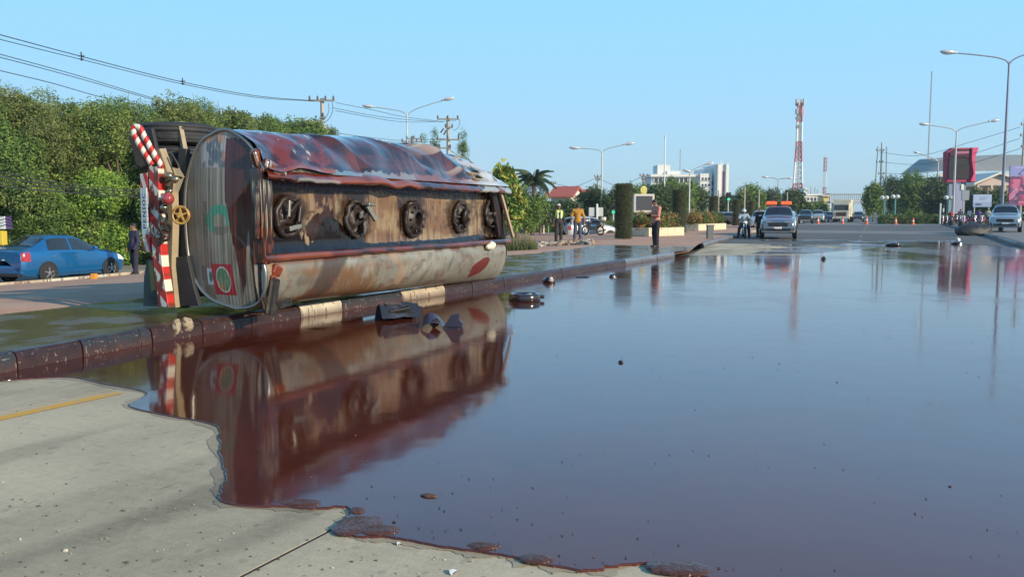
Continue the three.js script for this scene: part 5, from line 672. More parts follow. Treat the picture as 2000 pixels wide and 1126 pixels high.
// thick tangled wood behind the far carriageway at the left: one tree after the other
{
  const W = [[-130, 33, 195, 230, 'tall olive tree at the far left end of the thicket, mostly cut by the frame'], [-40, 32, 182, 210, 'olive leafy tree with pale seed pods, leftmost whole tree of the thicket'], [60, 33, 186, 200, 'olive tree of the thicket above the blue car'], [150, 34, 190, 200, 'broad green tree of the thicket under the two wire spacers'], [235, 34, 196, 190, 'green tree of the thicket just left of the striped hoop'], [315, 36, 186, 200, 'tall bushy tree of the thicket behind the upturned wheels'], [385, 40, 202, 170, 'rounded green tree of the thicket over the tanker end plate'], [455, 46, 226, 140, 'smaller tree where the thicket begins to drop, over the tanker front half'], [520, 52, 236, 130, 'low olive tree of the thicket left of the first utility pole'], [590, 60, 244, 120, 'yellowish tree beside the white gable at the thicket end'], [650, 66, 256, 100, 'last low tree of the thicket just right of the first utility pole']];
  W.forEach(([px, d, top, w, label], i) => {
    const k = d / FL, q = at(px, 415, d), s0 = stOf(q), g = FAR_E(s0[0]) - .05, root = thing('thicket_tree', label, 'tree', V(q.x, g, q.z), 0, 'trees of the thicket on the left'), h = EYE + (415 - top - [0, 8, -6, 10, -4, 6, -8, -6, -10, -14, -10][i]) * k - g, hw = w * k * .6, r = rng(500 + i), lb = [];
    for (let n = 0; n < 13; n++) { const x = rr(-hw, hw, r), up = 1 - .28 * Math.pow(x / hw, 2); lb.push([x, h * up * rr(.58, .88, r), rr(-1.4, 1.2, r), hw * rr(.22, .42, r), h * rr(.09, .17, r), rr(.6, 1.1, r)]); }
    lb.push([rr(-.3, .3, r) * hw, h * .84, 0, hw * .38, h * .15, 1.0]);
    const s1 = d > 45 ? .95 : .72;
    trunk(root, h * .55, .12, lb, 600 + i); crown(root, lb, 3600, GREENS[['olive', 'mid', 'olive', 'mid', 'mid'][i % 5]], s1, 700 + i, i % 2 ? 1 : 2, 'crown', .35);
    const lw = []; for (let n = 0; n < 9; n++) lw.push([rr(-hw, hw, r), h * rr(.08, .5, r), rr(.2, 1.6, r), hw * rr(.25, .5, r), h * rr(.08, .18, r), rr(.5, 1.0, r)]);
    crown(root, lw, 2600, GREENS[i % 3 ? 'mid' : 'bright'], s1, 800 + i, 1, 'lower_foliage', .4);
    crown(root, [[0, h * .40, -.5, hw * 1.1, h * .42, .9]], 2600, GREENS.mid, .9, 850 + i, 1, 'inner_foliage', .1);
    // a few bare twigs standing out of the top
    { const tw = gb(); for (let n = 0; n < 5; n++) { const x = rr(-hw, hw, r) * .8, y = h * rr(.72, .86, r); tw.bar(V(x, y, .2), V(x + rr(-.4, .4, r), y + h * rr(.08, .17, r), rr(.2, .9, r)), .018, .006, 5); } tag(tw.done('twigs', barkM, root), null, null, null, 'stuff'); }
    // pale dry seed heads near the top
    if (i < 6) { const im = new THREE.InstancedMesh(SPRIG[1], leafM, 14), m = new THREE.Matrix4(), c = new THREE.Color(); for (let n = 0; n < 14; n++) { const s = rr(.3, .5, r); m.compose(V(rr(-hw, hw, r), h * rr(.7, .98, r), rr(.3, 1.5, r)), new THREE.Quaternion(), V(s, s, s)); im.setMatrixAt(n, m); im.setColorAt(n, c.setRGB(.34, .22, .10)); } im.name = 'seed_heads'; tag(im, null, null, null, 'stuff'); root.add(im); }
  });
  // creepers and shrubs along the foot of the wood
  const im = new THREE.InstancedMesh(SPRIG[1], leafM, 5200), m = new THREE.Matrix4(), c = new THREE.Color(), r = rng(901), qq = new THREE.Quaternion();
  for (let n = 0; n < 5200; n++) { const s = lerp(4, 62, Math.pow(r(), 1.2)), dp = r(), t = ML(s) - 7.2 - dp * 3.2, hh = (.25 + 1.9 * fbm(s * .45, dp * 2, 903, 3)) * (.3 + dp), k = rr(.6, 1.1, r), p = R(s, t, FAR_E(s) - .05 + hh * Math.pow(r(), .5)); qq.setFromEuler(new THREE.Euler(r() * 6, r() * 6, r() * 6)); m.compose(p, qq, V(k, k, k)); im.setMatrixAt(n, m); const g = GREENS[r() < .7 ? 'bright' : 'mid'][Math.floor(r() * 3)], b = rr(1.0, 1.7, r); im.setColorAt(n, c.setRGB(g[0] * b, g[1] * b, g[2] * b)); }
  im.name = 'undergrowth'; scene.add(im); tag(im, 'bright green creepers and undergrowth along the foot of the thicket', null, null, 'stuff');
}
// two pointed conifers and other trees behind the tanker's far end
for (const [px, d, top, w, label] of [[850, 84, 262, 30, 'left and smaller of two pointed trees behind the tanker'], [905, 80, 262, 34, 'right and taller of two pointed trees behind the tanker'], [828, 92, 272, 24, 'slim pointed tree peeping over the tanker by the lamp post']]) { const k = d / FL, q = at(px, 415, d), root = thing('conifer', label, 'tree', V(q.x, -.3, q.z)), h = EYE + (415 - top) * k + .3, w2 = w * k / 2, lb = []; for (let i = 0; i < 6; i++) { const f = i / 5; lb.push([0, h * lerp(.2, .93, f), 0, w2 * (1.05 - .75 * f * f), h * .13, w2 * (1.05 - .75 * f * f)]); } gb().bar(V(0, -.1, 0), V(0, h * .8, 0), .12, .05).done('trunk', barkM, root); crown(root, lb, 900, GREENS.cypress, 1.0, px, 2); }
// yellow and green broad-leaved shrubs right of the tanker
tree('broadleaf_shrub', 'tall yellow and green broad-leaved shrub just behind the far end of the tanker', 'shrub', 985, 44, 318, 452, 44, { tone: 'yellow', sprig: 3, n: 420, s: 1.05, lobes: 9, h: -.1, sd: 3, dp: .6 });
tree('broadleaf_shrub', 'shorter yellow leaved shrub in front of the tall one, beside the grass clump', 'shrub', 1002, 42, 366, 458, 40, { tone: 'yellow', sprig: 3, n: 330, s: .9, lobes: 6, h: -.05, sd: 4, dp: .6 });
{ // palm
  const q = ground(1040, 452, 58), root = thing('palm_tree', 'dark green palm with drooping fronds right of the yellow plant', 'palm', q), r = rng(79), k = 58 / FL, h = EYE + (415 - 350) * k - q.y; gb().bar(V(0, 0, 0), V(.1, h, 0), .16, .11, 10).done('trunk', barkM, root);
  const fr = (() => { const b = gb(); for (let i = 0; i < 40; i++) { const f = (i + 1) / 41, x = f * 1.7, y = .55 * f - 1.25 * f * f, L = .5 * (1 - f * .6); for (const s of [-1, 1]) b.add(new THREE.PlaneGeometry(.038, L), MX(x + .08, y - .14, s * L * .4, s * .95 + Math.PI / 2, 0, 0)); } b.tube([V(0, 0, 0), V(.6, .12, 0), V(1.2, -.2, 0), V(1.7, -.7, 0)], .018, 5); return b.geo(); })(), fm = mat([.045, .075, .035], .6, 0, { side: THREE.DoubleSide });
  for (let n = 0; n < 30; n++) { const f = mesh('frond', fr, fm, root); f.position.set(.1, h, 0); f.rotation.set(0, n / 30 * 6.283 * 2.6, rr(-.5, .9, r), 'YXZ'); f.scale.setScalar(rr(.62, .9, r)); }
}
// mixed trees of the middle distance
const mids = [['leafy_tree', 'low dense green tree under the yellow leaved plant beside the tanker end', 1010, 50, 372, 450, 120, 'mid', 1000], ['leafy_tree', 'dark tree left of the palm behind the green road sign', 1055, 60, 372, 440, 70, 'dark', 600], ['leafy_tree', 'dark green tree in front of the red roofed house', 1105, 82, 390, 438, 90, 'dark', 700], ['leafy_tree', 'dark tree right of the red roofed house and left of the lamp post', 1158, 86, 364, 436, 80, 'dark', 800], ['leafy_tree', 'green tree just behind the lamp post and pedestrian signal', 1205, 84, 372, 436, 70, 'dark', 700], ['leafy_tree', 'bushy tree with ragged top behind the nearest clipped column', 1232, 96, 352, 434, 70, 'mid', 700], ['leafy_tree', 'broad tree behind the dark display screen', 1285, 104, 358, 430, 100, 'dark', 900], ['leafy_tree', 'tall tree between the display and the white building', 1325, 110, 346, 430, 90, 'mid', 900], ['leafy_tree', 'round tree left of the second lamp in front of the white building', 1362, 120, 362, 430, 60, 'dark', 600], ['leafy_tree', 'dark tree below the traffic light right of the white building', 1425, 130, 378, 428, 70, 'dark', 600], ['leafy_tree', 'tallest tree of the row left of the tower', 1470, 130, 356, 428, 62, 'mid', 700], ['leafy_tree', 'tree with flat top behind the beacon pickup', 1505, 140, 372, 428, 44, 'dark', 500], ['leafy_tree', 'low tree at the foot of the red and white tower', 1548, 150, 374, 427, 60, 'dark', 600], ['leafy_tree', 'pale green shrubby tree below the long white building', 1588, 150, 394, 427, 70, 'mid', 500], ['leafy_tree', 'isolated round tree at the foot of the concrete pole', 1706, 135, 361, 424, 34, 'mid', 700]];
mids.forEach(([n, label, px, d, top, bot, w, tone, cnt], i) => tree(n, label, 'tree', px, d, top, bot, w, { tone, n: cnt, h: px < 1300 ? -.3 : 0, sd: 40 + i, dp: .7 }));
// dark park trees on the right
[['dark clipped tree at the left end of the right hand park row', 1752, 150, 352, 432, 70, 'dark', 900], ['wide spreading tree with pale upper leaves, middle of the park row', 1795, 140, 336, 428, 100, 'mid', 1100], ['dark tree of the park row left of the pink framed screen', 1838, 132, 352, 432, 80, 'dark', 900], ['dark tree behind the blue pillar and signboard', 1895, 128, 372, 432, 90, 'dark', 900], ['dark tree between the signboard and the tall lamp', 1940, 124, 372, 432, 70, 'dark', 800], ['shadowy tree behind the printed banner at the right edge', 1990, 128, 380, 432, 60, 'dark', 600]].forEach(([label, px, d, top, bot, w, tone, cnt], i) => tree('park_tree', label, 'tree', px, d, top, bot, w, { tone, n: cnt, sd: 70 + i, dp: .6, lobes: 8, s: 2.2 }));
// clipped cylindrical hedges in a row on the median
[[1218, 467, 360, 31, 40, 'nearest and tallest clipped hedge column on the median paving'], [1326, 455, 370, 26, 52, 'second clipped hedge column on the median, right of the planter and the man in pink'], [1393, 446, 384, 18, 72, 'third clipped hedge column behind the second planter'], [1438, 442, 390, 14, 82, 'fourth clipped hedge column left of the officer on the motorbike'], [1467, 440, 393, 11, 90, 'fifth and thinnest clipped hedge column right of the officer']].forEach(([px, by, ty, w, d, label], i) => {
  const k = d / FL, q = at(px, by, d), root = thing('clipped_hedge', label, 'hedge', q, 0, 'clipped hedge columns on the median'), h = (by - ty) * k, rad = w * k / 2, n = [2600, 1700, 900, 700, 500][i], r = rng(300 + i), im = new THREE.InstancedMesh(SPRIG[2], leafM, n), m = new THREE.Matrix4(), c = new THREE.Color(), qq = new THREE.Quaternion();
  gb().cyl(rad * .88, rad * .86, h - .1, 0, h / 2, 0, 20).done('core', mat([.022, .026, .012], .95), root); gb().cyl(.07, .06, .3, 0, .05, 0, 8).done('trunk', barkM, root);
  for (let j = 0; j < n; j++) { const a = r() * 6.283, top = r() < .12, rd = (top ? rad * Math.sqrt(r()) : rad * rr(.84, .97, r)) * (.94 + .12 * vn(a * 1.6, i * 5 + r() * .1, 911)), y = top ? h * rr(.965, .99, r) : h * rr(.02, .98, r), s = rr(.20, .34, r) * (1 + i * .15); qq.setFromEuler(new THREE.Euler(r() * 6, r() * 6, r() * 6)); m.compose(V(Math.cos(a) * rd, y, Math.sin(a) * rd), qq, V(s, s, s)); im.setMatrixAt(j, m); const g = GREENS.hedge[Math.floor(r() * 3)], b = rr(1.1, 2.2, r); im.setColorAt(j, c.setRGB(g[0] * b, g[1] * b, g[2] * b)); } im.name = 'foliage'; tag(im, null, null, null, 'stuff'); root.add(im);
});
// long planters with flowering hedge
function planter(label, pa, pb, hgtPx, top, cols) {
  const p = ground(...pa), q = ground(...pb), L = p.distanceTo(q), root = thing('planter', label, 'planter', p.clone().lerp(q, .5), turnTo(q.x - p.x, q.z - p.z), 'cream walled planters on the median'), hm = hgtPx * pa[2] / FL, cm = texMat(cols, { roughness: .75 }), n = Math.max(3, Math.round(L / .8));
  for (let i = 0; i < n; i++) for (const z of [-.55, .55]) gb().rbox(L / n - .015, hm, .12, -L / 2 + (i + .5) * L / n, hm / 2, z, .02).done('wall_panel', cm, root);
  for (const s of [-1, 1]) gb().rbox(.12, hm, 1.2, s * (L / 2 + .06), hm / 2, 0, .02).done('end_panel', cm, root);
  gb().box(L, .1, 1.0, 0, hm - .12, 0).done('soil', mat([.05, .035, .02], .95), root);
  const lb = []; for (let i = 0; i < 9; i++) lb.push([lerp(-L / 2 + .3, L / 2 - .3, i / 8), hm + top * .35, rr(-.2, .2), L / 12 + .15, top * .55, .45]);
  crown(root, lb, 1000, GREENS.flower, .75, Math.round(pa[0]), 1, 'flowers', .3); return root;
}
const creamT = tex(128, 64, (u, v) => { const a = fbm(u * 5, v * 5, 421, 4), s = sst(.55, .75, fbm(u * 20, v * 2, 423, 3)), k = .75 + .4 * a - .25 * s; return [.66 * k, .58 * k, .42 * k]; }, { surf: false });
planter('cream planter with orange flowers behind the man in pink', [1252, 461, 44], [1316, 460, 46], 17, .75, creamT);
planter('cream planter with reddish flowers behind the second clipped column', [1349, 452, 58], [1402, 448, 63], 13, .8, creamT);
planter('low cream planter seen left of the nearest clipped column in the distance', [1100, 452, 62], [1200, 450, 66], 7, .5, creamT);
{ const q = ground(1015, 490, 29), root = thing('grass_clump', 'dark green grass clump growing on the median beside the tanker far end', 'grass clump', q), b = gb(), r = rng(91); for (let i = 0; i < 420; i++) { const x = rr(-.62, .62, r), z = rr(-.3, .3, r), h = rr(.25, .72, r) * (1 - x * x * .9), a = rr(-.3, .3, r); b.add(new THREE.ConeGeometry(.012, h, 3), MX(x, h / 2 - .03, z, rr(-.3, .3, r), r() * 6, a)); } b.done('blades', mat([.075, .10, .030], .8), root); }
{ // flower bed strip by the far kerb
  const im = new THREE.InstancedMesh(SPRIG[1], leafM, 1500), m = new THREE.Matrix4(), c = new THREE.Color(), r = rng(95), qq = new THREE.Quaternion(); for (let n = 0; n < 1500; n++) { const q = at(lerp(1028, 1100, r()), 450, rr(66, 72, r)), h = rr(0, .8, r); qq.setFromEuler(new THREE.Euler(r() * 6, r() * 6, r() * 6)); const k = rr(.6, 1, r); m.compose(V(q.x, -.3 + h, q.z), qq, V(k, k, k)); im.setMatrixAt(n, m); const g = h > .4 && r() < .5 ? [.42, .20, .04] : GREENS.bright[Math.floor(r() * 3)]; im.setColorAt(n, c.setRGB(...g)); } im.name = 'flower_bed'; scene.add(im); tag(im, 'orange and yellow flower bed beyond the far carriageway under the road signs', null, null, 'stuff');
}
{ // park hedge and lawn edge on the right
  const im = new THREE.InstancedMesh(SPRIG[1], leafM, 3000), m = new THREE.Matrix4(), c = new THREE.Color(), r = rng(97), qq = new THREE.Quaternion(); for (let n = 0; n < 3000; n++) { const q = at(lerp(1720, 1945, r()), 430, rr(106, 112, r)), h = rr(0, .9, r); qq.setFromEuler(new THREE.Euler(r() * 6, r() * 6, r() * 6)); const k = rr(.9, 1.7, r); m.compose(V(q.x, h, q.z), qq, V(k, k, k)); im.setMatrixAt(n, m); const g = GREENS[r() < .2 ? 'yellow' : 'mid'][Math.floor(r() * 3)]; im.setColorAt(n, c.setRGB(...g)); } im.name = 'park_hedge'; scene.add(im); tag(im, 'low green hedge along the park at the right', null, null, 'stuff');
}
// ---------- street furniture ----------
const galv = mat([.42, .44, .46], .4, .6), concreteGrey = texMat(tex(64, 256, (u, v) => { const a = fbm(u * 6, v * 20, 431, 4), k = .7 + .5 * a; return [.42 * k, .40 * k, .35 * k]; }, { surf: false }), { roughness: .85 }), wireM = mat([.03, .032, .035], .6), insM = mat([.10, .06, .05], .3, 0, { clearcoat: .6 }), woodX = mat([.25, .23, .20], .8);
// double-armed lamp: base pixel level h0, mast top pixel, arm spread in metres, turn
function lamp(label, px, d, forkY, h0, left, right, lift, o = {}) {
  const q = at(px, 415, d), k = d / FL, H = EYE + (415 - forkY) * k - h0, t = thing('street_lamp', label, 'street lamp', V(q.x, h0, q.z), 0, 'double-armed street lamps'), m = o.m ?? galv, r = Math.max(.075, d * .0011) * (o.r ?? 1);
  gb().bar(V(0, 0, 0), V(0, H, 0), r * 1.25, r * .62, 12).done('pole', m, t); gb().cyl(r * 2, r * 1.6, .5, 0, .25, 0, 12).box(r * 5, .04, r * 5, 0, .02, 0).done('base', m, t);
  for (const [e, s] of [[left, -1], [right, 1]]) { const dx = (e[0] - px) * k, dy = (forkY - e[1]) * k, dz = (e[2] ?? 0);
    gb().tube([V(0, H - .25, 0), V(dx * .03, H, dz * .03), V(dx * .14, H + dy * .14 + .12, dz * .14), V(dx * .5, H + dy * .52 + .10, dz * .5), V(dx * .88, H + dy * .9, dz * .88)], r * .45, 7, 24).done('arm', m, t);
    const h = new THREE.Group(); h.name = 'lamp_head'; h.position.set(dx, H + dy, dz); h.rotation.z = Math.atan2(dy * .5, Math.abs(dx)) * s; t.add(h); const hs = o.hs ?? 1;
    gb().sph(.46 * hs, .13 * hs, .19 * hs, 0, 0, 0, 16).rbox(.3 * hs, .14 * hs, .2 * hs, -s * .42 * hs, .01, 0, .05).done('housing', mat([.62, .64, .66], .3, .3), h); gb().sph(.34 * hs, .10 * hs, .15 * hs, s * .04, -.055 * hs, 0, 14).done('glass_bowl', mat([.70, .72, .72], .1, 0, { clearcoat: 1 }), h); }
  return t;
}
lamp('tall lamp nearest us at the right edge, its right arm cut by the frame', 1957, 59, 127, .1, [1838, 109], [2076, 92], 0, { hs: 1.15, r: 1.25, m: mat([.20, .21, .27], .4, .6) });
lamp('second lamp on the right, in front of the pink framed screen', 1862, 105, 258, .1, [1798, 245], [1934, 238], 0, { hs: 1.3, r: 1.15 });
lamp('third smaller lamp on the right, over the spreading park tree', 1829, 140, 316, 0, [1786, 299], [1877, 299], 0, { hs: 1.2 });
lamp('lamp rising behind the middle of the tanker', 797, 78, 226, -.5, [722, 211], [877, 197], 0, { hs: 1.15, m: mat([.50, .52, .50], .4, .5) });
lamp('lamp on the median side behind the yellow shirted man', 1175, 84, 298, -.3, [1121, 290], [1228, 282], 0, { hs: 1.1, m: mat([.50, .52, .50], .4, .5) });
lamp('lamp before the white building with one long right arm', 1346, 108, 337, 0, [1340, 334], [1384, 320], 0, { hs: 1.2, m: mat([.50, .52, .50], .4, .5) });
lamp('far lamp left of the tower foot', 1519, 150, 352, 0, [1493, 346], [1540, 348], 0, { hs: 1.3 });
// concrete utility poles
function utilityPole(label, px, d, topY, h0, arms, ex) {
  const q = at(px, 415, d), k = d / FL, H = EYE + (415 - topY) * k - h0, t = thing('utility_pole', label, 'utility pole', V(q.x, h0, q.z), 0, 'concrete utility poles'); gb().cyl(.20, .13, H, 0, H / 2, 0, 4).done('pole', concreteGrey, t);
  for (const [y, w, n, ox] of arms) { const yy = EYE + (415 - y) * k - h0, L = w * k; gb().box(L, .12, .10, (ox ?? 0) * k, yy, .18).done('cross_arm', woodX, t); for (let i = 0; i < n; i++) { const x = (ox ?? 0) * k + lerp(-L / 2 + .08, L / 2 - .08, n > 1 ? i / (n - 1) : .5); gb().lathe([[.02, -.06], [.09, 0], [.05, .05], [.10, .09], [.05, .15], [.08, .2], [.0, .27]], 12, MX(x, yy + .08, .18)).done('insulator', insM, t); } }
  ex?.(t, k, h0); return t;
}
utilityPole('concrete pole with crossarm behind the tanker, left of two', 633, 61, 196, -.7, [[201, 50, 4, 0], [233, 12, 1, 2]], (t, k) => { const H = (y) => EYE + (415 - y) * k + .7; gb().tube([V(.75, H(203), .2), V(.78, H(220), .2), V(.5, H(236), .2), V(.15, H(243), .2)], .02, 5).done('jumper_cable', wireM, t); gb().tube([V(.5, H(206), .2), V(.5, H(222), .2), V(.15, H(238), .2)], .02, 5).done('jumper_cable', wireM, t); });
utilityPole('concrete pole with several crossarms and switches behind the tanker, right of two', 876, 76, 230, -.6, [[236, 42, 3, 0], [252, 16, 2, 2], [275, 44, 3, 0], [291, 24, 2, -6]], (t, k) => { const H = (y) => EYE + (415 - y) * k + .6; for (const [a, b, c, e] of [[-14, 262, -8, 254], [-8, 266, -3, 257], [20, 270, 22, 262]]) gb().bar(V(a * k, H(b), .25), V(c * k, H(e), .25), .07, .06).done('fuse_switch', insM, t); gb().tube([V(.75, H(230), .2), V(1.05, H(240), .2), V(.9, H(252), .2), V(.5, H(258), .2)], .02, 5).done('jumper_cable', wireM, t); });
utilityPole('pole top with a row of switches peeping over the tanker', 806, 88, 268, -.4, [[279, 40, 5, 0], [273, 30, 3, 4]]);
utilityPole('distant pole right of the red roofed house', 1167, 130, 343, -.1, [[346, 14, 3, 0], [352, 10, 2, 0]]);
utilityPole('distant pole with crossarm above the yellow emblem', 1256, 120, 340, -.1, [[344, 16, 3, 0], [352, 8, 2, 0]]);
utilityPole('distant slim pole left of the palm gap by the red roof', 1081, 140, 354, -.1, [[358, 10, 2, 0]]);
utilityPole('thick concrete pole behind the round tree on the right', 1718, 150, 280, 0, [[296, 16, 3, -4], [318, 14, 3, -4], [340, 12, 2, 0]], (t, k) => { for (const x of [-14, 10]) gb().bar(V(x * k, 0, .5), V((x * .7) * k, EYE + (415 - 288) * k, .5), .14, .09).done('side_stay', mat([.30, .31, .30], .8), t); });
utilityPole('utility pole at the right frame edge above the banner', 1993, 110, 232, 0, [[247, 18, 3, 0], [268, 18, 3, 0], [290, 14, 2, 0]]);
for (const [px, ty, d, label] of [[1354, 352, 112, 'plain grey post right of the lamp with one long arm'], [1403, 372, 112, 'plain post in front of the white tower block'], [1454, 366, 120, 'plain post behind the officer on the motorbike'], [1482, 370, 125, 'plain post left of the beacon pickup'], [1537, 376, 140, 'plain post right of the beacon pickup']]) { const q = at(px, 415, d); const t = thing('plain_post', label, 'post', V(q.x, 0, q.z), 0, 'plain posts along the far median'); const H = EYE + (415 - ty) * d / FL; gb().bar(V(0, 0, 0), V(0, H, 0), .13, .09, 8).done('shaft', concreteGrey, t); gb().cyl(.22, .2, .2, 0, .1, 0, 8).done('foot', concreteGrey, t); }
// wires
function wire(label, pts, r = .018, group = 'overhead power lines') { const c = pts.map((p) => at(...p)); return tag(mesh('power_line', new THREE.TubeGeometry(new THREE.CatmullRomCurve3(c), 60, r, 5), wireM), label, 'wire', group); }
const w1 = wire('topmost wire on the left, carrying two spacers', [[-60, 52, 33], [0, 68, 35], [158, 110, 40.5], [356, 160, 49], [500, 187, 55], [617, 197, 61]], .022);
for (const [px, py, d] of [[158, 110, 40.5], [356, 159, 49]]) { const p = at(px, py, d); gb().rbox(.05, .42, .05, p.x, p.y, p.z, .015).rbox(.30, .05, .05, p.x, p.y + .02, p.z, .015).rbox(.2, .05, .05, p.x, p.y - .12, p.z, .015).done('wire_spacer', wireM, w1); }
wire('second wire from the top on the left, just under the spacer wire', [[-60, 62, 33], [0, 77, 35], [158, 116, 40.5], [356, 164, 49], [500, 190, 55], [625, 198, 61]]);
wire('third wire on the left', [[-60, 90, 33], [0, 106, 35], [150, 147, 41], [290, 189, 46], [420, 222, 52], [640, 246, 61]]);
wire('fourth wire on the left, close under the third', [[-60, 98, 33], [0, 112, 35], [150, 152, 41], [290, 192, 46], [420, 226, 52], [640, 250, 61]]);
wire('lowest single wire on the left, entering the tree tops', [[-60, 124, 33], [0, 138, 35], [100, 162, 38.5], [200, 190, 42], [330, 216, 47]]);
wire('upper wire between the two concrete poles', [[655, 200, 61], [720, 213, 65], [790, 228, 70], [856, 236, 76]]);
wire('middle wire between the two concrete poles', [[648, 210, 61], [720, 224, 65], [790, 233, 70], [866, 238, 76]]);
wire('lower wire between the two concrete poles', [[655, 216, 61], [720, 228, 65], [790, 238, 70], [890, 236, 76]]);
wire('low sagging wire just above the tanker', [[645, 258, 61], [720, 268, 66], [790, 274, 72], [870, 270, 76]]);
wire('lowest sagging wire just above the tanker', [[648, 266, 61], [720, 274, 66], [790, 278, 72], [862, 276, 76]]);
for (let i = 0; i < 4; i++) wire(['first', 'second', 'third', 'fourth'][i] + ' from the top of the telephone cables before the thicket', [[-60, 322 + i * 9, 25.6], [0, 336 + i * 9, 26.2], [110, 356 + i * 6, 28], [230, 368 + i * 5, 30.4], [330, 372 + i * 5, 33]], .016 + .006 * (i % 2), 'telephone cables before the thicket');
wire('upper far wire over the park on the right', [[1718, 297, 150], [1800, 303, 132], [1900, 276, 118], [1993, 248, 110]], .03);
wire('middle far wire over the park on the right', [[1718, 316, 150], [1800, 320, 132], [1900, 300, 118], [1993, 270, 110]], .03);
wire('lower far wire over the park on the right', [[1722, 338, 150], [1800, 338, 132], [1900, 318, 118], [1993, 290, 110]], .03);
wire('sagging far wire left of the middle lamp', [[1081, 358, 140], [1120, 364, 136], [1167, 346, 130]], .03);
wire('sagging far wire right of the middle lamp', [[1167, 348, 130], [1210, 362, 125], [1256, 344, 120]], .03);
// flagpole and thin masts
{ const q = at(1297, 415, 105), t = thing('flagpole', 'tall bare white flagpole before the white building', 'flagpole', V(q.x, 0, q.z)); gb().bar(V(0, 0, 0), V(0, EYE + (415 - 268) * 105 / FL, 0), .11, .07, 10).done('shaft', mat([.72, .72, .70], .4), t); gb().sph(.12, .12, .12, 0, EYE + 147 * 105 / FL, 0, 10).done('finial', mat([.72, .72, .70], .4), t); }
function mast(label, px, d, top, bot, rad, cols, name = 'radio_mast') { const q = at(px, 415, d), t = thing(name, label, 'mast', V(q.x, 0, q.z)), k = d / FL, H = EYE + (415 - top) * k; const n = cols.length; for (let i = 0; i < n; i++) { const a = H * i / n, b = H * (i + 1) / n, g = gb(); for (let j = 0; j < 3; j++) { const an = j * 2.09, an2 = (j + 1) * 2.09, P = (y, aa) => V(Math.cos(aa) * rad, y, Math.sin(aa) * rad); g.bar(P(a, an), P(b, an), .07 + rad * .08, .07 + rad * .08, 5); for (let s = 0; s < 4; s++) g.bar(P(lerp(a, b, s / 4), an), P(lerp(a, b, (s + 1) / 4), an2), .035 + rad * .06, .035 + rad * .06, 4); } g.done('mast_section', cols[i], t); } return t; }
const mRed = mat([.52, .16, .15], .6), mWhite = mat([.80, .80, .80], .6), mGrey = mat([.40, .45, .50], .7);
mast('very thin tall grey radio mast on the right over the park trees', 1809, 300, 145, 400, .18, [mGrey, mGrey, mGrey, mGrey, mGrey, mGrey]);
mast('faint thin mast above the white building', 1327, 420, 292, 400, .2, [mGrey, mGrey, mGrey]);
mast('smaller red and white mast right of the large tower', 1609, 320, 308, 400, .62, [mWhite, mRed, mWhite, mRed]);
{ // lattice telecom tower
  const d = 340, k = d / FL, q = at(1557, 415, d), t = thing('telecom_tower', 'large red and white lattice telecom tower on the skyline', 'tower', V(q.x, 0, q.z)), H = EYE + (415 - 205) * k, lv = [[0, 16.5], [.18, 12.5], [.26, 11.4], [.44, 9.2], [.62, 6.6], [.80, 6.2], [.92, 5.2], [1, 5.0]];
  const wAt = (f) => pw(lv, f) * k, seg = [[0, .135, 0], [.135, .29, 1], [.29, .48, 0], [.48, .66, 1], [.66, .83, 0], [.83, 1, 1]];
  for (const [a, b, red] of seg) { const g = gb(), n = 4; for (let i = 0; i < 4; i++) { const A = Math.PI / 4 + i * Math.PI / 2 + .3, B = A + Math.PI / 2, P = (f, an) => { const w = wAt(f) * 1.0; return V(Math.cos(an) * w, f * H, Math.sin(an) * w); }; for (let s = 0; s < n; s++) { const f0 = lerp(a, b, s / n), f1 = lerp(a, b, (s + 1) / n); g.bar(P(f0, A), P(f1, A), .34, .34, 6).bar(P(f0, A), P(f1, B), .12, .12, 4).bar(P(f0, B), P(f1, A), .12, .12, 4).bar(P(f1, A), P(f1, B), .14, .14, 4); } } g.done('lattice_section', red ? mRed : mWhite, t); }
  gb().bar(V(0, 0, 0), V(0, H, 0), .16, .16, 6).done('cable_ladder', mat([.25, .25, .27], .8), t);
  const an = mat([.20, .20, .23], .7), ax = mat([.6, .58, .58], .6); for (let i = 0; i < 6; i++) { const a = i / 6 * 6.283; gb().rbox(.5, 2.6, .4, Math.cos(a) * 1.6, H + .2, Math.sin(a) * 1.6, .1).done('panel_antenna', i % 2 ? an : ax, t); gb().rbox(.4, 2.2, .4, Math.cos(a + .4) * 1.5, H * .925, Math.sin(a + .4) * 1.5, .1).done('panel_antenna', i % 2 ? mRed : ax, t); }
  for (const [y, s] of [[.865, 1], [.79, .8], [.60, .7]]) gb().cyl(.9 * s, .9 * s, .6, -1.2, H * y, 1.3, 16, Math.PI / 2).done('dish_antenna', an, t); gb().bar(V(-.5, H, 0), V(-.5, H + 2.6, 0), .08, .05).bar(V(.6, H, 0), V(.6, H + 2.4, 0), .08, .05).done('lightning_rod', ax, t);
}
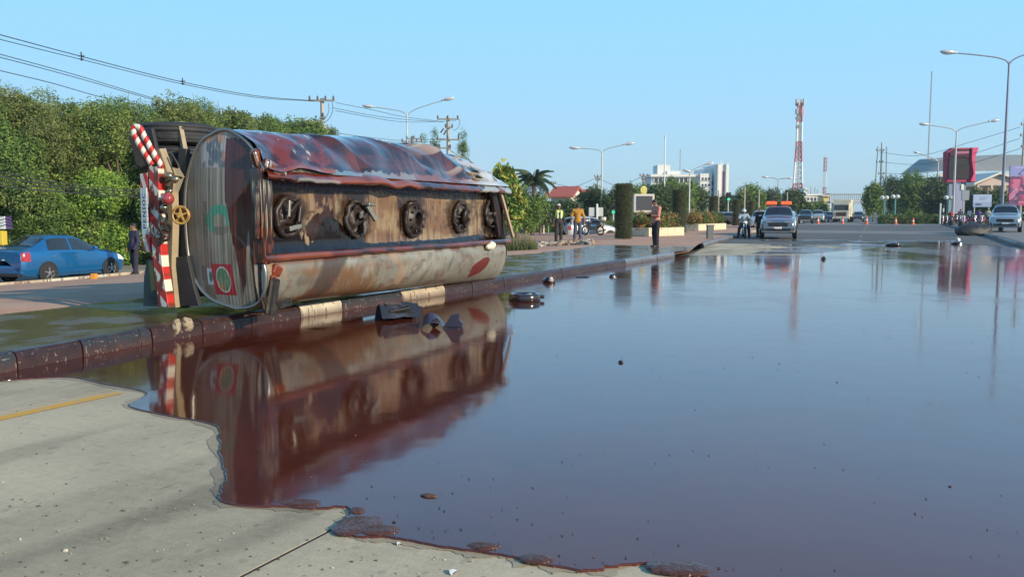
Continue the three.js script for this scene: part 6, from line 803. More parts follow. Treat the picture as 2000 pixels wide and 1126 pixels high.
// ---------- buildings ----------
const wallW = texMat(tex(128, 128, (u, v) => { const a = fbm(u * 8, v * 4, 441, 4), k = .85 + .25 * a; return [.74 * k, .74 * k, .71 * k]; }, { surf: false }), { roughness: .8 }), winM = mat([.05, .06, .075], .15), roofRed = mat([.40, .10, .07], .7), shadeG = mat([.30, .31, .32], .8);
function boxPart(name, t, k, ref, x0, x1, y0, y1, z0, z1, m) { const w = (x1 - x0) * k, h = (y1 - y0) * k; return gb().box(w, h, z1 - z0, ((x0 + x1) / 2 - ref) * k, EYE + (415 - (y0 + y1) / 2) * k, (z0 + z1) / 2).done(name, m, t); }
{ // white hospital-like block
  const d = 220, k = d / FL, ref = 1345, q = at(ref, 415, d), t = thing('office_building', 'large white stepped building behind the trees left of the tower', 'building', V(q.x, 0, q.z)), B = (n, a, b, c, e, z0, z1, m) => boxPart(n, t, k, ref, a, b, c, e, z0, z1, m), Y0 = 416;
  B('wall', 1272, 1366, 346, Y0, -14, 0, wallW); B('roof_slab', 1269, 1368, 341, 346, -15, .9, wallW); B('wall', 1286, 1311, 322, 341, -9, -2, wallW); B('wall', 1304, 1330, 334, 341, -8, -1.2, wallW);
  const band = B('window_band', 1276, 1345, 349, 357, -.3, .12, winM); for (let i = 0; i < 9; i++) boxPart('mullion', band, k, ref, 1276 + i * 8.2, 1277.3 + i * 8.2, 349, 357, .13, .3, wallW); const b2 = B('window_band', 1276, 1345, 365, 372, -.3, .12, winM); for (let i = 0; i < 9; i++) boxPart('mullion', b2, k, ref, 1276 + i * 8.2, 1277.3 + i * 8.2, 365, 372, .13, .3, wallW); B('balcony_slab', 1270, 1345, 358, 361, -.2, 1.1, wallW); B('balcony_slab', 1270, 1345, 373, 376, -.2, 1.1, wallW);
  B('wall', 1364, 1386, 340, Y0, -12, 1.6, wallW); B('wall', 1372, 1400, 330, Y0, -11, -.2, wallW); B('wall', 1391, 1417, 323, Y0, -12, 2.4, wallW); B('wall', 1412, 1421, 342, Y0, -9, .4, wallW);
  for (const y of [348, 360, 373]) for (const x of [1367, 1373, 1379]) { const w = B('window', x, x + 3.6, y, y + 5, 1.5, 1.66, winM); boxPart('sill', w, k, ref, x - .5, x + 4.1, y + 5, y + 5.8, 1.6, 1.9, wallW); }
  B('window', 1405, 1409, 336, 392, 2.3, 2.46, mat([.30, .14, .18], .3)); B('pilaster', 1395, 1398, 322, 400, 2.4, 2.9, wallW); B('pilaster', 1411, 1414, 322, 400, 2.4, 2.9, wallW); for (const y of [352, 364, 376, 388]) { B('balcony_slab', 1386, 1392, y, y + 3, -.2, 1.2, shadeG); B('window', 1387, 1391, y + 4, y + 9, -.1, .06, winM); } gb().bar(V((1406 - ref) * k, EYE + 92 * k, 0), V((1406 - ref) * k, EYE + 101 * k, 0), .12, .08).done('lightning_rod', mWhite, t);
}
function gableHouse(name, label, px, d, w, eave, ridge, depth, wallM, roofM, turn, h0 = 0, wins = 3) {
  const q = at(px, 415, d), k = d / FL, t = thing(name, label, 'house', V(q.x, h0, q.z), turn), W = w * k, E = EYE + (415 - eave) * k - h0, Rr = EYE + (415 - ridge) * k - h0; gb().box(W, E, depth, 0, E / 2, 0).done('wall', wallM, t);
  const sh = new THREE.Shape([new THREE.Vector2(-depth / 2 - .6, E - .15), new THREE.Vector2(0, Rr), new THREE.Vector2(depth / 2 + .6, E - .15), new THREE.Vector2(depth / 2 + .6, E - .35), new THREE.Vector2(0, Rr - .25), new THREE.Vector2(-depth / 2 - .6, E - .35)]), g = new THREE.ExtrudeGeometry(sh, { depth: W + .8, bevelEnabled: false }); g.rotateY(Math.PI / 2); g.translate(-W / 2 - .4, 0, 0); mesh('roof', g, roofM, t);
  const gs = new THREE.Shape([new THREE.Vector2(-depth / 2, E - .3), new THREE.Vector2(depth / 2, E - .3), new THREE.Vector2(0, Rr - .3)]), gg = new THREE.ExtrudeGeometry(gs, { depth: .2, bevelEnabled: false }); gg.rotateY(Math.PI / 2); for (const s of [-1, 1]) { const g2 = gg.clone(); g2.translate(s * (W / 2 - .1) - .1, 0, 0); mesh('gable', g2, wallM, t); }
  for (let i = 0; i < wins; i++) { const wn = gb().rbox(W / wins * .45, E * .28, .12, lerp(-W / 2, W / 2, (i + .5) / wins), E * .66, depth / 2 + .02, .02).done('window', winM, t); gb().box(W / wins * .5, .12, .25, lerp(-W / 2, W / 2, (i + .5) / wins), E * .50, depth / 2 + .08).done('sill', wallM, wn); } return t;
}
gableHouse('red_roof_house', 'white house with red tiled roof, left of its pair beyond the far road', 1108, 118, 40, 382, 364, 6, mat([.62, .60, .54], .8), roofRed, -.35, -.1);
gableHouse('red_roof_house', 'white house with red tiled roof, right and lower of its pair', 1137, 124, 34, 384, 370, 6, mat([.66, .62, .52], .8), roofRed, -.15, -.1);
gableHouse('white_gable_house', 'small white gable peeping over the thicket left of the first pole', 613, 66, 17, 249, 238, 1.5, mat([.66, .64, .56], .8), mat([.60, .58, .50], .7), .5, -.5, 2);
{ // long low white plant and yellow structure under the small mast
  const d = 280, k = d / FL, ref = 1590, q = at(ref, 415, d), t = thing('depot_building', 'long low white building below the two red and white masts', 'building', V(q.x, 0, q.z)), B = (n, a, b, c, e, z0, z1, m) => boxPart(n, t, k, ref, a, b, c, e, z0, z1, m); B('wall', 1558, 1604, 382, 416, -8, 0, wallW); B('parapet', 1556, 1606, 379, 382, -8.4, .5, wallW); for (let i = 0; i < 6; i++) B('window', 1562 + i * 7, 1566 + i * 7, 386, 391, -.2, .12, winM); B('stair_tower', 1566, 1573, 368, 416, -4, 1.5, wallW); for (const [x, y] of [[1586, 364], [1594, 366], [1599, 370]]) B('roof_pole', x, x + 1.2, y, 379, -2, -1.7, shadeG);
  const t2 = thing('yellow_kiosk', 'yellow fronted block at the foot of the smaller mast', 'building', at(1611, 415, 270).setY(0)), k2 = 270 / FL, B2 = (n, a, b, c, e, z0, z1, m) => boxPart(n, t2, k2, 1611, a, b, c, e, z0, z1, m); B2('wall', 1606, 1617, 383, 416, -4, 0, mat([.55, .48, .34], .8)); B2('yellow_panel', 1607.5, 1613, 386, 401, -.2, .2, mat([.70, .46, .05], .6)); B2('canopy', 1604, 1622, 381, 384, -4.4, .8, mat([.55, .45, .30], .8)); B2('column', 1620, 1623, 384, 416, -.6, .3, wallW); B2('door', 1614, 1616.5, 405, 416, -.2, .1, winM);
}
{ // footbridge with truss sides across the road
  const d = 250, k = d / FL, ref = 1655, q = at(ref, 415, d), t = thing('footbridge', 'long covered footbridge crossing the far end of the road', 'bridge', V(q.x, 0, q.z)), steel = mat([.34, .39, .42], .8), B = (n, a, b, c, e, z0, z1, m) => boxPart(n, t, k, ref, a, b, c, e, z0, z1, m); B('deck', 1618, 1700, 393, 397, -1.5, 1.5, mat([.38, .40, .40], .8)); B('roof', 1616, 1702, 378, 380, -1.8, 1.8, steel); B('lower_chord', 1618, 1700, 390, 392, 1.4, 1.6, steel); for (let i = 0; i < 22; i++) { const x = 1619 + i * 3.75; B('bar', x, x + 1, 380, 392, 1.38, 1.58, steel); } for (const x of [1626, 1662, 1694]) B('pier', x, x + 3, 397, 416, -.8, .8, mat([.45, .44, .40], .8));
}
{ // exhibition hall with long barrel roof
  const d = 190, k = d / FL, ref = 1930, q = at(ref, 415, d), t = thing('exhibition_hall', 'large hall with long grey curved metal roof at the right', 'building', V(q.x, 0, q.z)), X = (p) => (p - ref) * k, Y = (p) => EYE + (415 - p) * k, roofT = texMat(tex(256, 64, (u, v) => { const r2 = Math.abs((u * 60) % 1 - .5), a = fbm(u * 20, v * 4, 451, 3), g = .30 + .06 * a - (r2 < .1 ? .06 : 0); return [g, g * .98, g * .88]; }, { surf: false }), { roughness: .6, metalness: .2 });
  mesh('roof', gridGeo(40, 10, (a, b) => { const p = lerp(1812, 2120, a), top = pw([[1812, 336], [1850, 305], [1900, 301], [2000, 296], [2120, 296]], p); return V(X(p), lerp(Y(top), Y(336), b * b), lerp(-14, 3, b)); }), roofT, t); gb().box(X(2120) - X(1815), Y(340) - Y(346), .5, X(1967), Y(343), 3.2).done('eaves', mat([.55, .53, .46], .7), t); gb().box(X(2118) - X(1830), Y(346) - 0, 12, X(1974), Y(346) / 2, -5).done('wall', mat([.16, .16, .16], .8), t);
  const t2 = thing('gable_pavilion', 'pavilion with white edged gable roof in front of the hall', 'building', at(1943, 415, 170).setY(0)), k2 = 170 / FL, x2 = (p) => (p - 1943) * k2, y2 = (p) => EYE + (415 - p) * k2, sh = new THREE.Shape([[1896, 358], [1945, 337], [1990, 351], [1990, 355], [1945, 341], [1896, 362]].map(([a, b]) => new THREE.Vector2(x2(a), y2(b)))); mesh('roof_edge', new THREE.ExtrudeGeometry(sh, { depth: 9, bevelEnabled: false }).translate(0, 0, -8), mat([.66, .62, .54], .6), t2); const s2 = new THREE.Shape([[1905, 362], [1945, 343], [1988, 356], [1988, 362]].map(([a, b]) => new THREE.Vector2(x2(a), y2(b)))); mesh('gable', new THREE.ExtrudeGeometry(s2, { depth: .3, bevelEnabled: false }).translate(0, 0, -.2), mat([.55, .44, .38], .8), t2); gb().box(x2(1986) - x2(1906), y2(364), 7, x2(1946), y2(364) / 2, -4).done('wall', mat([.30, .22, .16], .8), t2); for (const p of [1908, 1934, 1960, 1984]) gb().box(.4, y2(362), .4, x2(p), y2(362) / 2, .1).done('column', mat([.5, .45, .38], .7), t2);
}
// ---------- signs and screens ----------
function stand(name, label, cat, px, d, h0) { const q = at(px, 415, d); return [thing(name, label, cat, V(q.x, h0, q.z)), d / FL, (p) => (p - px) * d / FL, (p) => EYE + (415 - p) * d / FL - h0]; }
{ const [t, k, X, Y] = stand('display_screen', 'dark roadside display screen in a white frame with a round yellow emblem on top', 'screen', 1256, 62, -.1); gb().rbox(X(1277) - X(1237), Y(379) - Y(415), .5, X(1257), Y(397), 0, .05).done('frame', mat([.64, .60, .52], .5), t); gb().box(X(1273) - X(1242), Y(383) - Y(410), .08, X(1257.5), Y(396.5), .24).done('screen', mat([.085, .085, .092], .3), t); gb().rbox(.25, Y(412), .25, X(1247), Y(412) / 2, 0, .02).done('post', galv, t); gb().rbox(.25, Y(412), .25, X(1267), Y(412) / 2, 0, .02).done('post', galv, t); const em = mat([.66, .58, .12], .6); gb().sph(.26, .28, .10, X(1256), Y(371), .1, 16).rbox(.40, .16, .14, X(1256), Y(377), .1, .05).done('emblem', em, t); gb().add(new THREE.TorusGeometry(.20, .035, 8, 20), MX(X(1256), Y(371), .17)).done('emblem_ring', mat([.70, .66, .30], .5), t); }
{ const [t, k, X, Y] = stand('pink_screen', 'big dark video screen in a slanted crimson pink frame before the hall', 'screen', 1874, 124, 0), pk = mat([.34, .022, .075], .7), dk = mat([.055, .012, .03], .8), shp = (pts, dep, z, m, n) => mesh(n, new THREE.ExtrudeGeometry(new THREE.Shape(pts.map(([a, b]) => new THREE.Vector2(X(a), Y(b)))), { depth: dep, bevelEnabled: true, bevelSize: .03, bevelThickness: .03, bevelSegments: 1 }).translate(0, 0, z), m, t);
  shp([[1846, 298], [1858, 291], [1904, 290], [1898, 310], [1901, 356], [1848, 356]], 1.2, -1.2, pk, 'frame'); shp([[1849, 308], [1888, 312], [1888, 350], [1849, 350]], .1, .05, mat([.012, .011, .017], .75), 'screen'); shp([[1850, 299], [1860, 293], [1890, 294], [1888, 310], [1850, 306]], .14, .04, dk, 'header'); shp([[1891, 291], [1903, 291], [1897, 309], [1900, 355], [1891, 355], [1896, 340], [1891, 312]], .35, .05, mat([.60, .05, .14], .6), 'side_panel'); shp([[1862, 298], [1886, 297], [1886, 301], [1862, 302]], .02, .19, mat([.36, .12, .2], .6), 'header_lettering');
  for (const x of [1858, 1884]) gb().box(.5, Y(356), .5, X(x), Y(356) / 2, -.6).done('post', mat([.20, .22, .30], .6), t); }
{ const [t, k, X, Y] = stand('blue_pillar', 'pale lilac blue pillar standing under the pink framed screen', 'pillar', 1868, 112, .1); gb().rbox(X(1877) - X(1862), Y(360), .9, X(1869), Y(360) / 2, 0, .04).done('column', mat([.26, .29, .42], .6), t); gb().rbox(.35, Y(361) - Y(372), .2, X(1874), Y(366), .46, .02).done('lit_panel', mat([.70, .70, .62], .4), t); gb().box(1.6, .3, 1.2, X(1869), .15, 0).done('plinth', concreteGrey, t); }
{ const [t, k, X, Y] = stand('traffic_signboard', 'grey back of a square signboard on a post right of the blue pillar', 'sign', 1882, 100, .1); gb().rbox(X(1892) - X(1877), Y(372) - Y(391), .12, X(1884.5), Y(381.5), 0, .03).done('board', mat([.20, .25, .30], .5, .3), t); gb().bar(V(X(1882), 0, -.1), V(X(1882), Y(372), -.1), .08, .07).done('post', galv, t); gb().cyl(.32, .14, .55, X(1882), .27, 0, 12).done('base', mat([.015, .015, .02], .7), t); }
{ const tx = sign(256, 192, (x, w, h) => { const g = ['#7f93b8', '#93a6c4']; x.fillStyle = g[1]; x.fillRect(0, 0, w, h); x.fillStyle = g[0]; x.fillRect(0, h * .62, w, h * .38); x.fillStyle = '#5f7aa8'; for (let i = 0; i < 3; i++) x.fillRect(w * .3, h * (.2 + i * .1), w * (.5 - i * .08), h * .045); x.fillStyle = '#3c5474'; x.beginPath(); x.ellipse(w * .28, h * .8, w * .2, h * .1, 0, 0, 7); x.fill(); }); const [t, k, X, Y] = stand('blue_signboard', 'wide pale blue information board low before the dark trees', 'sign', 1917, 116, .1); gb().rbox(X(1936) - X(1900), Y(380) - Y(404), .14, X(1918), Y(392), 0, .02).done('board', mat('#ffffff', .5, 0, { map: tx }), t); for (const x of [1904, 1932]) gb().bar(V(X(x), 0, -.1), V(X(x), Y(380), -.1), .1, .09).done('post', galv, t); }
{ const tx = sign(256, 512, (x, w, h) => { x.fillStyle = '#7d86b8'; x.fillRect(0, 0, w, h * .3); x.fillStyle = '#7c2850'; x.fillRect(0, h * .3, w, h * .7); const r = rng(5); for (let i = 0; i < 70; i++) { x.fillStyle = ['#9a3560', '#5a2858', '#b35a80', '#40285a', '#8a1f3c', '#a07898'][Math.floor(r() * 6)]; x.beginPath(); x.ellipse(r() * w, h * (.3 + r() * .7), 8 + r() * 34, 10 + r() * 40, r() * 3, 0, 7); x.fill(); } x.fillStyle = '#3a4c86'; x.beginPath(); x.moveTo(w * .35, h * .22); x.lineTo(w * .6, h * .08); x.lineTo(w * .72, h * .1); x.lineTo(w * .5, h * .16); x.lineTo(w * .45, h * .26); x.fill(); x.fillStyle = '#9aa2cc'; x.fillRect(w * .2, h * .04, w * .4, h * .02); }); const [t, k, X, Y] = stand('printed_banner', 'tall magenta and lilac printed banner at the right frame edge', 'banner', 1986, 96, .1); gb().rbox(X(2012) - X(1969), Y(324) - Y(402), .16, X(1990.5), Y(363), 0, .02).done('banner_face', mat('#ffffff', .6, 0, { map: tx }), t); for (const x of [1973, 2008]) gb().bar(V(X(x), 0, -.15), V(X(x), Y(324), -.15), .1, .09).done('post', galv, t); }
{ const [t, k, X, Y] = stand('green_road_sign', 'small green and white road sign on a post beside the yellow plant', 'road sign', 1027, 60, -.35); const tx = sign(128, 96, (x, w, h) => { x.fillStyle = '#9fb6b4'; x.fillRect(0, 0, w, h); x.fillStyle = '#1f8f78'; x.fillRect(w * .24, h * .1, w * .54, h * .78); x.fillStyle = '#5fb5a0'; for (let i = 0; i < 3; i++) x.fillRect(w * .32, h * (.25 + i * .2), w * .38, h * .06); }); gb().rbox(X(1040) - X(1014), Y(415) - Y(433), .08, X(1027), Y(424), 0, .02).done('board', mat('#ffffff', .5, 0, { map: tx }), t); gb().bar(V(0, 0, -.08), V(0, Y(433), -.08), .05, .045).done('post', galv, t); }
{ const [t, k, X, Y] = stand('grey_direction_sign', 'long grey arrow-ended direction sign between the green sign and the officer', 'road sign', 1068, 62, -.35); const sh = new THREE.Shape([[1050, 426], [1055, 418], [1086, 418], [1086, 431], [1050, 431]].map(([a, b]) => new THREE.Vector2(X(a), Y(b)))); mesh('board', new THREE.ExtrudeGeometry(sh, { depth: .08, bevelEnabled: true, bevelSize: .01, bevelThickness: .01 }), mat([.42, .44, .44], .5), t); for (const x of [1062, 1071]) gb().bar(V(X(x), 0, -.05), V(X(x), Y(420), -.05), .06, .05).done('post', x === 1071 ? mat([.14, .30, .14], .6) : mat([.70, .68, .64], .6), t); }
{ const [t, k, X, Y] = stand('shrine_post', 'small orange topped spirit-house post behind the direction sign', 'spirit house', 1069, 70, -.35); gb().bar(V(0, 0, 0), V(0, Y(390), 0), .07, .06).done('post', mat([.45, .46, .40], .7), t); gb().rbox(.36, .3, .36, 0, Y(384), 0, .03).done('house', mat([.52, .22, .10], .6), t); gb().cyl(.34, .02, .5, 0, Y(374), 0, 4, 0, .78).done('roof', mat([.50, .16, .08], .6), t); }
{ const [t, k, X, Y] = stand('white_notice_board', 'pair of pale white notice panels behind the parked motorbike', 'notice board', 1162, 70, -.35); for (const [a, b] of [[1150, 1162], [1168, 1178]]) gb().rbox(X(b) - X(a), Y(405) - Y(422), .1, X((a + b) / 2), Y(413.5), 0, .02).done('panel', mat([.50, .54, .55], .5), t); for (const x of [1152, 1176]) gb().bar(V(X(x), 0, -.08), V(X(x), Y(405), -.08), .05, .05).done('post', galv, t); gb().rbox(.16, Y(398), .16, X(1166), Y(398) / 2, .1, .03).done('centre_post', mat([.70, .70, .66], .6), t); }
{ const [t, k, X, Y] = stand('white_guide_box', 'cream box on the paving right of the parked motorbike', 'box', 1172, 54, -.25); gb().rbox(X(1180) - X(1166), Y(440) - Y(455), .5, X(1173), Y(447.5), 0, .03).done('case', mat([.66, .64, .52], .6), t); gb().rbox(X(1181) - X(1165), .06, .56, X(1173), Y(440), 0, .02).done('lid', mat([.70, .68, .58], .6), t); }
{ const [t, k, X, Y] = stand('lamp_post_guard', 'red and white striped guard at the foot of the middle lamp post', 'post guard', 1179, 80, -.32); for (let i = 0; i < 4; i++) gb().cyl(.24, .24, .32, 0, .16 + i * .33, 0, 14).done('band', i % 2 ? mat([.60, .58, .54], .5) : mat([.42, .05, .04], .5), t); }
function signal(label, px, d, topY, botY, green, h0, w = 1) { const [t, k, X, Y] = stand('traffic_signal', label, 'traffic light', px, d, h0); gb().rbox(.42 * w, Y(topY) - Y(botY), .3, 0, Y((topY + botY) / 2), .1, .06).done('housing', mat([.025, .03, .03], .5), t); const H = Y(topY) - Y(botY); for (let i = 0; i < 3; i++) { const y = Y(topY) - H * (.18 + .32 * i), on = i === 2 && green; gb().cyl(.15 * w, .15 * w, .04, 0, y, .27, 16, Math.PI / 2).done('lens', on ? mat([.05, .35, .22], .3, 0, { emissive: new THREE.Color().setRGB(.10, .75, .45), emissiveIntensity: .7 }) : mat([.05, .03, .03], .3), t); gb().add(new THREE.CylinderGeometry(.19 * w, .19 * w, .2, 14, 1, true, -1.6, 3.2), MX(0, y, .34, Math.PI / 2)).done('visor', mat([.02, .025, .025], .5, 0, { side: THREE.DoubleSide }), t); } gb().bar(V(0, 0, 0), V(0, Y(topY), 0), .08, .07).done('post', mat([.45, .46, .45], .5, .3), t); return t; }
signal('pedestrian signal with green light just left of the nearest clipped column', 1198, 70, 398, 417, true, -.3, 1.1);
signal('traffic light showing green below the white tower block', 1422, 100, 376, 392, true, 0, 1.2);
signal('dark traffic light above the beacon pickup', 1508, 110, 374, 398, false, 0, 1);
{ // white box sign with yellow box at the left edge
  const q = at(-2, 500, 29.5), s = stOf(q), h0 = FAR_E(s[0]) - .05, t = thing('box_sign', 'white box sign on a yellow lower box at the left frame edge', 'sign', V(q.x, h0, q.z)), k = 29.5 / FL, Y = (p) => EYE + (415 - p) * k - h0, tx = sign(128, 96, (x, w, h) => { x.fillStyle = '#cfd2c8'; x.fillRect(0, 0, w, h); x.fillStyle = '#8f97a0'; for (let i = 0; i < 3; i++) x.fillRect(w * .1, h * (.25 + i * .22), w * .8, h * .06); }); gb().rbox(.72, Y(422) - Y(447), .36, 0, Y(434.5), 0, .02).done('white_box', mat('#ffffff', .6, 0, { map: tx }), t); gb().rbox(.16, Y(422) - Y(447), .37, .30, Y(434.5), -.03, .02).done('box_side', mat([.09, .06, .18], .6), t); gb().rbox(.45, Y(450) - Y(478), .3, 0, Y(464), 0, .02).done('yellow_box', mat([.62, .46, .06], .6), t); gb().bar(V(0, 0, -.05), V(0, Y(430), -.05), .06, .05).done('post', galv, t); }
// teal park lamp posts, short posts, cones
for (const [px, ty, by, d, label] of [[1727, 388, 427, 122, 'left one of the two teal lamp posts by the round tree'], [1748, 386, 427, 120, 'right one of the two teal lamp posts by the dark park row'], [1852, 388, 428, 112, 'green lamp post below the pink framed screen']]) { const [t, k, X, Y] = stand('park_lamp', label, 'lamp post', px, d, 0); gb().bar(V(0, 0, 0), V(0, Y(ty), 0), .15, .12, 10).done('post', mat([.05, .22, .18], .5), t); gb().cyl(.28, .22, .5, 0, .25, 0, 12).done('base', mat([.05, .22, .18], .5), t); gb().sph(.30, .30, .30, -.32, Y(ty - 2), 0, 12).done('globe', mat([.62, .62, .56], .4), t); gb().sph(.30, .30, .30, .32, Y(ty - 2), 0, 12).done('globe', mat([.62, .62, .56], .4), t); gb().rbox(.9, .1, .1, 0, Y(ty) - .05, 0, .02).done('arm', mat([.05, .22, .18], .5), t); }
for (const [px, ty, d, label] of [[1837, 397, 98, 'short white post right of the third lamp'], [1843, 399, 104, 'black and white banded short post']]) { const [t, k, X, Y] = stand('marker_post', label, 'post', px, d, .1); for (let i = 0; i < 5; i++) { const h = Y(ty) / 5; gb().cyl(.09, .09, h, 0, h * (i + .5), 0, 10).done('band', px === 1837 || i % 2 ? mat([.66, .66, .62], .5) : mat([.03, .03, .035], .5), t); } }
for (const [px, by, h, d, label] of [[1598, 437, 15, 106, 'leftmost orange cone before the pale pickup'], [1646, 434, 14, 108, 'orange cone in front of the cream lorry'], [1693, 435, 17, 104, 'orange cone right of the cream lorry by the dark car'], [1750, 436, 14, 102, 'orange cone below the right teal lamp post'], [1784, 436, 14, 101, 'rightmost orange cone before the park row']]) { const q = at(px, by, d), k = d / FL, H = h * k, t = thing('traffic_cone', label, 'traffic cone', V(q.x, 0, q.z), 0, 'orange traffic cones across the road'), or = mat([.62, .14, .05], .6); gb().cyl(.19, .05, H, 0, H / 2, 0, 14).done('cone', or, t); gb().box(.5, .06, .5, 0, .03, 0).done('base', or, t); gb().cyl(.135, .105, H * .2, 0, H * .52, 0, 14).done('reflective_band', mat([.7, .66, .6], .4), t); }
// dark footed posts on the right kerb
for (const [px, by, d, top, label] of [[1861, 438, 86, 424, 'black footed stub post on the right kerb, left one'], [1880, 440, 80, 420, 'black footed post on the right kerb, beside the heap']]) { const [t, k, X, Y] = stand('stub_post', label, 'post', px, d, .12); gb().cyl(.36, .16, .5, 0, .25, 0, 12).done('foot', mat([.015, .015, .02], .7), t); gb().bar(V(0, 0, 0), V(0, Y(top), 0), .07, .06).done('post', mat([.30, .31, .33], .6), t); }
// ---------- debris and small things ----------
function lump(name, label, cat, p, s, m, sd, rot = 0, group, det = 5) { const g = new THREE.IcosahedronGeometry(1, det), P = g.attributes.position; for (let i = 0; i < P.count; i++) { const q = V().fromBufferAttribute(P, i), f = .65 + .7 * fbm(q.x * 1.4 + sd, q.y * 1.4 + q.z * 1.7, sd, 4); P.setXYZ(i, q.x * f * s[0], q.y * f * s[1], q.z * f * s[2]); } const mg = mergeVertices(plain(g)); mg.computeVertexNormals(); const o = tag(mesh(name, mg, m), label, cat, group); o.position.copy(p); o.rotation.y = rot; return o; }
const oilyM = mat([.025, .016, .016], .18, 0, { clearcoat: .8, clearcoatRoughness: .08 }), rockM = texMat(tex(128, 128, (u, v) => { const a = fbm(u * 8, v * 8, 461, 4); return mix3([.30, .25, .18, .8, 0], [.10, .05, .03, .4, 0], sst(.5, .7, a)); }, { surf: false }), { roughness: .8 });
{ // broken vehicle parts in the pool before the tanker
  const p = gnd(775, 625, 0), t = thing('vehicle_wreckage', 'largest crumpled black vehicle part lying in the oil before the tanker', 'debris', p, .5);
  mesh('shell', gridGeo(16, 8, (a, b) => V(lerp(-.26, .26, a), -.02 + .26 * Math.sin(Math.PI * b * .9) * (.75 + .35 * fbm(a * 4, b * 3, 471)), lerp(-.14, .16, b) + .05 * Math.sin(a * 7)), null), mat([.030, .030, .036], .2, 0, { side: THREE.DoubleSide, clearcoat: .6 }), t); gb().rbox(.30, .05, .06, -.02, .15, .14, .01, .3, .1, .1).done('slot', mat([.008, .008, .01], .5), t); gb().rbox(.12, .20, .03, .28, .08, .06, .01, .1, .5, -.25).done('bent_edge', oilyM, t); gb().rbox(.25, .03, .05, -.08, .22, .06, .01, .1, .1, -.1).done('rib', oilyM, t);
  const q = gnd(842, 640, 0), u = thing('vehicle_wreckage', 'middle curled dark vehicle part in the oil, right of the largest', 'debris', q, .2); mesh('shell', gridGeo(12, 6, (a, b) => V(lerp(-.17, .19, a), .02 + .16 * Math.sin(Math.PI * a) * (1 - .5 * b) - b * .02, lerp(-.10, .12, b) + .06 * a), null), mat([.045, .04, .062], .25, 0, { side: THREE.DoubleSide }), u); gb().rbox(.12, .10, .02, .04, .07, .10, .008, .5, .2, .6).done('flap', oilyM, u);
  const w = gnd(884, 642, 0), x = thing('vehicle_wreckage', 'right dark torn fin shaped vehicle part in the oil', 'debris', w, -.3); const sh = new THREE.Shape([[-.14, -.02], [.02, .03], [.12, -.02], [.14, .07], [.09, .12], [.10, .19], [.0, .17], [-.06, .08]].map((c) => new THREE.Vector2(...c))); mesh('fin', new THREE.ExtrudeGeometry(sh, { depth: .03, bevelEnabled: true, bevelSize: .008, bevelThickness: .008 }), mat([.05, .043, .066], .3), x); gb().rbox(.2, .02, .12, .02, .02, .07, .008, .2, 0, 0).done('shelf', oilyM, x);
}
{ const p = gnd(1025, 588, 0), t = thing('hatch_cover', 'round oil covered hatch cover lying in the pool right of the tanker', 'hatch cover', p, .3); gb().lathe([[0, .03], [.12, .04], [.16, .10], [.215, .13], [.245, .12], [.255, .06], [.25, 0], [.22, -.01]], 36).done('disc', oilyM, t); gb().rbox(.10, .05, .05, .05, .10, .05, .015, .2, .4, .1).done('latch', mat([.45, .42, .36], .3, .6), t); gb().rbox(.07, .06, .08, .28, .07, .02, .02).done('hinge', oilyM, t); }
lump('wreck_piece', 'small torn piece with a pale patch by the kerb right of the tanker', 'debris', gnd(1073, 550, .03), [.13, .10, .09], oilyM, 3);
lump('wreck_piece', 'tiny pale fragment on top of the torn piece by the kerb', 'debris', gnd(1076, 545, .09), [.04, .05, .03], mat([.55, .50, .46], .5), 4);
lump('wreck_piece', 'flat dark shard floating near the kerb right of the torn piece', 'debris', gnd(1138, 541, .015), [.14, .03, .05], oilyM, 5);
lump('wreck_piece', 'dark lump in the pool below the clipped column reflection', 'debris', gnd(1197, 540, .02), [.07, .06, .05], oilyM, 6);
lump('wreck_piece', 'dark shard in the middle of the open pool', 'debris', gnd(1213, 706, .02), [.022, .016, .02], oilyM, 7);
lump('wreck_piece', 'flat brown shard floating in the near foreground of the pool', 'debris', gnd(836, 967, .016), [.042, .010, .018], mat([.10, .055, .035], .4), 8, -.3);
lump('wreck_piece', 'black block at the far edge of the pool, left one', 'debris', gnd(1745, 478, .05), [.32, .10, .2], oilyM, 9);
lump('wreck_piece', 'dark block with a pale top at the far edge of the pool, right one', 'debris', gnd(1870, 475, .05), [.26, .10, .2], oilyM, 10);
lump('wreck_piece', 'pale knob resting on the right dark block at the far pool edge', 'debris', gnd(1872, 468, .2), [.10, .10, .1], mat([.6, .58, .55], .5), 11);
lump('wreck_piece', 'small dark piece in the far pool below the beacon pickup', 'debris', gnd(1609, 505, .03), [.07, .08, .05], oilyM, 12);
lump('concrete_chunk', 'pale broken chunk on the left kerb below the end plate, larger one', 'concrete chunk', R(6.78, K(6.78) - .03, .15), [.075, .085, .06], rockM, 13);
lump('concrete_chunk', 'pale broken chunk on the left kerb below the end plate, smaller one', 'concrete chunk', R(6.63, K(6.63) - .02, .14), [.04, .085, .05], rockM, 14);
// dark tarpaulin heap on the right kerb
{ const p = gnd(1905, 456, .1); lump('tarpaulin_heap', 'black crumpled tarpaulin heap on the right kerb', 'tarpaulin', p.clone().setY(.25), [1.15, .48, .7], mat([.018, .020, .024], .6), 15, .3, null, 7); lump('vehicle_wreckage', 'brown leaning piece of wreckage right of the tarpaulin heap', 'debris', gnd(1928, 448, .1).setY(.35), [.75, .50, .3], mat([.065, .048, .042], .7), 16, .2, null, 6); }
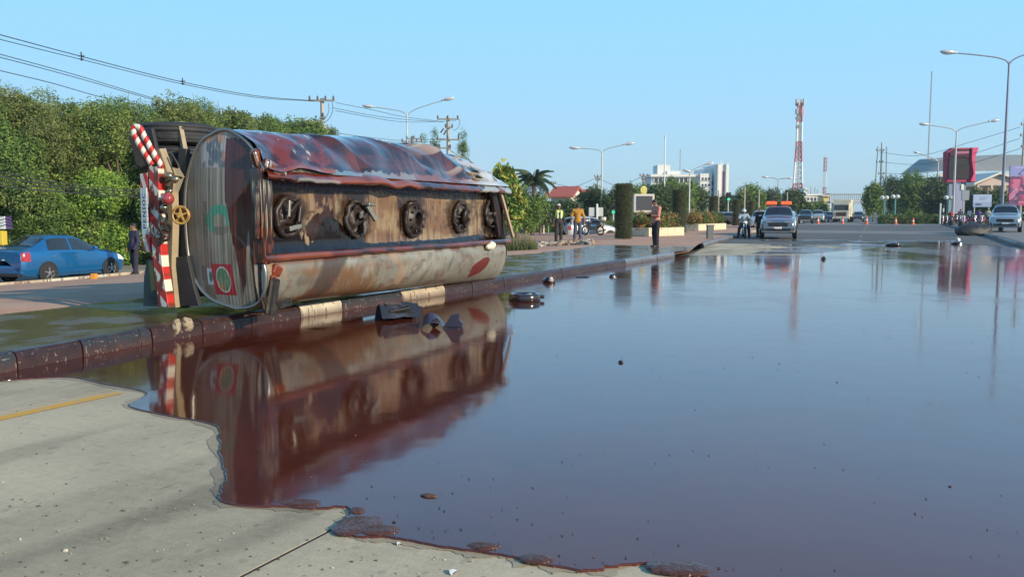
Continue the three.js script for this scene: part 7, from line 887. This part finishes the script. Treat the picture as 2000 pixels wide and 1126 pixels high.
// orange block and rubble
{ const q = at(183, 540, 24.8), t = thing('orange_block', 'small orange marker block on the median edge beside the blue car', 'marker', V(q.x, FAR_E(stOf(q)[0]) + .02, q.z)); gb().rbox(.16, .22, .14, 0, .11, 0, .02).done('block', mat([.66, .26, .03], .6), t); gb().rbox(.20, .03, .18, 0, .015, 0, .01).done('foot', mat([.5, .2, .04], .6), t); }
{ const r = rng(61), g = []; const im = new THREE.InstancedMesh((() => { const q = new THREE.IcosahedronGeometry(1, 1), P = q.attributes.position; for (let i = 0; i < P.count; i++) { const v = V().fromBufferAttribute(P, i), f = .7 + .6 * vn(v.x * 3 + 9, v.y * 3 + v.z * 4, 5); P.setXYZ(i, v.x * f, v.y * f, v.z * f); } q.computeVertexNormals(); return q; })(), mat([1, 1, 1], .85), 420), m = new THREE.Matrix4(), c = new THREE.Color(), qq = new THREE.Quaternion(); for (let i = 0; i < 420; i++) { const px = 1052 + 105 * r(), d = rr(32.5, 37, r), q = at(px, 470, d), s = stOf(q), k = rr(.015, .07, r) * (r() < .12 ? 1.8 : 1); qq.setFromEuler(new THREE.Euler(r() * 6, r() * 6, r() * 6)); m.compose(V(q.x, medH(s[0], s[1]) + k * .4, q.z), qq, V(k * 1.3, k * .8, k)); im.setMatrixAt(i, m); const t = r(); c.setRGB(...(t < .5 ? [.36, .28, .20] : t < .85 ? [.20, .13, .09] : [.50, .46, .40])); im.setColorAt(i, c); } im.name = 'rubble'; scene.add(im); tag(im, 'broken paving rubble around the feet of the two men', null, null, 'stuff'); }
{ const q = ground(1387, 466, 40), t = thing('stone_bollard', 'square grey bollard at the median nose right of the second planter', 'bollard', q); gb().rbox(.30, .62, .30, 0, .31, 0, .02).done('block', mat([.15, .155, .16], .8), t); gb().rbox(.34, .06, .34, 0, .63, 0, .02).done('capstone', mat([.20, .20, .20], .8), t); }
// bikes and onlookers bunched at the park edge
{ const r = rng(63); for (let i = 0; i < 12; i++) { const px = 1844 + i * 8.5, q = at(px, 430, rr(92, 98, r)), c = [[.30, .03, .05], [.05, .05, .10], [.4, .4, .42], [.36, .10, .14], [.03, .03, .03], [.20, .05, .22]][i % 6]; motorbike('parked_motorbike', ['first', 'second', 'third', 'fourth', 'fifth', 'sixth', 'seventh', 'eighth', 'ninth', 'tenth', 'eleventh', 'twelfth'][i] + ' motorbike from the left in the bunch at the park edge', V(q.x, .13, q.z), rr(-2.4, -.6, r), c, 'motorbikes bunched at the park edge'); }
  for (let i = 0; i < 5; i++) { const px = 1858 + i * 18, q = at(px, 430, 99), p = V(q.x, .13, q.z); person(['onlooker in red top, leftmost of five among the parked bikes', 'onlooker in pink top, second among the parked bikes', 'onlooker in white top in the middle of the parked bikes', 'onlooker in violet top, fourth among the parked bikes', 'onlooker in pale top at the right end of the parked bikes'][i], p, faceCam(p, rr(-1, 1, r)), { h: rr(1.58, 1.72, r), res: 56, shirt: [[.34, .04, .05], [.45, .2, .2], [.6, .6, .58], [.14, .06, .26], [.5, .46, .34]][i], trousers: [.03, .03, .04], group: 'onlookers among the parked motorbikes' }); } }
scene.traverse((o) => { if (o.isMesh) { o.castShadow = true; o.receiveShadow = true; } });
renderer.render(scene, camera);
